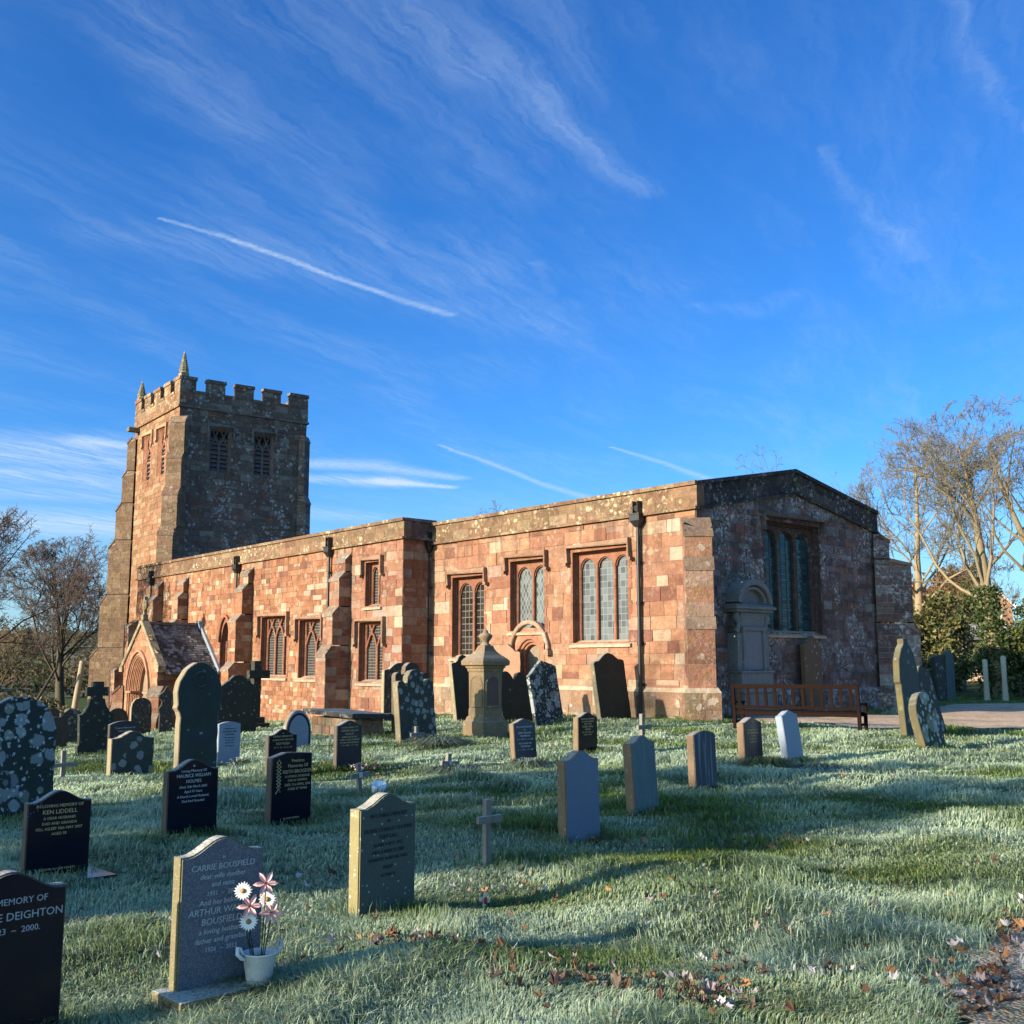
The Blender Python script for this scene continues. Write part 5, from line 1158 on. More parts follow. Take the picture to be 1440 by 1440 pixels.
# ------------------------------------------------------------------ gravestones
def grave_mat(name, base, rough=0.85, spots=None, moss=None, streak=None, speck=None, spec=0.3, frost=0.35, bump=0.5, mottle=0.3):
    """weathered memorial stone; growths are offset per object so no two stones repeat"""
    m, t, b = newmat(name)
    oi = t.n.new('ShaderNodeObjectInfo')
    tc0 = t.n.new('ShaderNodeTexCoord').outputs['Object']
    tc = t.vm('ADD', tc0, t.vm('SCALE', (37.0, 61.0, 23.0), sc=oi.outputs['Random']))
    wob = t.vm('ADD', t.vm('ADD', tc, t.vm('SCALE', t.noise(tc, 9.0, 3, 0.6, color=True), sc=0.08)), t.vm('SCALE', t.noise(tc, 34.0, 3, 0.7, color=True), sc=0.025))
    n1 = t.noise(tc, 4.0, 5, 0.65); n2 = t.noise(tc, 70.0, 3, 0.7)
    c = t.vm('SCALE', base, sc=t.math('MULTIPLY', t.math('MULTIPLY_ADD', n1, 2*mottle, 1-mottle), t.math('MULTIPLY_ADD', n2, 0.5, 0.75)))
    if streak:
        s_ = t.noise(t.mapping(tc, (22, 22, 1.2)), 1.0, 4, 0.7)
        c = t.mix(t.math('MULTIPLY', t.ramp(s_, 0.48, 0.68), streak[0]), c, streak[1])
    if moss:
        c = t.mix(t.math('MULTIPLY', t.ramp(t.noise(wob, 3.2, 5, 0.7), 0.45, 0.7), moss[0]), c, moss[1])
    if speck:
        v = t.vor(tc, speck[0]); vc = t.sep(t.vor(tc, speck[0], 'Color'))[0]
        c = t.mix(t.math('MULTIPLY', t.ramp(t.math('SUBTRACT', t.math('MULTIPLY', vc, speck[3] if len(speck) > 3 else 0.4), v), 0.0, 0.08), speck[1], clamp=True), c, speck[2])
    if spots:
        sc, cov, colr = spots
        v = t.vor(wob, sc); vc = t.sep(t.vor(wob, sc, 'Color'))
        rad = t.math('MULTIPLY_ADD', vc[0], 0.75, cov-0.50)
        dd = t.math('SUBTRACT', rad, v)
        f = t.math('MULTIPLY', t.ramp(dd, -0.03, 0.10), t.ramp(t.noise(tc, 26.0, 4, 0.75), 0.22, 0.46))
        rim = t.ramp(dd, 0.10, 0.02)
        lc = t.mix(rim, tuple(q*0.62 for q in colr), colr)
        lc = t.mix(t.math('MULTIPLY', t.ramp(vc[1], 0.55, 0.8), 0.6), lc, (0.30, 0.30, 0.17))
        f = t.math('MULTIPLY', f, t.math('MULTIPLY_ADD', vc[2], 0.55, 0.5), clamp=True)
        c = t.mix(f, c, lc)
        v2 = t.vor(wob, sc*2.6); vc2 = t.sep(t.vor(wob, sc*2.6, 'Color'))[0]
        c = t.mix(t.math('MULTIPLY', t.ramp(t.math('SUBTRACT', t.math('MULTIPLY_ADD', vc2, 0.5, cov-0.52), v2), 0.0, 0.06), 0.8), c, colr)
    if frost:
        g = t.n.new('ShaderNodeNewGeometry'); up = t.ramp(t.sep(g.outputs['True Normal'])[2], 0.45, 0.9)
        c = t.mix(t.math('MULTIPLY', up, t.math('MULTIPLY', t.ramp(n2, 0.3, 0.6), frost), clamp=True), c, (0.55, 0.60, 0.62))
    t.link(c, b.inputs['Base Color']); b.inputs['Roughness'].default_value = rough; b.inputs['Specular IOR Level'].default_value = spec
    if bump:
        bp = t.n.new('ShaderNodeBump'); bp.inputs['Strength'].default_value = bump; bp.inputs['Distance'].default_value = 0.012
        t.link(t.math('ADD', n1, t.math('MULTIPLY', n2, 0.5)), bp.inputs['Height']); t.link(bp.outputs[0], b.inputs['Normal'])
    return m
LW = (0.50, 0.54, 0.52)
G = {}
G['black'] = grave_mat('polished_black_granite', (0.004, 0.006, 0.016), 0.18, spec=0.25, frost=0.30, bump=0, mottle=0.1)
G['navy'] = grave_mat('honed_blue_black_granite', (0.012, 0.017, 0.034), 0.22, spec=0.4, frost=0.30, bump=0, mottle=0.1)
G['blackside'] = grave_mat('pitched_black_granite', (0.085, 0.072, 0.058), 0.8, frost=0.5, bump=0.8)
G['grey'] = grave_mat('grey_granite', (0.075, 0.095, 0.125), 0.32, speck=(160, 0.7, (0.17, 0.20, 0.24), 0.75), spec=0.45, frost=0.5, bump=0.05, mottle=0.15)
G['greyside'] = grave_mat('sun_toned_algae_granite', (0.165, 0.14, 0.078), 0.8, speck=(90, 0.8, (0.36, 0.32, 0.16), 0.4), moss=(0.5, (0.15, 0.14, 0.05)), frost=0.6)  # golden edge tone: warm sunlight put into the colour, along with algae
G['slategreen'] = grave_mat('green_slate', (0.060, 0.085, 0.075), 0.6, speck=(30, 0.9, (0.36, 0.40, 0.33), 0.26), moss=(0.4, (0.05, 0.065, 0.035)), frost=0.45, mottle=0.2)
G['slateside'] = grave_mat('sun_toned_algae_slate', (0.23, 0.20, 0.095), 0.8, speck=(26, 1.0, (0.50, 0.49, 0.36), 0.34), moss=(0.5, (0.16, 0.135, 0.05)), frost=0.5)  # sunlit gold mixed into the edge colour, algae and specks over it
G['blue'] = grave_mat('blue_grey_granite', (0.105, 0.15, 0.215), 0.45, speck=(120, 0.6, (0.19, 0.24, 0.32), 0.6), frost=0.6, mottle=0.15, bump=0.1)
G['teal'] = grave_mat('worn_green_slate', (0.085, 0.135, 0.140), 0.55, streak=(0.5, (0.13, 0.20, 0.20)), frost=0.5, mottle=0.15)
G['mossteal'] = grave_mat('mossy_green_stone', (0.055, 0.075, 0.065), 0.8, streak=(0.4, (0.035, 0.05, 0.04)), spots=(6.0, 0.08, (0.35, 0.4, 0.38)), frost=0.3)
G['khaki'] = grave_mat('khaki_lichened_edge', (0.095, 0.082, 0.046), 0.9, spots=(8.0, 0.18, (0.28, 0.26, 0.18)), moss=(0.5, (0.15, 0.14, 0.03)), frost=0.2)
G['patchy'] = grave_mat('stone_in_white_patches', (0.055, 0.06, 0.045), 0.9, spots=(3.2, 0.52, (0.50, 0.53, 0.50)), moss=(0.8, (0.09, 0.10, 0.02)), frost=0.2)
G['streaky'] = grave_mat('rain_streaked_slate', (0.045, 0.055, 0.072), 0.6, streak=(0.85, (0.20, 0.22, 0.24)), frost=0.5)
G['brownside'] = grave_mat('brown_weathered_edge', (0.17, 0.12, 0.075), 0.9, speck=(30, 0.8, (0.36, 0.27, 0.17), 0.3), frost=0.4)
G['lightblue'] = grave_mat('pale_grey_granite', (0.21, 0.26, 0.32), 0.55, speck=(140, 0.5, (0.30, 0.34, 0.38), 0.6), frost=0.3, mottle=0.1, bump=0.1)
G['lich'] = grave_mat('slate_under_white_lichen', (0.035, 0.045, 0.040), 0.9, spots=(5.2, 0.56, LW), moss=(0.5, (0.03, 0.04, 0.018)))
G['lichfew'] = grave_mat('slate_with_lichen_spots', (0.040, 0.050, 0.045), 0.9, spots=(5.5, 0.20, LW), moss=(0.6, (0.040, 0.045, 0.018)))
G['lichmid'] = grave_mat('sandstone_with_lichen', (0.055, 0.060, 0.052), 0.9, spots=(6.5, 0.30, (0.42, 0.46, 0.44)), moss=(0.5, (0.035, 0.04, 0.018)))
G['lichsmall'] = grave_mat('stone_freckled_with_lichen', (0.05, 0.048, 0.042), 0.9, spots=(10.0, 0.36, (0.36, 0.37, 0.34)))
G['dark'] = grave_mat('dark_mossy_stone', (0.036, 0.038, 0.032), 0.92, spots=(9.0, 0.10, (0.22, 0.24, 0.21)), moss=(0.6, (0.028, 0.034, 0.014)), frost=0.2)
G['darkbrown'] = grave_mat('dark_brown_stone', (0.060, 0.048, 0.036), 0.92, streak=(0.5, (0.11, 0.095, 0.07)), frost=0.2)
G['edge'] = grave_mat('sunlit_lichened_edge', (0.23, 0.195, 0.125), 0.9, spots=(9.0, 0.22, (0.50, 0.47, 0.36)), moss=(0.35, (0.18, 0.14, 0.05)), frost=0.25)  # base colour painted as if sunlit, with lichen spots over it
G['buff'] = grave_mat('buff_sandstone', (0.20, 0.14, 0.083), 0.9, spots=(12.0, 0.16, (0.42, 0.37, 0.24)), moss=(0.65, (0.15, 0.13, 0.055)), frost=0.2)
G['redstone'] = grave_mat('worn_red_sandstone', (0.34, 0.19, 0.12), 0.9, spots=(10.0, 0.12, (0.5, 0.42, 0.32)), moss=(0.3, (0.16, 0.10, 0.06)), frost=0.2)
G['brown'] = grave_mat('brown_sandstone', (0.115, 0.075, 0.045), 0.9, spots=(9.0, 0.18, (0.45, 0.44, 0.40)), frost=0.1)
G['brownpanel'] = grave_mat('shaded_red_brown_panel', (0.12, 0.075, 0.06), 0.8, spots=(14.0, 0.06, (0.3, 0.26, 0.22)), frost=0)
G['mono'] = grave_mat('grey_limestone', (0.13, 0.14, 0.14), 0.8, streak=(0.4, (0.24, 0.27, 0.28)), spots=(9.0, 0.10, (0.35, 0.40, 0.40)), frost=0.2)
G['monopanel'] = grave_mat('slate_panel', (0.13, 0.135, 0.15), 0.5, streak=(0.7, (0.15, 0.165, 0.185)), frost=0)
G['wood'] = grave_mat('weathered_cross_wood', (0.20, 0.185, 0.16), 0.85, streak=(0.5, (0.12, 0.10, 0.08)), frost=0.9)
G['gilt'] = plain('gilt_lettering', (0.55, 0.43, 0.20), 0.5, 0.2, 0.5)
G['silver'] = plain('silvered_lettering', (0.50, 0.51, 0.50), 0.5, 0.1)
G['palegrey'] = plain('painted_grey_lettering', (0.34, 0.37, 0.40), 0.6)
G['blackpaint'] = plain('black_lettering', (0.012, 0.016, 0.018), 0.7)
G['cut'] = plain('cut_lettering', (0.40, 0.45, 0.47), 0.8)

def outline(kind, w, h):
    hw = w/2; bz = -0.28; n = 16; P = []
    def top(fn, a=-1.0, b=1.0, k=n): return [(hw*(a+(b-a)*i/k), fn(a+(b-a)*i/k)) for i in range(k+1)]
    if kind == 'ogee':
        d = 0.17*w; P = top(lambda s: h-d*(1-math.cos(math.pi*min(abs(s)/0.86, 1)))/2, k=20)
    elif kind == 'segment': d = 0.10*w; P = top(lambda s: h-d*s*s)
    elif kind == 'round': r = hw; P = top(lambda s: h-r*0.92+r*0.92*math.sqrt(max(0, 1-s*s)), k=20)
    elif kind == 'gothic': q = 1.25*hw; P = pointed(-hw, hw, h-q, h, 9)
    elif kind == 'peak': d = 0.16*w; P = top(lambda s: h-d*(1-math.cos(math.pi*min(abs(s), 1)))/2*0.6-d*0.4*abs(s), k=16)
    elif kind == 'pent': P = [(-hw, h*0.80), (0.0, h), (hw, h*0.86)]
    elif kind == 'asym': P = [(-hw, h-0.05), (-hw*0.62, h-0.022), (-hw*0.3, h), (0, h-0.002), (hw, h-0.018)]
    elif kind == 'shoulder': d = 0.16*w; P = [(-hw, h-d)]+top(lambda s: h-d*(1-math.cos(math.pi*min(abs(s)/0.78, 1)))/2*0.9 if abs(s) < .78 else h-d, -0.80, 0.80)+[(hw, h-d)]
    elif kind == 'roundsh': r = hw*0.62; P = [(-hw, h-r-0.10*w), (-hw*0.92, h-r-0.02*w), (-hw*0.66, h-r+0.02*w)]+arc(0, h-r, r, math.pi*0.98, math.pi*0.02, 14)+[(hw*0.66, h-r+0.02*w), (hw*0.92, h-r-0.02*w), (hw, h-r-0.10*w)]
    elif kind == 'ogeesh': P = [(-hw, h*0.87), (-hw*0.90, h*0.885), (-hw*0.72, h*0.89)]+[(hw*s, h*0.89+h*0.11*(math.cos(math.pi*s/1.36))**1.2) for s in (-.66, -.5, -.35, -.2, 0, .2, .35, .5, .66)]+[(hw*0.72, h*0.89), (hw*0.90, h*0.885), (hw, h*0.87)]
    elif kind == 'trilobe':
        r1, r2 = hw*0.46, hw*0.20
        P = [(-hw, h*0.84-r2)]+arc(-hw+r2, h*0.86-r2, r2, math.pi, 0.05, 8)+[(-r1, h*0.84-r2), (-r1, h-r1)]+arc(0, h-r1, r1, math.pi, 0, 14)[1:]+[(r1, h*0.84-r2)]+arc(hw-r2, h*0.86-r2, r2, math.pi-.05, 0, 8)+[(hw, h*0.84-r2)]
    elif kind == 'twolobe':
        P = [(-hw, h*0.80)]+arc(-hw*0.42, h-hw*0.55, hw*0.55, math.pi*0.95, 0.12, 12)+arc(hw*0.66, h*0.93-hw*0.30, hw*0.32, math.pi*0.9, 0, 8)+[(hw, h*0.78)]
    elif kind == 'tallgothic':
        b = hw*0.86; z1 = h*0.62; q = pointed(-hw, hw, h*0.76, h, 9)
        return [(-b, bz), (-b, z1-0.10), (-b*1.05, z1-0.03), (-hw*1.02, z1+0.03), (-hw*0.96, z1+0.08)]+q+[(hw*0.96, z1+0.08), (hw*1.02, z1+0.03), (b*1.05, z1-0.03), (b, z1-0.10), (b, bz)]
    elif kind == 'scallop':
        P = [(-hw, h*0.76), (-hw*0.97, h*0.82), (-hw*0.82, h*0.835), (-hw*0.70, h*0.86), (-hw*0.58, h*0.90)]+arc(0, h-hw*0.52, hw*0.52, math.pi*0.92, math.pi*0.08, 12)+[(hw*0.58, h*0.90), (hw*0.70, h*0.86), (hw*0.82, h*0.835), (hw*0.97, h*0.82), (hw, h*0.76)]
    elif kind == 'anchor':
        return [(-hw*.8, bz), (-hw*.8, h*.40), (-hw*.95, h*.52), (-hw*.6, h*.60), (-hw*.55, h*.68), (-hw, h*.76), (-hw*.9, h*.82), (-hw*.4, h*.88), (0, h), (hw*.4, h*.88), (hw*.9, h*.82), (hw, h*.76), (hw*.55, h*.68), (hw*.6, h*.60), (hw*.95, h*.52), (hw*.8, h*.40), (hw*.8, bz)]
    elif kind == 'crosshead':
        a = hw*0.24
        return [(-hw, bz), (-hw, h*.12), (-hw*.92, h*.14), (-hw*.95, h*.50), (-hw*1.0, h*.54), (-hw*.80, h*.56), (-hw*.52, h*.66), (-hw*.40, h*.76), (-a*1.2, h*.77), (-a*1.2, h*.80), (-hw*.62, h*.80), (-hw*.62, h*.925), (-a*1.3, h*.925), (-a*1.3, h), (a*1.3, h), (a*1.3, h*.925), (hw*.62, h*.925), (hw*.62, h*.80), (a*1.2, h*.80), (a*1.2, h*.77), (hw*.40, h*.76), (hw*.52, h*.66), (hw*.80, h*.56), (hw, h*.54), (hw*.95, h*.50), (hw*.92, h*.14), (hw, h*.12), (hw, bz)]
    elif kind == 'gothiccap':
        q = pointed(-hw, hw, h*0.62, h*0.955, 9)
        mid = len(q)//2
        q = q[:mid-1]+[(-hw*0.20, h*0.945), (-hw*0.20, h), (hw*0.16, h), (hw*0.18, h*0.945)]+q[mid+2:]
        return [(-hw*0.93, bz), (-hw*0.93, h*0.55), (-hw*1.02, h*0.58)]+q+[(hw*1.02, h*0.58), (hw*0.93, h*0.55), (hw*0.93, bz)]
    return [(-hw, bz)]+P+[(hw, bz)]

def slab_mesh(name, pts, thick, mats, bevel=0.008, rough=0.0, seed=0):
    """stone slab: outline pts (y,z) in the front plane x=0, thick behind it; front and back take mats[0], edges mats[1]"""
    bm = bmesh.new(); rng = random.Random(seed)
    cl = [pts[0]]
    for p in pts[1:]:
        if math.hypot(p[0]-cl[-1][0], p[1]-cl[-1][1]) > 0.004: cl.append(p)
    if rough:
        fine = []
        for p, q in zip(cl[:-1], cl[1:]):
            L = math.hypot(q[0]-p[0], q[1]-p[1]); k = max(1, int(L/0.11))
            for i in range(k):
                f = i/k; fine.append((p[0]+(q[0]-p[0])*f+(rng.gauss(0, rough) if p[1] > -.1 else 0), p[1]+(q[1]-p[1])*f+(rng.gauss(0, rough) if p[1] > -.1 else 0)))
        cl = fine+[cl[-1]]
    Fv = [bm.verts.new((0, y, z)) for y, z in cl]; Bv = [bm.verts.new((-thick, y, z)) for y, z in cl]
    n = len(cl)
    f0 = bm.faces.new(Fv); f1 = bm.faces.new(Bv[::-1])
    for i in range(n):
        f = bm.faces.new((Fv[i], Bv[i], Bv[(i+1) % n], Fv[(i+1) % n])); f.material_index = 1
    bmesh.ops.recalc_face_normals(bm, faces=bm.faces)
    if bevel:
        ed = list(f0.edges)+list(f1.edges)
        bmesh.ops.bevel(bm, geom=ed, offset=bevel, segments=2, affect='EDGES', clamp_overlap=True, material=1)
    me = bpy.data.meshes.new(name); bm.to_mesh(me); bm.free()
    for q in mats: me.materials.append(q)
    o = bpy.data.objects.new(name, me); COL.objects.link(o)
    return o

def lettering(parent, lines, mat, y0=0.0, x0=0.0006, shear=0.0, name='inscription', bold=0.0):
    """lines = [(text, height, z)]; one mesh of letters on the front face"""
    V, Fc = [], []
    for txt, size, z in lines:
        cu = bpy.data.curves.new('letters', 'FONT'); cu.body = txt; cu.size = size; cu.align_x = 'CENTER'; cu.extrude = 0.0012; cu.resolution_u = 2; cu.shear = shear; cu.offset = bold
        ob = bpy.data.objects.new('letters', cu); me = bpy.data.meshes.new_from_object(ob)
        b = len(V)
        V += [(x0+v.co.z+0.0012, y0+v.co.x, z+v.co.y) for v in me.vertices]; Fc += [tuple(b+i for i in p.vertices) for p in me.polygons]
        bpy.data.objects.remove(ob); bpy.data.meshes.remove(me); bpy.data.curves.remove(cu)
    me = bpy.data.meshes.new(name); me.from_pydata(V, [], Fc); me.materials.append(mat)
    o = bpy.data.objects.new(name, me); COL.objects.link(o); o.parent = parent
    return o

def headstone(x, y, w, h, yaw, kind, mats, label, thick=0.09, lean=0.0, back=0.0, text=None, tmat='gilt', plinth=None, name='headstone', z=None, rough=0.0, seed=0, bevel=0.008, shear=0.0, cat='headstone', group='churchyard headstones', bold=0.0, ty=0.0):
    o = slab_mesh(name, outline(kind, w, h), thick, [G[q] for q in mats], bevel, rough, seed)
    zz = tz(x, y, True)*0.5+tz(x, y)*0.5 if z is None else z
    o.location = (x, y, zz); o.rotation_euler = (R(lean), -R(back), R(yaw))
    tag(o, label, cat, group)
    if text: lettering(o, text, G[tmat], y0=ty, shear=shear, bold=bold)
    if plinth:
        (xa, xb), (ya, yb), (za, zb), pm = plinth
        m = MB(); I = lambda a, b, c: (a, b, c)
        m.box(I, (xa, ya, za), (xb, yb, zb)); p = m.build('plinth', G[pm], o); bv = p.modifiers.new('soft_edges', 'BEVEL'); bv.width = 0.006; bv.segments = 2
    SHELTER.append((x+0.05, y+0.1, 0.28 if h < 1 else 0.55))
    return o

def build_graves():
    H = headstone
    # ---- front rows: modern memorials
    H(-5.21, 1.60, 0.50, 0.735, 4, 'ogee', ('black', 'blackside'), 'polished black headstone cut off at the bottom left corner, silver lettering', text=[('IN MEMORY OF', 0.040, 0.595), ('CLAIRE DEIGHTON', 0.049, 0.528), ('1923  ~  2000.', 0.038, 0.472)], tmat='palegrey', ty=0.025)
    H(-8.98, 3.09, 0.50, 0.68, 2, 'ogee', ('black', 'blackside'), 'polished black headstone on a black base, gilt lettering and a blue flower spray', thick=0.09, plinth=((-0.22, 0.30), (-0.36, 0.36), (-0.12, 0.035), 'black'),
      text=[('IN LOVING MEMORY OF', 0.034, 0.555), ('KEN LIDDELL', 0.046, 0.505), ('A DEAR HUSBAND', 0.030, 0.462), ('DAD AND GRANDA', 0.030, 0.422), ('FELL ASLEEP 30th MAY 2007', 0.030, 0.382), ('AGED 58', 0.030, 0.342), ('FOREVER IN OUR HEARTS', 0.024, 0.075)])
    k = [o for o in COL.objects if o.name.startswith('headstone')][-1]
    m = MB(); rg = random.Random(2)
    for i in range(9):
        a = R(-30-i*9); p = Vector((0.002, -0.21+0.06*math.sin(i*0.5), 0.615-0.014*i)); m.tube([p, p+Vector((0.001, rg.uniform(-.03, .03), rg.uniform(-.02, .012)))], [0.0035, 0.001], 4)
    m.build('flower_motif', plain('blue_etching', (0.10, 0.14, 0.32), 0.6), k)
    H(-9.96, 4.66, 0.55, 0.74, 8, 'ogee', ('black', 'blackside'), 'polished black headstone in front of the tall gothic stone, silver lettering in its upper half', text=[('In', 0.034, 0.672), ('Loving Memory Of', 0.036, 0.625), ('MAURICE WILLIAM', 0.044, 0.577), ('HOLMES', 0.044, 0.525), ('Died 12th March 2003', 0.033, 0.478), ('Aged 73 Years', 0.033, 0.434), ('A Dearly Loved Husband,', 0.033, 0.390), ('Dad And Grandad', 0.033, 0.346)], tmat='silver')
    c = H(-5.20, 2.61, 0.46, 0.70, 2.6, 'ogee', ('grey', 'greyside'), 'grey granite headstone with a white bucket of flowers on its base', thick=0.085, plinth=((-0.11, 0.185), (-0.30, 0.46), (-0.22, 0.0), 'greyside'), z=0.04,
      text=[('In', 0.022, 0.598), ('CARRIE BOUSFIELD', 0.041, 0.548), ('dear wife mother', 0.036, 0.506), ('and nana', 0.036, 0.466), ('1931  ~  2003', 0.031, 0.424), ('And her beloved', 0.037, 0.380), ('ARTHUR WALTER', 0.045, 0.334), ('BOUSFIELD', 0.045, 0.286), ('a loving husband', 0.037, 0.243), ('father and grandad', 0.037, 0.200), ('1926  ~  2013', 0.031, 0.158)], tmat='cut', shear=0.12)
    H(-6.09, 4.23, 0.52, 0.78, 10, 'shoulder', ('slategreen', 'slateside'), 'green slate headstone freckled with lichen, black lettering, golden sunlit edge', thick=0.10, plinth=((-0.16, 0.08), (-0.30, 0.24), (-0.28, -0.0), 'slateside'),
      text=[('IN LOVING MEMORY', 0.036, 0.632), ('OF', 0.030, 0.592), ('OLIVER CHARLES THOMAS', 0.037, 0.540), ('TUNSTALL', 0.037, 0.494), ('BORN 9 MAY 1911', 0.033, 0.446), ('DIED 4 MARCH 1987', 0.033, 0.400), ('REUNITED WITH HIS WIFE', 0.030, 0.356), ('MARY', 0.034, 0.300), ('AT PEACE', 0.030, 0.252)], tmat='blackpaint')
    o = H(-10.57, 6.07, 0.54, 0.76, 8, 'asym', ('black', 'blackside'), 'polished black headstone with a chamfered corner and a gilt knotwork panel', thick=0.10, text=None)
    lettering(o, [('Precious', 0.050, 0.655), ('Memories Of', 0.050, 0.600), ('KEITH BROGDEN', 0.052, 0.540), ('A LOVING HUSBAND', 0.035, 0.494), ('DAD & GRANDA', 0.035, 0.452), ('DIED 31st APRIL 2006', 0.037, 0.406), ('AGED 67 YEARS', 0.037, 0.362), ], G['gilt'], y0=0.075)
    lettering(o, [('IN GODS KEEPING', 0.026, 0.062)], G['gilt'], y0=0.0)
    m = MB()
    for i in range(7):
        z = 0.40+i*0.036; m.tube([(0.002, -0.205, z), (0.003, -0.175, z+0.018), (0.002, -0.205, z+0.036)], 0.0055, 4); m.tube([(0.002, -0.150, z), (0.003, -0.180, z+0.018), (0.002, -0.150, z+0.036)], 0.0055, 4)
    m.tube([(0.002, -0.205, 0.652), (0.002, -0.178, 0.69), (0.002, -0.150, 0.652)], 0.0055, 4); m.tube([(0.002, -0.178, 0.40), (0.002, -0.19, 0.37), (0.002, -0.215, 0.335)], 0.005, 4); m.tube([(0.002, -0.178, 0.40), (0.002, -0.165, 0.37), (0.002, -0.155, 0.35)], 0.005, 4)
    m.build('knotwork_panel', G['gilt'], o)
    H(-15.16, 8.53, 0.54, 0.74, 8, 'ogee', ('black', 'blackside'), 'black headstone half hidden behind the knotwork one, gilt lettering', text=[('IN', 0.03, 0.665), ('LOVING MEMORY OF', 0.038, 0.615), ('A DEAR MUM AND DAD', 0.036, 0.565), ('ROY PUGH', 0.052, 0.500), ('10 - 4 - 21 ~ 8 - 11 - 94', 0.036, 0.45)], tmat='gilt')
    H(-15.24, 9.79, 0.52, 0.80, 6, 'peak', ('navy', 'blackside'), 'dark blue headstone with a gilt cross motif in front of the chest tomb', text=[('+', 0.05, 0.725), ('LOVING MEMORY OF', 0.036, 0.675), ('GEORGE WILLIAM', 0.043, 0.622), ('HORSLEY', 0.043, 0.570), ('BORN EASTER DAY', 0.036, 0.524), ('DEARLY LOVED HUSBAND', 0.034, 0.480), ('FATHER AND GRANDAD', 0.034, 0.436), ('3 - 4 - 1928 ~ 7 - 7 - 2003', 0.033, 0.392)], tmat='gilt')
    H(-7.42, 7.37, 0.49, 0.83, 5, 'ogee', ('blue', 'brownside'), 'blue grey granite headstone, plain faced, tallest of the middle row', thick=0.11, back=1.5)
    H(-8.14, 9.06, 0.45, 0.85, 7, 'ogee', ('teal', 'brownside'), 'worn green headstone leaning slightly, right of the blue grey granite one', thick=0.12, back=3, lean=1)
    H(-9.00, 11.15, 0.51, 0.78, 6, 'segment', ('streaky', 'brownside'), 'round shouldered headstone streaked white by rain', thick=0.11, back=2)
    H(-10.99, 14.84, 0.53, 0.75, 3, 'peak', ('navy', 'brownside'), 'small dark blue headstone with a grass tussock at its foot, before the bench', thick=0.13, back=2, text=[('+', 0.05, 0.66), ('In Loving Memory of', 0.036, 0.54), ('IVY THOMPSON', 0.042, 0.485), ('who died', 0.034, 0.44), ('3rd May 1979', 0.034, 0.395), ('aged 82 years', 0.034, 0.35)], tmat='gilt')
    H(-10.65, 15.53, 0.48, 0.86, 3, 'peak', ('lightblue', 'lightblue'), 'pale grey headstone leaning back in front of the bench', thick=0.13, back=7, lean=2)
    H(-13.65, 12.23, 0.49, 0.77, 0, 'peak', ('navy', 'brownside'), 'small blue black headstone with frosty coping leaning left of the buff pillar base', thick=0.11, back=5, text=[('IN LOVING MEMORY', 0.038, 0.62), ('OF', 0.03, 0.575), ('JOHN WILLIAM', 0.042, 0.52), ('THOMPSON', 0.042, 0.47), ('1 - 3 - 1898 ~ 11 - 4 - 1968', 0.032, 0.42), ('AND ANNIE MAY', 0.038, 0.35), ('THOMPSON', 0.04, 0.30), ('4 - 1 - 1901 ~ 2 - 9 - 1987', 0.032, 0.25)], tmat='silver')
    H(-14.22, 14.24, 0.56, 0.76, 6, 'peak', ('black', 'brownside'), 'black headstone behind the tall blue grey one, gilt lettering near its top', thick=0.12, text=[('TREASURED MEMORIES', 0.038, 0.63), ('OF A DEAR HUSBAND', 0.036, 0.585), ('AND FATHER', 0.036, 0.542), ('ROBERT JAMES', 0.046, 0.49), ('IVESON', 0.046, 0.44), ('WHO FELL ASLEEP 1991', 0.033, 0.395), ('AGED 71 YEARS', 0.033, 0.35)], tmat='gilt')
    H(-21.86, 8.71, 0.65, 0.82, 8, 'segment', ('navy', 'blackside'), 'dark blue headstone with a curved top behind the squat mossy stone', text=[('Treasured Memories Of', 0.045, 0.67), ('A Dear Husband', 0.042, 0.61), ('And Dad', 0.042, 0.55), ('COLIN ELLWOOD', 0.055, 0.48)], tmat='silver')
    H(-18.17, 9.15, 0.44, 0.77, 4, 'segment', ('lightblue', 'lightblue'), 'pale blue grey headstone right of the tall gothic stone, dark lettering', text=[('In', 0.03, 0.69), ('loving memory of', 0.034, 0.64), ('ELIZABETH ANN', 0.038, 0.585), ('BOWMAN', 0.038, 0.535), ('who passed away', 0.032, 0.485), ('4th July 1997', 0.032, 0.44), ('aged 76 years', 0.032, 0.395), ('Rest in peace', 0.032, 0.34)], tmat='blackpaint')
    o = H(-20.21, 11.73, 0.64, 0.83, 6, 'gothic', ('lightblue', 'edge'), 'pointed arch headstone with a blue inscribed panel in a pale border', thick=0.12)
    p = slab_mesh('panel', outline('gothic', 0.50, 0.73), 0.02, [G['lightblue'], G['black']], 0.004); p.parent = o; p.location = (0.012, 0, 0)
    fr_ = MB(); bar(fr_, Frame((0, 0, 0), (0, 1, 0), (1, 0, 0)), [(-0.265, 0.0)]+pointed(-0.265, 0.265, 0.43, 0.755, 9)+[(0.265, 0.0)], 0.022, 0.016, -0.01, (0.02, 0.02, 0.03)); fr_.build('panel_border', G['black'], o)
    lettering(o, [('IN MEMORY OF', 0.045, 0.58), ('THOMAS HENRY', 0.045, 0.52), ('RELPH', 0.045, 0.46), ('OF THIS PARISH', 0.04, 0.40), ('DIED JAN 11 1901', 0.04, 0.34), ('AGED 55', 0.04, 0.28)], G['palegrey'], x0=0.0135)
    # ---- old stones on the left
    H(-13.25, 4.05, 0.88, 1.37, 8, 'round', ('lich', 'lich'), 'big round-topped headstone almost covered in white lichen at the left edge', thick=0.12, rough=0.006, seed=1)
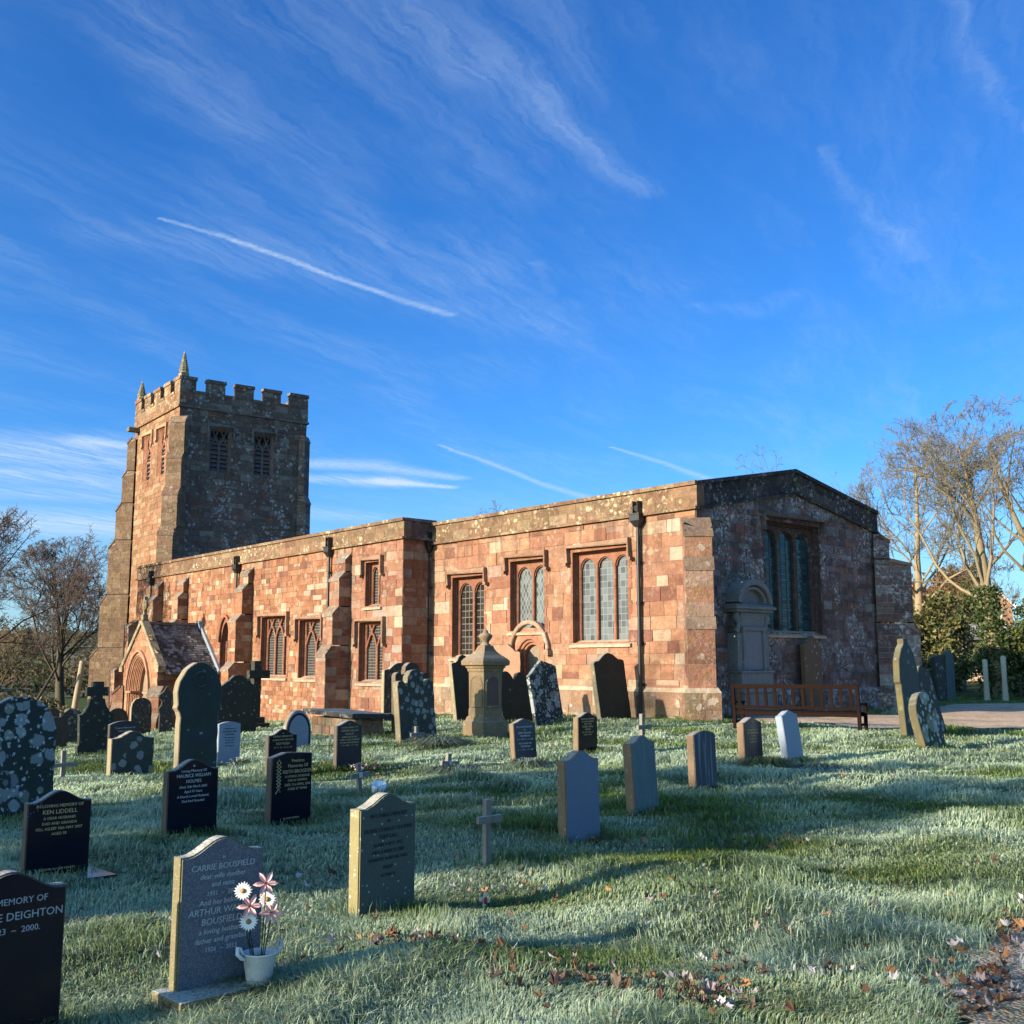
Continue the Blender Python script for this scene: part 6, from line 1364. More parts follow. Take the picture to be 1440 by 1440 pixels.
    o = H(-14.75, 6.95, 0.72, 1.75, 6, 'tallgothic', ('lichfew', 'edge'), 'tall gothic headstone with a round carved emblem, dark green with white lichen spots', thick=0.13, rough=0.004, seed=2)
    m = MB(); bar(m, Frame((0, 0, 0), (0, 1, 0), (1, 0, 0)), arc(0, 1.50, 0.105, 0, 2*math.pi, 24), 0.016, 0.014, -0.01, (0.2, 0.2, 0.2)); m.build('roundel', G['lichfew'], o)
    lettering(o, [('IHS', 0.125, 1.455)], G['lichfew'], x0=0.004, bold=0.004)
    H(-18.29, 7.44, 0.77, 0.75, 6, 'shoulder', ('lichmid', 'edge'), 'squat mossy headstone with a raised round top, black towards its foot', thick=0.14, rough=0.006, seed=3)
    H(-26.58, 9.89, 0.85, 1.73, 0, 'crosshead', ('dark', 'dark'), 'dark mossy headstone whose top is carved as a square cross', thick=0.16, rough=0.004, seed=4)
    H(-30.48, 15.58, 1.28, 1.80, 0, 'scallop', ('dark', 'dark'), 'wide dark headstone with a scalloped top behind the tall gothic stone', thick=0.14, rough=0.006, seed=5)
    H(-40.90, 16.91, 0.80, 1.43, 0, 'round', ('lichsmall', 'edge'), 'round-topped headstone freckled grey with lichen before the porch arch', thick=0.14, rough=0.006, seed=6)
    H(-36.35, 12.74, 0.72, 1.21, 0, 'ogeesh', ('lichsmall', 'lichmid'), 'grey lichened headstone left of the dark cross-topped one', thick=0.12, rough=0.006, seed=7, back=4)
    H(-44.60, 17.45, 0.86, 1.12, 0, 'round', ('darkbrown', 'dark'), 'dark brown rounded headstone at the left foot of the porch', thick=0.14, seed=8)
    H(-48.5, 16.1, 1.0, 1.35, 0, 'round', ('darkbrown', 'dark'), 'dark round-topped headstone below the timber post', thick=0.16, seed=9)
    H(-39.54, 17.30, 0.60, 1.77, -8, 'anchor', ('lichsmall', 'dark'), 'narrow dark headstone with a deeply notched outline beside the porch', thick=0.14, seed=10)
    H(-33.2, 11.2, 0.62, 0.95, 0, 'segment', ('darkbrown', 'dark'), 'small dark stone stub behind the grey lichened headstone', thick=0.14, seed=11)
    # ---- old stones in front of the aisle and chancel
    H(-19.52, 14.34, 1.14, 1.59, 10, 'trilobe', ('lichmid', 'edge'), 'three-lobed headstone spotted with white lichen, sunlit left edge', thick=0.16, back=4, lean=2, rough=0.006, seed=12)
    H(-22.79, 16.52, 1.13, 1.80, 4, 'trilobe', ('darkbrown', 'brownside'), 'three-lobed dark headstone directly behind the lichen spotted one', thick=0.16, back=1, rough=0.006, seed=13)
    H(-29.43, 20.80, 1.25, 1.91, 0, 'ogeesh', ('lichsmall', 'edge'), 'old lichened headstone behind the two three-lobed stones', thick=0.16, rough=0.006, seed=14)
    H(-25.55, 20.60, 0.95, 2.05, 3, 'ogeesh', ('dark', 'edge'), 'dark headstone leaning back left of the buff pillar monument', thick=0.16, back=7, lean=2, rough=0.006, seed=15)
    H(-28.4, 24.45, 1.15, 2.45, -65, 'ogeesh', ('redstone', 'dark'), 'red sandstone headstone with a curled top behind the buff pillar monument', thick=0.14, rough=0.005, seed=16)
    H(-24.11, 21.33, 1.25, 1.55, 4, 'twolobe', ('dark', 'dark'), 'dark leaning headstone with two rounded lobes right of the buff pillar', thick=0.16, back=9, lean=6, rough=0.006, seed=17)
    H(-22.47, 21.05, 1.22, 1.80, 8, 'pent', ('lich', 'lich'), 'leaning five-sided headstone blotched with white lichen below the small door', thick=0.12, lean=9, back=4, rough=0.005, seed=18)
    H(-22.74, 24.00, 1.32, 2.00, 0, 'ogeesh', ('dark', 'edge'), 'tall dark headstone leaning left against the sunlit chancel wall', thick=0.18, back=6, lean=4, rough=0.006, seed=19)
    # ---- right-hand group
    H(-11.99, 21.86, 0.98, 2.12, 6, 'gothiccap', ('mossteal', 'khaki'), 'tall pointed headstone with a worn cap right of the bench', thick=0.14, back=3, lean=2, rough=0.005, seed=20)
    H(-10.27, 19.47, 0.95, 1.10, 6, 'round', ('patchy', 'khaki'), 'small leaning round-topped headstone patched with white lichen, nearest of the right-hand group', thick=0.15, back=10, lean=9, rough=0.008, seed=21)
    H(-12.10, 23.10, 0.85, 1.60, 6, 'ogeesh', ('lichmid', 'khaki'), 'steeply leaning headstone behind the small lichened one by the gravel', thick=0.16, back=9, lean=12, rough=0.006, seed=22)
    H(-23.97, 46.18, 0.95, 2.05, 4, 'segment', ('lichmid', 'dark'), 'worn grey headstone left of a close pair beyond the gravel', thick=0.2, back=3, rough=0.008, seed=23)
    H(-24.6, 48.2, 0.95, 2.25, 4, 'round', ('teal', 'dark'), 'grey green headstone right of a close pair beyond the gravel', thick=0.2, rough=0.006, seed=24)
    H(-30.39, 59.96, 0.88, 1.26, 4, 'round', ('slateside', 'slateside'), 'small mossy yellow headstone far beyond the gravel', thick=0.2, seed=25)
    H(-30.04, 60.36, 0.80, 1.58, 4, 'round', ('lichmid', 'dark'), 'slim grey headstone far beyond the gravel, beside the small mossy one', thick=0.2, seed=26)
    H(-20.05, 30.39, 1.02, 2.52, 0, 'ogeesh', ('brown', 'brown'), 'brown headstone set against the east wall under the big window', thick=0.14, back=1, rough=0.006, seed=27)

    # ---- chest tomb
    t_ = empty('chest_tomb', (-23.8, 15.2, tz(-23.8, 15.2))); tag(t_, 'low stone chest tomb with an overhanging slab in front of the aisle', 'tomb')
    F0 = Frame((-1.0, -0.42, 0), (1, 0, 0), (0, -1, 0)); rng = random.Random(3); m = MB()
    pl = pal((2, (0.31, 0.19, 0.115)), (1, (0.27, 0.145, 0.08)), (1, (0.35, 0.26, 0.17)))
    for fr_, L in ((F0, 2.0), (Frame((1.0, -0.42, 0), (0, 1, 0), (1, 0, 0)), 0.84), (Frame((1.0, 0.42, 0), (-1, 0, 0), (0, 1, 0)), 2.0), (Frame((-1.0, 0.42, 0), (0, -1, 0), (-1, 0, 0)), 0.84)):
        wall(m, fr_, 0, L, -0.25, 0.48, pl, rng, ch=(0.14, 0.24), bl=(0.2, 0.5), proud=0.02)
    m.build('chest', M['plinth'], t_)
    s = slab_mesh('cover_slab', [(-0.60, -0.06), (-0.60, 0.05), (-0.56, 0.065), (0.56, 0.065), (0.60, 0.05), (0.60, -0.06)], 2.36, [G['lichsmall'], G['lichsmall']], 0.01, 0.004, 3); s.parent = t_; s.location = (1.18, 0, 0.545); s.rotation_euler = (R(-2), R(1.5), 0)
    SHELTER.append((-23.0, 15.2, 1.0))

    # ---- buff pillar monument
    p_ = empty('pillar_monument', (-19.58, 16.26, tz(-19.58, 16.26)), 0); tag(p_, 'buff sandstone pillar monument with a spreading cap and an urn finial', 'monument')
    I = lambda a, b, c: (a, b, c)
    def sq(prof, name, mat, col=(0.5, 0.5, 0.5)):
        m = MB()
        for (r0, z0), (r1, z1) in zip(prof[:-1], prof[1:]):
            m.add([(-r0, -r0, z0), (r0, -r0, z0), (r0, r0, z0), (-r0, r0, z0), (-r1, -r1, z1), (r1, -r1, z1), (r1, r1, z1), (-r1, r1, z1)], [(0, 1, 5, 4), (1, 2, 6, 5), (2, 3, 7, 6), (3, 0, 4, 7)], col)
        return m.build(name, mat, p_)
    sq([(0.37, -0.3), (0.37, 0.36), (0.355, 0.385), (0.33, 0.40), (0.31, 0.47), (0.29, 0.50)], 'base', G['buff'])
    sh = sq([(0.275, 0.49), (0.275, 0.66), (0.265, 0.68), (0.275, 1.50), (0.30, 1.54), (0.30, 1.58), (0.33, 1.61), (0.33, 1.65)], 'shaft', G['buff'])
    for (U, N) in (((1, 0, 0), (0, -1, 0)), ((0, 1, 0), (1, 0, 0))):
        fr_ = Frame((0, 0, 0), U, N); m = MB()
        bar(m, fr_, [(-0.20, 0.72), (-0.20, 1.25)]+pointed(-0.20, 0.20, 1.25, 1.42, 8)+[(0.20, 1.25), (0.20, 0.72), (-0.20, 0.72)], 0.022, 0.292, 0.25, (0.5, 0.5, 0.5)); m.build('arched_panel', G['buff'], sh)
        m = MB(); P = [(-0.19, 0.73)]+pointed(-0.19, 0.19, 1.25, 1.41, 8)[0:]+[(0.19, 0.73)]; m.add([fr_(u, 0.279, z) for u, z in P], [tuple(range(len(P)))]); m.build('inscribed_panel', G['brownpanel'] if N[0] else G['buff'], sh)  # red-brown inset on the east only, darkened to deepen that face's shade
        for i in range(9):
            pass
    cp = sq([(0.33, 1.64), (0.40, 1.67), (0.405, 1.76), (0.36, 1.82), (0.26, 1.90), (0.17, 2.0), (0.12, 2.12)], 'cap', G['buff'])
    m = MB(); m.lathe([(0.12, 2.10), (0.13, 2.14), (0.08, 2.17), (0.09, 2.22), (0.155, 2.30), (0.165, 2.36), (0.11, 2.39), (0.07, 2.42), (0.05, 2.47), (0.0, 2.50)], 12); m.build('urn_finial', G['buff'], cp)
    SHELTER.append((-19.5, 16.0, 0.9))

    # ---- wall monument on the chancel's east wall
    w_ = empty('wall_monument', (-20.46, 27.22, 0.0)); w_.scale = (1, 0.82, 1); tag(w_, 'grey stone wall monument with a curved pediment and a slate panel, beside the big window', 'monument')
    fr_ = Frame((0.0, 0, 0), (0, 1, 0), (1, 0, 0))
    def bx(parts, name, mat, parent=w_):
        m = MB()
        for a, b in parts: m.box(fr_, a, b)
        o = m.build(name, mat, parent); bv = o.modifiers.new('soft_edges', 'BEVEL'); bv.width = 0.012; bv.segments = 1; return o
    bx([((-0.98, 0.0, -0.2), (1.02, 0.62, 0.78)), ((-1.08, 0.0, 0.78), (1.12, 0.70, 0.90)), ((-0.93, 0, 0.90), (0.97, 0.52, 1.36)), ((-1.0, 0, 1.36), (1.04, 0.56, 1.43))], 'base', G['mono'])
    bx([((-0.95, 0, 1.43), (-0.66, 0.40, 2.55)), ((0.66, 0, 1.43), (0.95, 0.40, 2.55)), ((-0.72, 0, 2.72), (0.72, 0.40, 3.18)), ((-0.68, 0, 1.432), (-0.56, 0.46, 2.70)), ((0.56, 0, 1.432), (0.68, 0.46, 2.70)), ((-0.69, 0, 2.62), (0.69, 0.462, 2.74))], 'surround', G['mono'])
    bx([((-0.57, 0, 1.44), (0.57, 0.40, 2.63))], 'panel', G['monopanel'])
    m = MB()
    for s in (-1, 1):
        m.tube([fr_(s*0.86, 0.30, 3.12), fr_(s*0.90, 0.36, 2.98), fr_(s*0.80, 0.36, 2.84), fr_(s*0.84, 0.34, 2.66), fr_(s*0.93, 0.32, 2.56)], [0.12, 0.13, 0.08, 0.09, 0.11], 8)
    m.build('scroll_bracket', G['mono'], w_)
    bx([((-1.10, 0, 3.18), (1.12, 0.50, 3.27)), ((-1.18, 0, 3.27), (1.20, 0.58, 3.36)), ((-1.12, 0, 3.361), (1.14, 0.50, 3.42))], 'cornice', G['mono'])
    m = MB(); bar(m, fr_, arc(0.0, 3.42, 0.95, math.pi*0.98, math.pi*0.02, 20, 0.68), 0.09, 0.56, 0.0, (0.5, 0.5, 0.5)); bar(m, fr_, arc(0.0, 3.42, 0.74, math.pi*0.98, math.pi*0.02, 20, 0.50), 0.05, 0.48, 0.0, (0.5, 0.5, 0.5))
    P = arc(0.0, 3.42, 0.74, math.pi, 0, 20, 0.50); m.add([fr_(u, 0.30, z) for u, z in P], [tuple(range(len(P)))]); m.build('pediment', G['mono'], w_)

    # ---- wooden crosses
    def wcross(x, y, h, aw, az, label, th=0.045, lean=0, back=0, yaw=4, mat='wood', plate=False, name='grave_cross', cat='cross', group='small wooden grave crosses'):
        o = empty(name, (x, y, tz(x, y, True)), R(yaw)); o.rotation_euler = (R(lean), -R(back), R(yaw)); tag(o, label, cat, group)
        m = MB(); I = lambda a, b, c: (a, b, c); w2 = th*0.62
        m.box(I, (-th, -w2, -0.2), (0, w2, h)); q = m.build('upright', G[mat], o)
        m = MB(); m.box(I, (-th*0.2, -aw/2, az-w2), (th*0.55, aw/2, az+w2)); m.build('arm', G[mat], o)
        if plate: m = MB(); m.box(I, (th*0.55, -0.03, az-0.035), (th*0.6, 0.03, az+0.035)); m.build('nameplate', plain('cream_plate', (0.55, 0.52, 0.40), 0.6), o)
        return o
    wcross(-7.02, 5.87, 0.53, 0.26, 0.375, 'slim wooden cross standing alone in the middle of the lawn')
    wcross(-12.42, 8.17, 0.40, 0.31, 0.25, 'leaning wooden cross with a cream plate and flowers behind it', lean=5, plate=True)
    wcross(-19.0, 13.9, 0.36, 0.39, 0.19, 'low wooden cross at the foot of the three-lobed lichened stone', th=0.06)
    wcross(-13.53, 10.51, 0.30, 0.36, 0.15, 'short wooden cross with a cream plate, low in the frosted grass mid lawn', th=0.06, plate=True, lean=-4)
    wcross(-16.67, 18.46, 0.53, 0.47, 0.24, 'wooden cross standing before the foot of the black downpipe', th=0.08)
    wcross(-17.75, 6.12, 0.44, 0.42, 0.22, 'thin wooden cross right of the big lichen covered stone', th=0.05)
    c = wcross(-33.61, 17.88, 2.3, 0.80, 1.85, 'tall dark stone cross on a stepped base in front of the aisle wall', th=0.22, mat='dark', name='stone_cross', group='churchyard monuments')
    m = MB(); I = lambda a, b, c: (a, b, c); m.box(I, (-0.45, -0.36, -0.2), (0.25, 0.36, 0.22)); m.box(I, (-0.32, -0.25, 0.22), (0.12, 0.25, 0.42)); m.build('stepped_base', G['dark'], c)
    # remembrance cross
    o = empty('remembrance_cross', (-5.94, 4.93, tz(-5.94, 4.93, True)+0.03), R(6)); o.rotation_euler = (R(-14), R(-8), R(0)); tag(o, 'tiny white remembrance cross with a red poppy stuck in the grass', 'cross')
    m = MB(); m.box(I, (-0.006, -0.011, -0.06), (0, 0.011, 0.095)); m.box(I, (-0.007, -0.046, 0.026), (0.001, 0.046, 0.050)); m.build('cross_piece', plain('bare_white_wood', (0.62, 0.55, 0.46), 0.7), o)
    m = MB(); m.lathe([(0.0, 0.0), (0.013, 0.001), (0.018, 0.006), (0.012, 0.009), (0, 0.007)], 10, T=lambda x, y, z: (0.002+z, x, 0.036+y*1.3)); m.build('poppy', plain('poppy_red', (0.55, 0.012, 0.02), 0.6), o)

    # ---- white bucket of metal flowers on the grey stone's base
    z0 = 0.04; bk = empty('flower_bucket', (-5.085, 2.765, z0)); tag(bk, 'white enamel bucket with two handles on the grey headstone base', 'bucket')
    wm = grave_mat('chipped_white_enamel', (0.66, 0.70, 0.70), 0.45, moss=(0.75, (0.17, 0.10, 0.06)), frost=0, bump=0.1, mottle=0.12)
    m = MB(); m.lathe([(0.0, 0.004), (0.058, 0.0), (0.062, 0.004), (0.082, 0.135), (0.087, 0.138), (0.086, 0.144), (0.079, 0.142), (0.075, 0.10), (0.0, 0.10)], 28); m.build('pail', wm, bk)
    m = MB(); m.lathe([(0.0, 0.112), (0.04, 0.118), (0.077, 0.11)], 14); m.build('soil', plain('dark_soil', (0.02, 0.015, 0.012), 0.9), bk)
    for s in (-1, 1):
        m = MB(); q = [(0.0, s*0.076, 0.118), (0.005, s*0.10, 0.125), (0.0, s*0.122, 0.150), (-0.004, s*0.120, 0.180), (-0.006, s*0.104, 0.172), (-0.008, s*0.088, 0.142)]
        m.tube(q, [0.008, 0.010, 0.011, 0.010, 0.009, 0.007], 6); m.build('handle', wm, bk)
    wh = plain('painted_white_metal', (0.80, 0.80, 0.76), 0.5); yl = plain('yellow_flower_eye', (0.30, 0.17, 0.02), 0.7); pk = toned('painted_pink_metal', 0.5, 30, 0.12, 0.0, 0.4); gr = plain('dark_wire', (0.012, 0.018, 0.014), 0.6)
    toward = Vector((0.80, -0.45, 0.22)).normalized()
    def flower(kind, y, z, x, label, size, tilt=(0, 0)):
        o = empty('metal_flower', (-5.085, 2.765, z0+0.11)); tag(o, label, 'flower', 'metal flowers in the white bucket')
        c = Vector((x+5.085, y-2.765, z-z0-0.11))
        d = (toward+Vector((0, tilt[0], tilt[1]))).normalized(); a = d.orthogonal().normalized(); b = d.cross(a)
        st = MB(); st.tube([Vector((c.x*.2, c.y*.35, -0.02)), Vector((c.x*.5, c.y*.8, c.z*.5)), c-d*0.01], 0.0028, 5); st.build('stem', gr, o)
        pt = MB()
        if kind == 'daisy':
            for k in range(19):
                th = 6.283*k/19; r = size*(0.94+0.1*((k*7) % 5)/5); u = a*math.cos(th)+b*math.sin(th); v = d.cross(u)
                pt.add([c+u*r*.28-v*.0025, c+u*r*.7-v*.0052+d*.003, c+u*r+d*.001, c+u*r*.7+v*.0052+d*.003, c+u*r*.28+v*.0025], [(0, 1, 2, 3, 4)])
            pt.build('petals', wh, o)
            e = MB(); e.lathe([(size*.27, 0.0), (size*.24, 0.005), (size*.12, 0.008), (0, 0.009)], 14, T=lambda x_, y_, z_: c+a*x_+b*y_+d*z_); e.build('flower_eye', yl, o)
        else:
            for k in range(6):
                th = 6.283*k/6+0.3; u = a*math.cos(th)+b*math.sin(th); v = d.cross(u)
                p0, p1, p2, p3 = c, c+u*size*.42+d*.010, c+u*size*.75+d*.012, c+u*size*1.05+d*.002
                for s, tn in ((-1, (0.62, 0.36, 0.38)), (1, (0.68, 0.43, 0.42))):
                    pt.add([p0, p1+d*-.004, p2-d*.003, p3, p2+v*s*size*.16+d*.004, p1+v*s*size*.19+d*.006], [(0, 1, 2, 3, 4, 5)], tn)
            pt.build('petals', pk, o)
            e = MB()
            for k in range(5):
                th = 6.283*k/5; e.tube([c, c+(a*math.cos(th)+b*math.sin(th))*size*.16+d*.026], [0.002, 0.0025], 4)
            e.build('stamens', plain('rust_stamen', (0.30, 0.10, 0.05), 0.7), o)
    flower('daisy', 2.655, 0.491, -5.07, 'white metal daisy highest on the left of the bucket', 0.046)
    flower('lily', 2.780, 0.509, -5.07, 'pink metal lily at the very top of the bunch', 0.062)
    flower('daisy', 2.807, 0.426, -5.10, 'white metal daisy half hidden behind the pink lilies on the right', 0.046)
    flower('lily', 2.689, 0.415, -5.06, 'pink metal lily in the middle left, between two daisies', 0.062)
    flower('lily', 2.809, 0.367, -5.06, 'pink metal lily lowest on the right of the bunch', 0.062)
    flower('daisy', 2.680, 0.345, -5.05, 'white metal daisy lowest in the bunch', 0.048)

    # ---- white plastic pot, posies
    o = empty('plastic_pot', (-12.02, 8.19, tz(-12.02, 8.19, True)), R(20)); o.rotation_euler = (R(12), R(10), R(20)); tag(o, 'crumpled white plastic flower pot lying on the grass', 'pot')
    rg = random.Random(9); m = MB(); vs = []
    for i, (r, z) in enumerate([(0.0, 0.0), (0.085, 0.0), (0.095, 0.06), (0.10, 0.12), (0.098, 0.15), (0.07, 0.13), (0.0, 0.10)]):
        for j in range(12):
            a = 6.283*j/12; k = 1+rg.uniform(-.12, .12); vs.append((r*k*math.cos(a), r*k*1.05*math.sin(a), z+rg.uniform(-.012, .012)))
    m.add(vs, [(i*12+j, i*12+(j+1) % 12, (i+1)*12+(j+1) % 12, (i+1)*12+j) for i in range(6) for j in range(12)]); m.build('pot', plain('white_plastic', (0.74, 0.76, 0.80), 0.5), o)
    def posy(x, y, label, cols, n=26, h=0.16):
        o = empty('flower_posy', (x, y, tz(x, y, True))); tag(o, label, 'flowers', 'posies left at graves'); rg = random.Random(int(abs(x*100))); a, b = MB(), MB()
        for _ in range(n):
            e = Vector((rg.gauss(0, .09), rg.gauss(0, .09), rg.uniform(.04, h))); a.tube([Vector((e.x*.2, e.y*.2, 0)), e], 0.004, 4, (0.04, 0.07, 0.02))
            c = rg.choice(cols)
            for k in range(7): leafcard(b, e+Vector((rg.gauss(0, .02), rg.gauss(0, .02), rg.gauss(0, .015))), rg.uniform(.012, .026), rg, (c,))
            for k in range(2): leafcard(a, e*rg.uniform(.4, .8), rg.uniform(.02, .04), rg, ((0.05, 0.08, 0.03),))
        a.build('stems', M['leaf'], o); b.build('blossoms', M['leaf'], o)
    posy(-14.75, 9.75, 'white and dark red posy at the foot of the dark blue headstone', [(0.55, 0.55, 0.56), (0.16, 0.02, 0.03), (0.45, 0.42, 0.44)])
    posy(-14.7, 8.15, 'dark red wreath left of the half hidden black headstone', [(0.22, 0.012, 0.02), (0.10, 0.02, 0.03), (0.4, 0.4, 0.42)], 22, 0.09)
    posy(-17.8, 9.05, 'frosted pale posy left of the pale blue grey headstone', [(0.45, 0.5, 0.46), (0.25, 0.3, 0.22)], 18, 0.16)
    # tussocks
    def tussock(x, y, r, h, label, cols, n=520):
        o = empty('grass_tussock', (x, y, tz(x, y, True))); tag(o, label, 'tussock', 'overgrown tussocks'); rg = random.Random(int(abs(x*31+y*77))); m = MB()
        for _ in range(n):
            a = rg.uniform(0, 6.28); q = r*0.35*math.sqrt(rg.random()); p = Vector((q*math.cos(a), q*math.sin(a), -0.01)); a2 = a+rg.gauss(0, .6); l = r*rg.uniform(.5, 1.1); hh = h*rg.uniform(.5, 1.1); d = Vector((math.cos(a2), math.sin(a2), 0)); s = Vector((-d.y, d.x, 0))*0.006
            m1 = p+d*l*.45+Vector((0, 0, hh)); e = p+d*l+Vector((0, 0, hh*.25))
            m.add([p-s, p+s, m1+s, m1-s, e], [(0, 1, 2, 3), (3, 2, 4)], jitter(rg.choice(cols), rg, .25))
        m.build('blades', M['leaf'], o)
    YG = ((0.11, 0.12, 0.03), (0.15, 0.14, 0.045), (0.08, 0.10, 0.025)); FG = ((0.13, 0.17, 0.12), (0.06, 0.09, 0.035), (0.22, 0.27, 0.24))
    tussock(-10.35, 14.25, 0.52, 0.16, 'yellow green tussock at the foot of the small dark blue headstone', YG)
    tussock(-18.3, 13.9, 0.75, 0.20, 'frosted tussock beside the low wooden cross', FG, 700)
    tussock(-13.15, 10.3, 0.50, 0.14, 'frosted tussock below the short wooden cross', FG)
    tussock(-13.25, 11.9, 0.40, 0.16, 'grass tuft at the foot of the leaning small blue black headstone', FG)
    tussock(-9.75, 14.75, 0.55, 0.13, 'low frosted tussock at the foot of the pale grey headstone', FG)

def build_bench():
    L, D = 3.05, 0.60; a = R(33)
    al = (-RIGHT*math.cos(a)+HEAD*math.sin(a)); aw = (HEAD*math.cos(a)+RIGHT*math.sin(a))
    o = Vector((-13.56, 22.30, 0)); z0 = tz(o.x, o.y)+0.02
    b = empty('park_bench', (o.x, o.y, z0)); tag(b, 'dark brown slatted wooden bench seen from behind in front of the chancel', 'bench')
    T = lambda u, n, z: al*u+aw*n+Vector((0, 0, z))
    wood = toned('dark_stained_hardwood', 0.8, 18, 0.4, 0.3, 0.08); c = (0.012, 0.0055, 0.004)
    def part(boxes, name, parent=b):
        m = MB()
        for p, q in boxes: m.box(T, p, q, jitter(c, rng, .15))
        x = m.build(name, wood, parent); bv = x.modifiers.new('soft_edges', 'BEVEL'); bv.width = 0.006; bv.segments = 1; return x
    rng = random.Random(1)
    rk = lambda z: -0.16*(z-0.42)                                         # the back rakes away from the sitter, towards us
    def raked(u0, u1, z0_, z1_, t0, t1, m): m.add([T(u, n+rk(z), z) for z in (z0_, z1_) for n in (t0, t1) for u in (u0, u1)], [(0, 1, 3, 2), (4, 6, 7, 5), (0, 4, 5, 1), (2, 3, 7, 6), (0, 2, 6, 4), (1, 5, 7, 3)], jitter(c, rng, .15))
    for u in (0.0, L-0.075):
        part([((u, D-0.075, 0), (u+0.075, D, 0.60))], 'leg'); m = MB(); m.box(T, (u, 0, 0), (u+0.075, 0.075, 0.425), c); raked(u, u+0.075, 0.425, 1.06, 0, 0.07, m); m.build('leg', wood, b)
        part([((u-0.01, -0.05, 0.60), (u+0.085, D+0.03, 0.645))], 'armrest'); part([((u+0.02, 0.06, 0.13), (u+0.055, D-0.06, 0.19))], 'stretcher')
    part([((0.06, 0.03+0.075*i, 0.415), (L-0.06, 0.03+0.075*i+0.058, 0.438)) for i in range(7)]+[((0.06, 0.02, 0.33), (L-0.06, 0.06, 0.414)), ((0.06, D-0.05, 0.33), (L-0.06, D-0.015, 0.414))], 'seat')
    m = MB(); raked(0.07, L-0.07, 0.965, 1.06, 0.005, 0.06, m); raked(0.07, L-0.07, 0.485, 0.55, 0.01, 0.055, m)
    for i in range(13):
        u = 0.16+(L-0.38)*i/12; raked(u, u+0.072, 0.55, 0.966, 0.02, 0.045, m)
    m.build('backrest', wood, b)

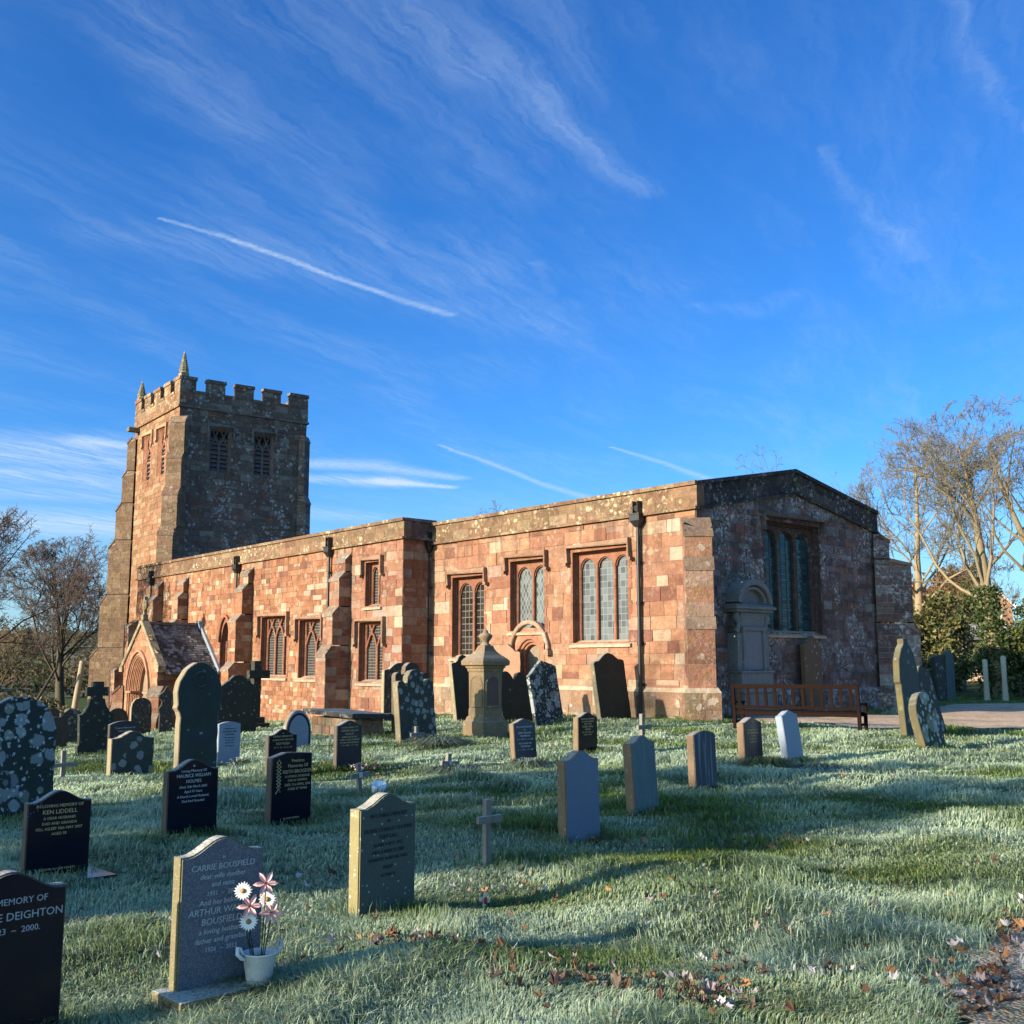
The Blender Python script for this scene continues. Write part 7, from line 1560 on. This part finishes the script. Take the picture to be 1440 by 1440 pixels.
def build_background():
    g = lambda x, y: (x, y, tz(x, y))
    # pink sandstone house beyond the trees
    h = empty('house', (-65.5, 137.0, 2.6)); h.rotation_euler = (0, 0, R(42)); tag(h, 'pink sandstone house with white bargeboards half hidden by the trees', 'house')
    I = Frame((-4.0, 0, 0), (1, 0, 0), (0, -1, 0)); rng = random.Random(6); m = MB(); pk = pal((2, (0.40, 0.23, 0.15)), (1, (0.45, 0.29, 0.20)), (1, (0.36, 0.19, 0.12)))
    gab = lambda u: 10.3-3.6*abs(u-4)/4
    wall(m, I, 0, 8, 0, 10.3, pk, rng, top=gab, extra=(4,), ch=(0.3, 0.45), bl=(0.5, 1.1), holes=[(1.2, 2.4, 4.2, 6.0), (5.4, 6.6, 4.2, 6.0)])
    wall(m, Frame((4.0, 0, 0), (0, 1, 0), (1, 0, 0)), 0, 9, 0, 6.7, pk, rng, ch=(0.3, 0.45), bl=(0.5, 1.1)); wall(m, Frame((-4.0, 9, 0), (0, -1, 0), (-1, 0, 0)), 0, 9, 0, 6.7, pk, rng, ch=(0.3, 0.45), bl=(0.5, 1.1))
    m.build('wall', M['sand'], h)
    m = MB()
    for s in (-1, 1): m.add([(0, -0.3, 10.45), (s*4.4, -0.3, 6.5), (s*4.4, 9.3, 6.5), (0, 9.3, 10.45), (0, -0.3, 10.3), (s*4.4, -0.3, 6.35), (s*4.4, 9.3, 6.35), (0, 9.3, 10.3)], [(0, 1, 2, 3), (4, 5, 6, 7), (0, 1, 5, 4), (1, 2, 6, 5)], (0.12, 0.11, 0.115))
    rf = m.build('roof', M['slate'], h)
    m = MB(); bar(m, I, [(-0.45, 6.3), (4, 10.35), (8.45, 6.3)], 0.16, 0.40, 0.30, (0.8, 0.8, 0.8)); m.build('bargeboard', plain('white_gloss_paint', (0.8, 0.8, 0.78), 0.4), rf)
    m = MB(); m.box(lambda a, b, c: (a, b, c), (-0.6, 4, 9.4), (0.6, 5, 12.0), (0.5, 0.3, 0.2)); m.build('chimney', M['sand'], rf)
    for u in (1.2, 5.4):
        m = MB(); bar(m, I, [(u, 4.2), (u, 6.0), (u+1.2, 6.0), (u+1.2, 4.2), (u, 4.2)], 0.07, 0.02, -0.2, (0.8, 0.8, 0.8)); bar(m, I, [(u, 5.1), (u+1.2, 5.1)], 0.035, 0.015, -0.1, (.8, .8, .8)); w = m.build('window', plain('white_window_frame', (0.75, 0.75, 0.73), 0.4), h)
        m = MB(); m.quad(I(u, -0.15, 4.2), I(u+1.2, -0.15, 4.2), I(u+1.2, -0.15, 6.0), I(u, -0.15, 6.0)); m.build('pane', plain('dark_window_glass', (0.02, 0.025, 0.03), 0.05), w)
    # shed roof
    s = empty('shed', (-36.0, 73.5, 0.5)); s.rotation_euler = (0, 0, R(35)); tag(s, 'low shed with a pale grey roof glimpsed through the shrubs', 'shed')
    I2 = lambda a, b, c: (a, b, c); m = MB(); m.box(I2, (-2, -1.5, 0), (2, 1.5, 2.9), (0.40, 0.30, 0.22)); m.build('wall', M['towerbuff'], s)
    m = MB(); m.add([(-2.4, -2, 2.8), (2.4, -2, 2.8), (2.4, 0, 4.0), (-2.4, 0, 4.0), (2.4, 2, 2.8), (-2.4, 2, 2.8)], [(0, 1, 2, 3), (3, 2, 4, 5)], (0.36, 0.36, 0.37)); m.build('roof', M['slate'], s)
    # white posts, fence
    wp = plain('peeling_white_paint', (0.40, 0.37, 0.28), 0.7, 0, 0.3, 9, 0.25)
    for x, y, hh, lb in ((-23.15, 48.6, 1.85, 'pale weathered post left of a pair before the laurel bush'), (-22.45, 48.9, 2.0, 'pale weathered post right of a pair before the laurel bush')):
        m = MB(); m.lathe([(0.15, -0.3), (0.14, 0.1), (0.11, hh*.5), (0.12, hh-0.06), (0.07, hh), (0, hh+0.01)], 9, T=lambda a, b, c: (a+0.05*c*0, b, c)); o = m.build('gate_post', wp, None, None); o.location = g(x, y); tag(o, lb, 'post', 'pale posts by the laurel')
    f = empty('rail_fence', g(-22.2, 49.9)); tag(f, 'dark rail fence in the shade at the right edge', 'fence'); dk = plain('dark_fence_timber', (0.03, 0.026, 0.022), 0.8)
    d = Vector((0.62, 0.78, 0)); m = MB()
    for z in (0.35, 0.75): m.tube([Vector((0, 0, z)), d*4.5+Vector((0, 0, z))], 0.05, 5)
    m.build('rail', dk, f)
    for k in range(4):
        m = MB(); m.tube([d*1.5*k+Vector((0, 0, -0.2)), d*1.5*k+Vector((0, 0, 1.0))], 0.07, 6); m.build('post', dk, f)
    # leaning timber post and prop on the left
    tp = plain('silvered_timber', (0.30, 0.235, 0.15), 0.8, 0, 0.3, 9, 0.35, 0.3)
    m = MB(); m.tube([(0, 0, -0.4), (0.05, 0.05, 1.5), (0.1, 0.12, 3.35)], [0.14, 0.13, 0.12], 9); o = m.build('timber_post', tp, None); z = tz(-48.78, 17.1); o.location = (-48.78, 17.0, z); o.rotation_euler = (R(-4), 0, 0); tag(o, 'tall silvered timber post leaning beside the dark bare tree', 'post')
    m = MB(); m.tube([(-1.4, -0.75, 0.2), (-0.3, -0.1, 1.9), (0.25, 0.35, 3.1)], [0.075, 0.07, 0.055], 7); o = m.build('fallen_branch', plain('dark_dead_wood', (0.03, 0.024, 0.02), 0.9), None); o.location = (-49.0, 15.9, tz(-49.0, 15.9)); tag(o, 'dark dead branch propped at a slant left of the timber post', 'branch')

build_graves()
build_bench()
build_background()
build_vegetation()
build_hills()
build_leaves()
build_grass()
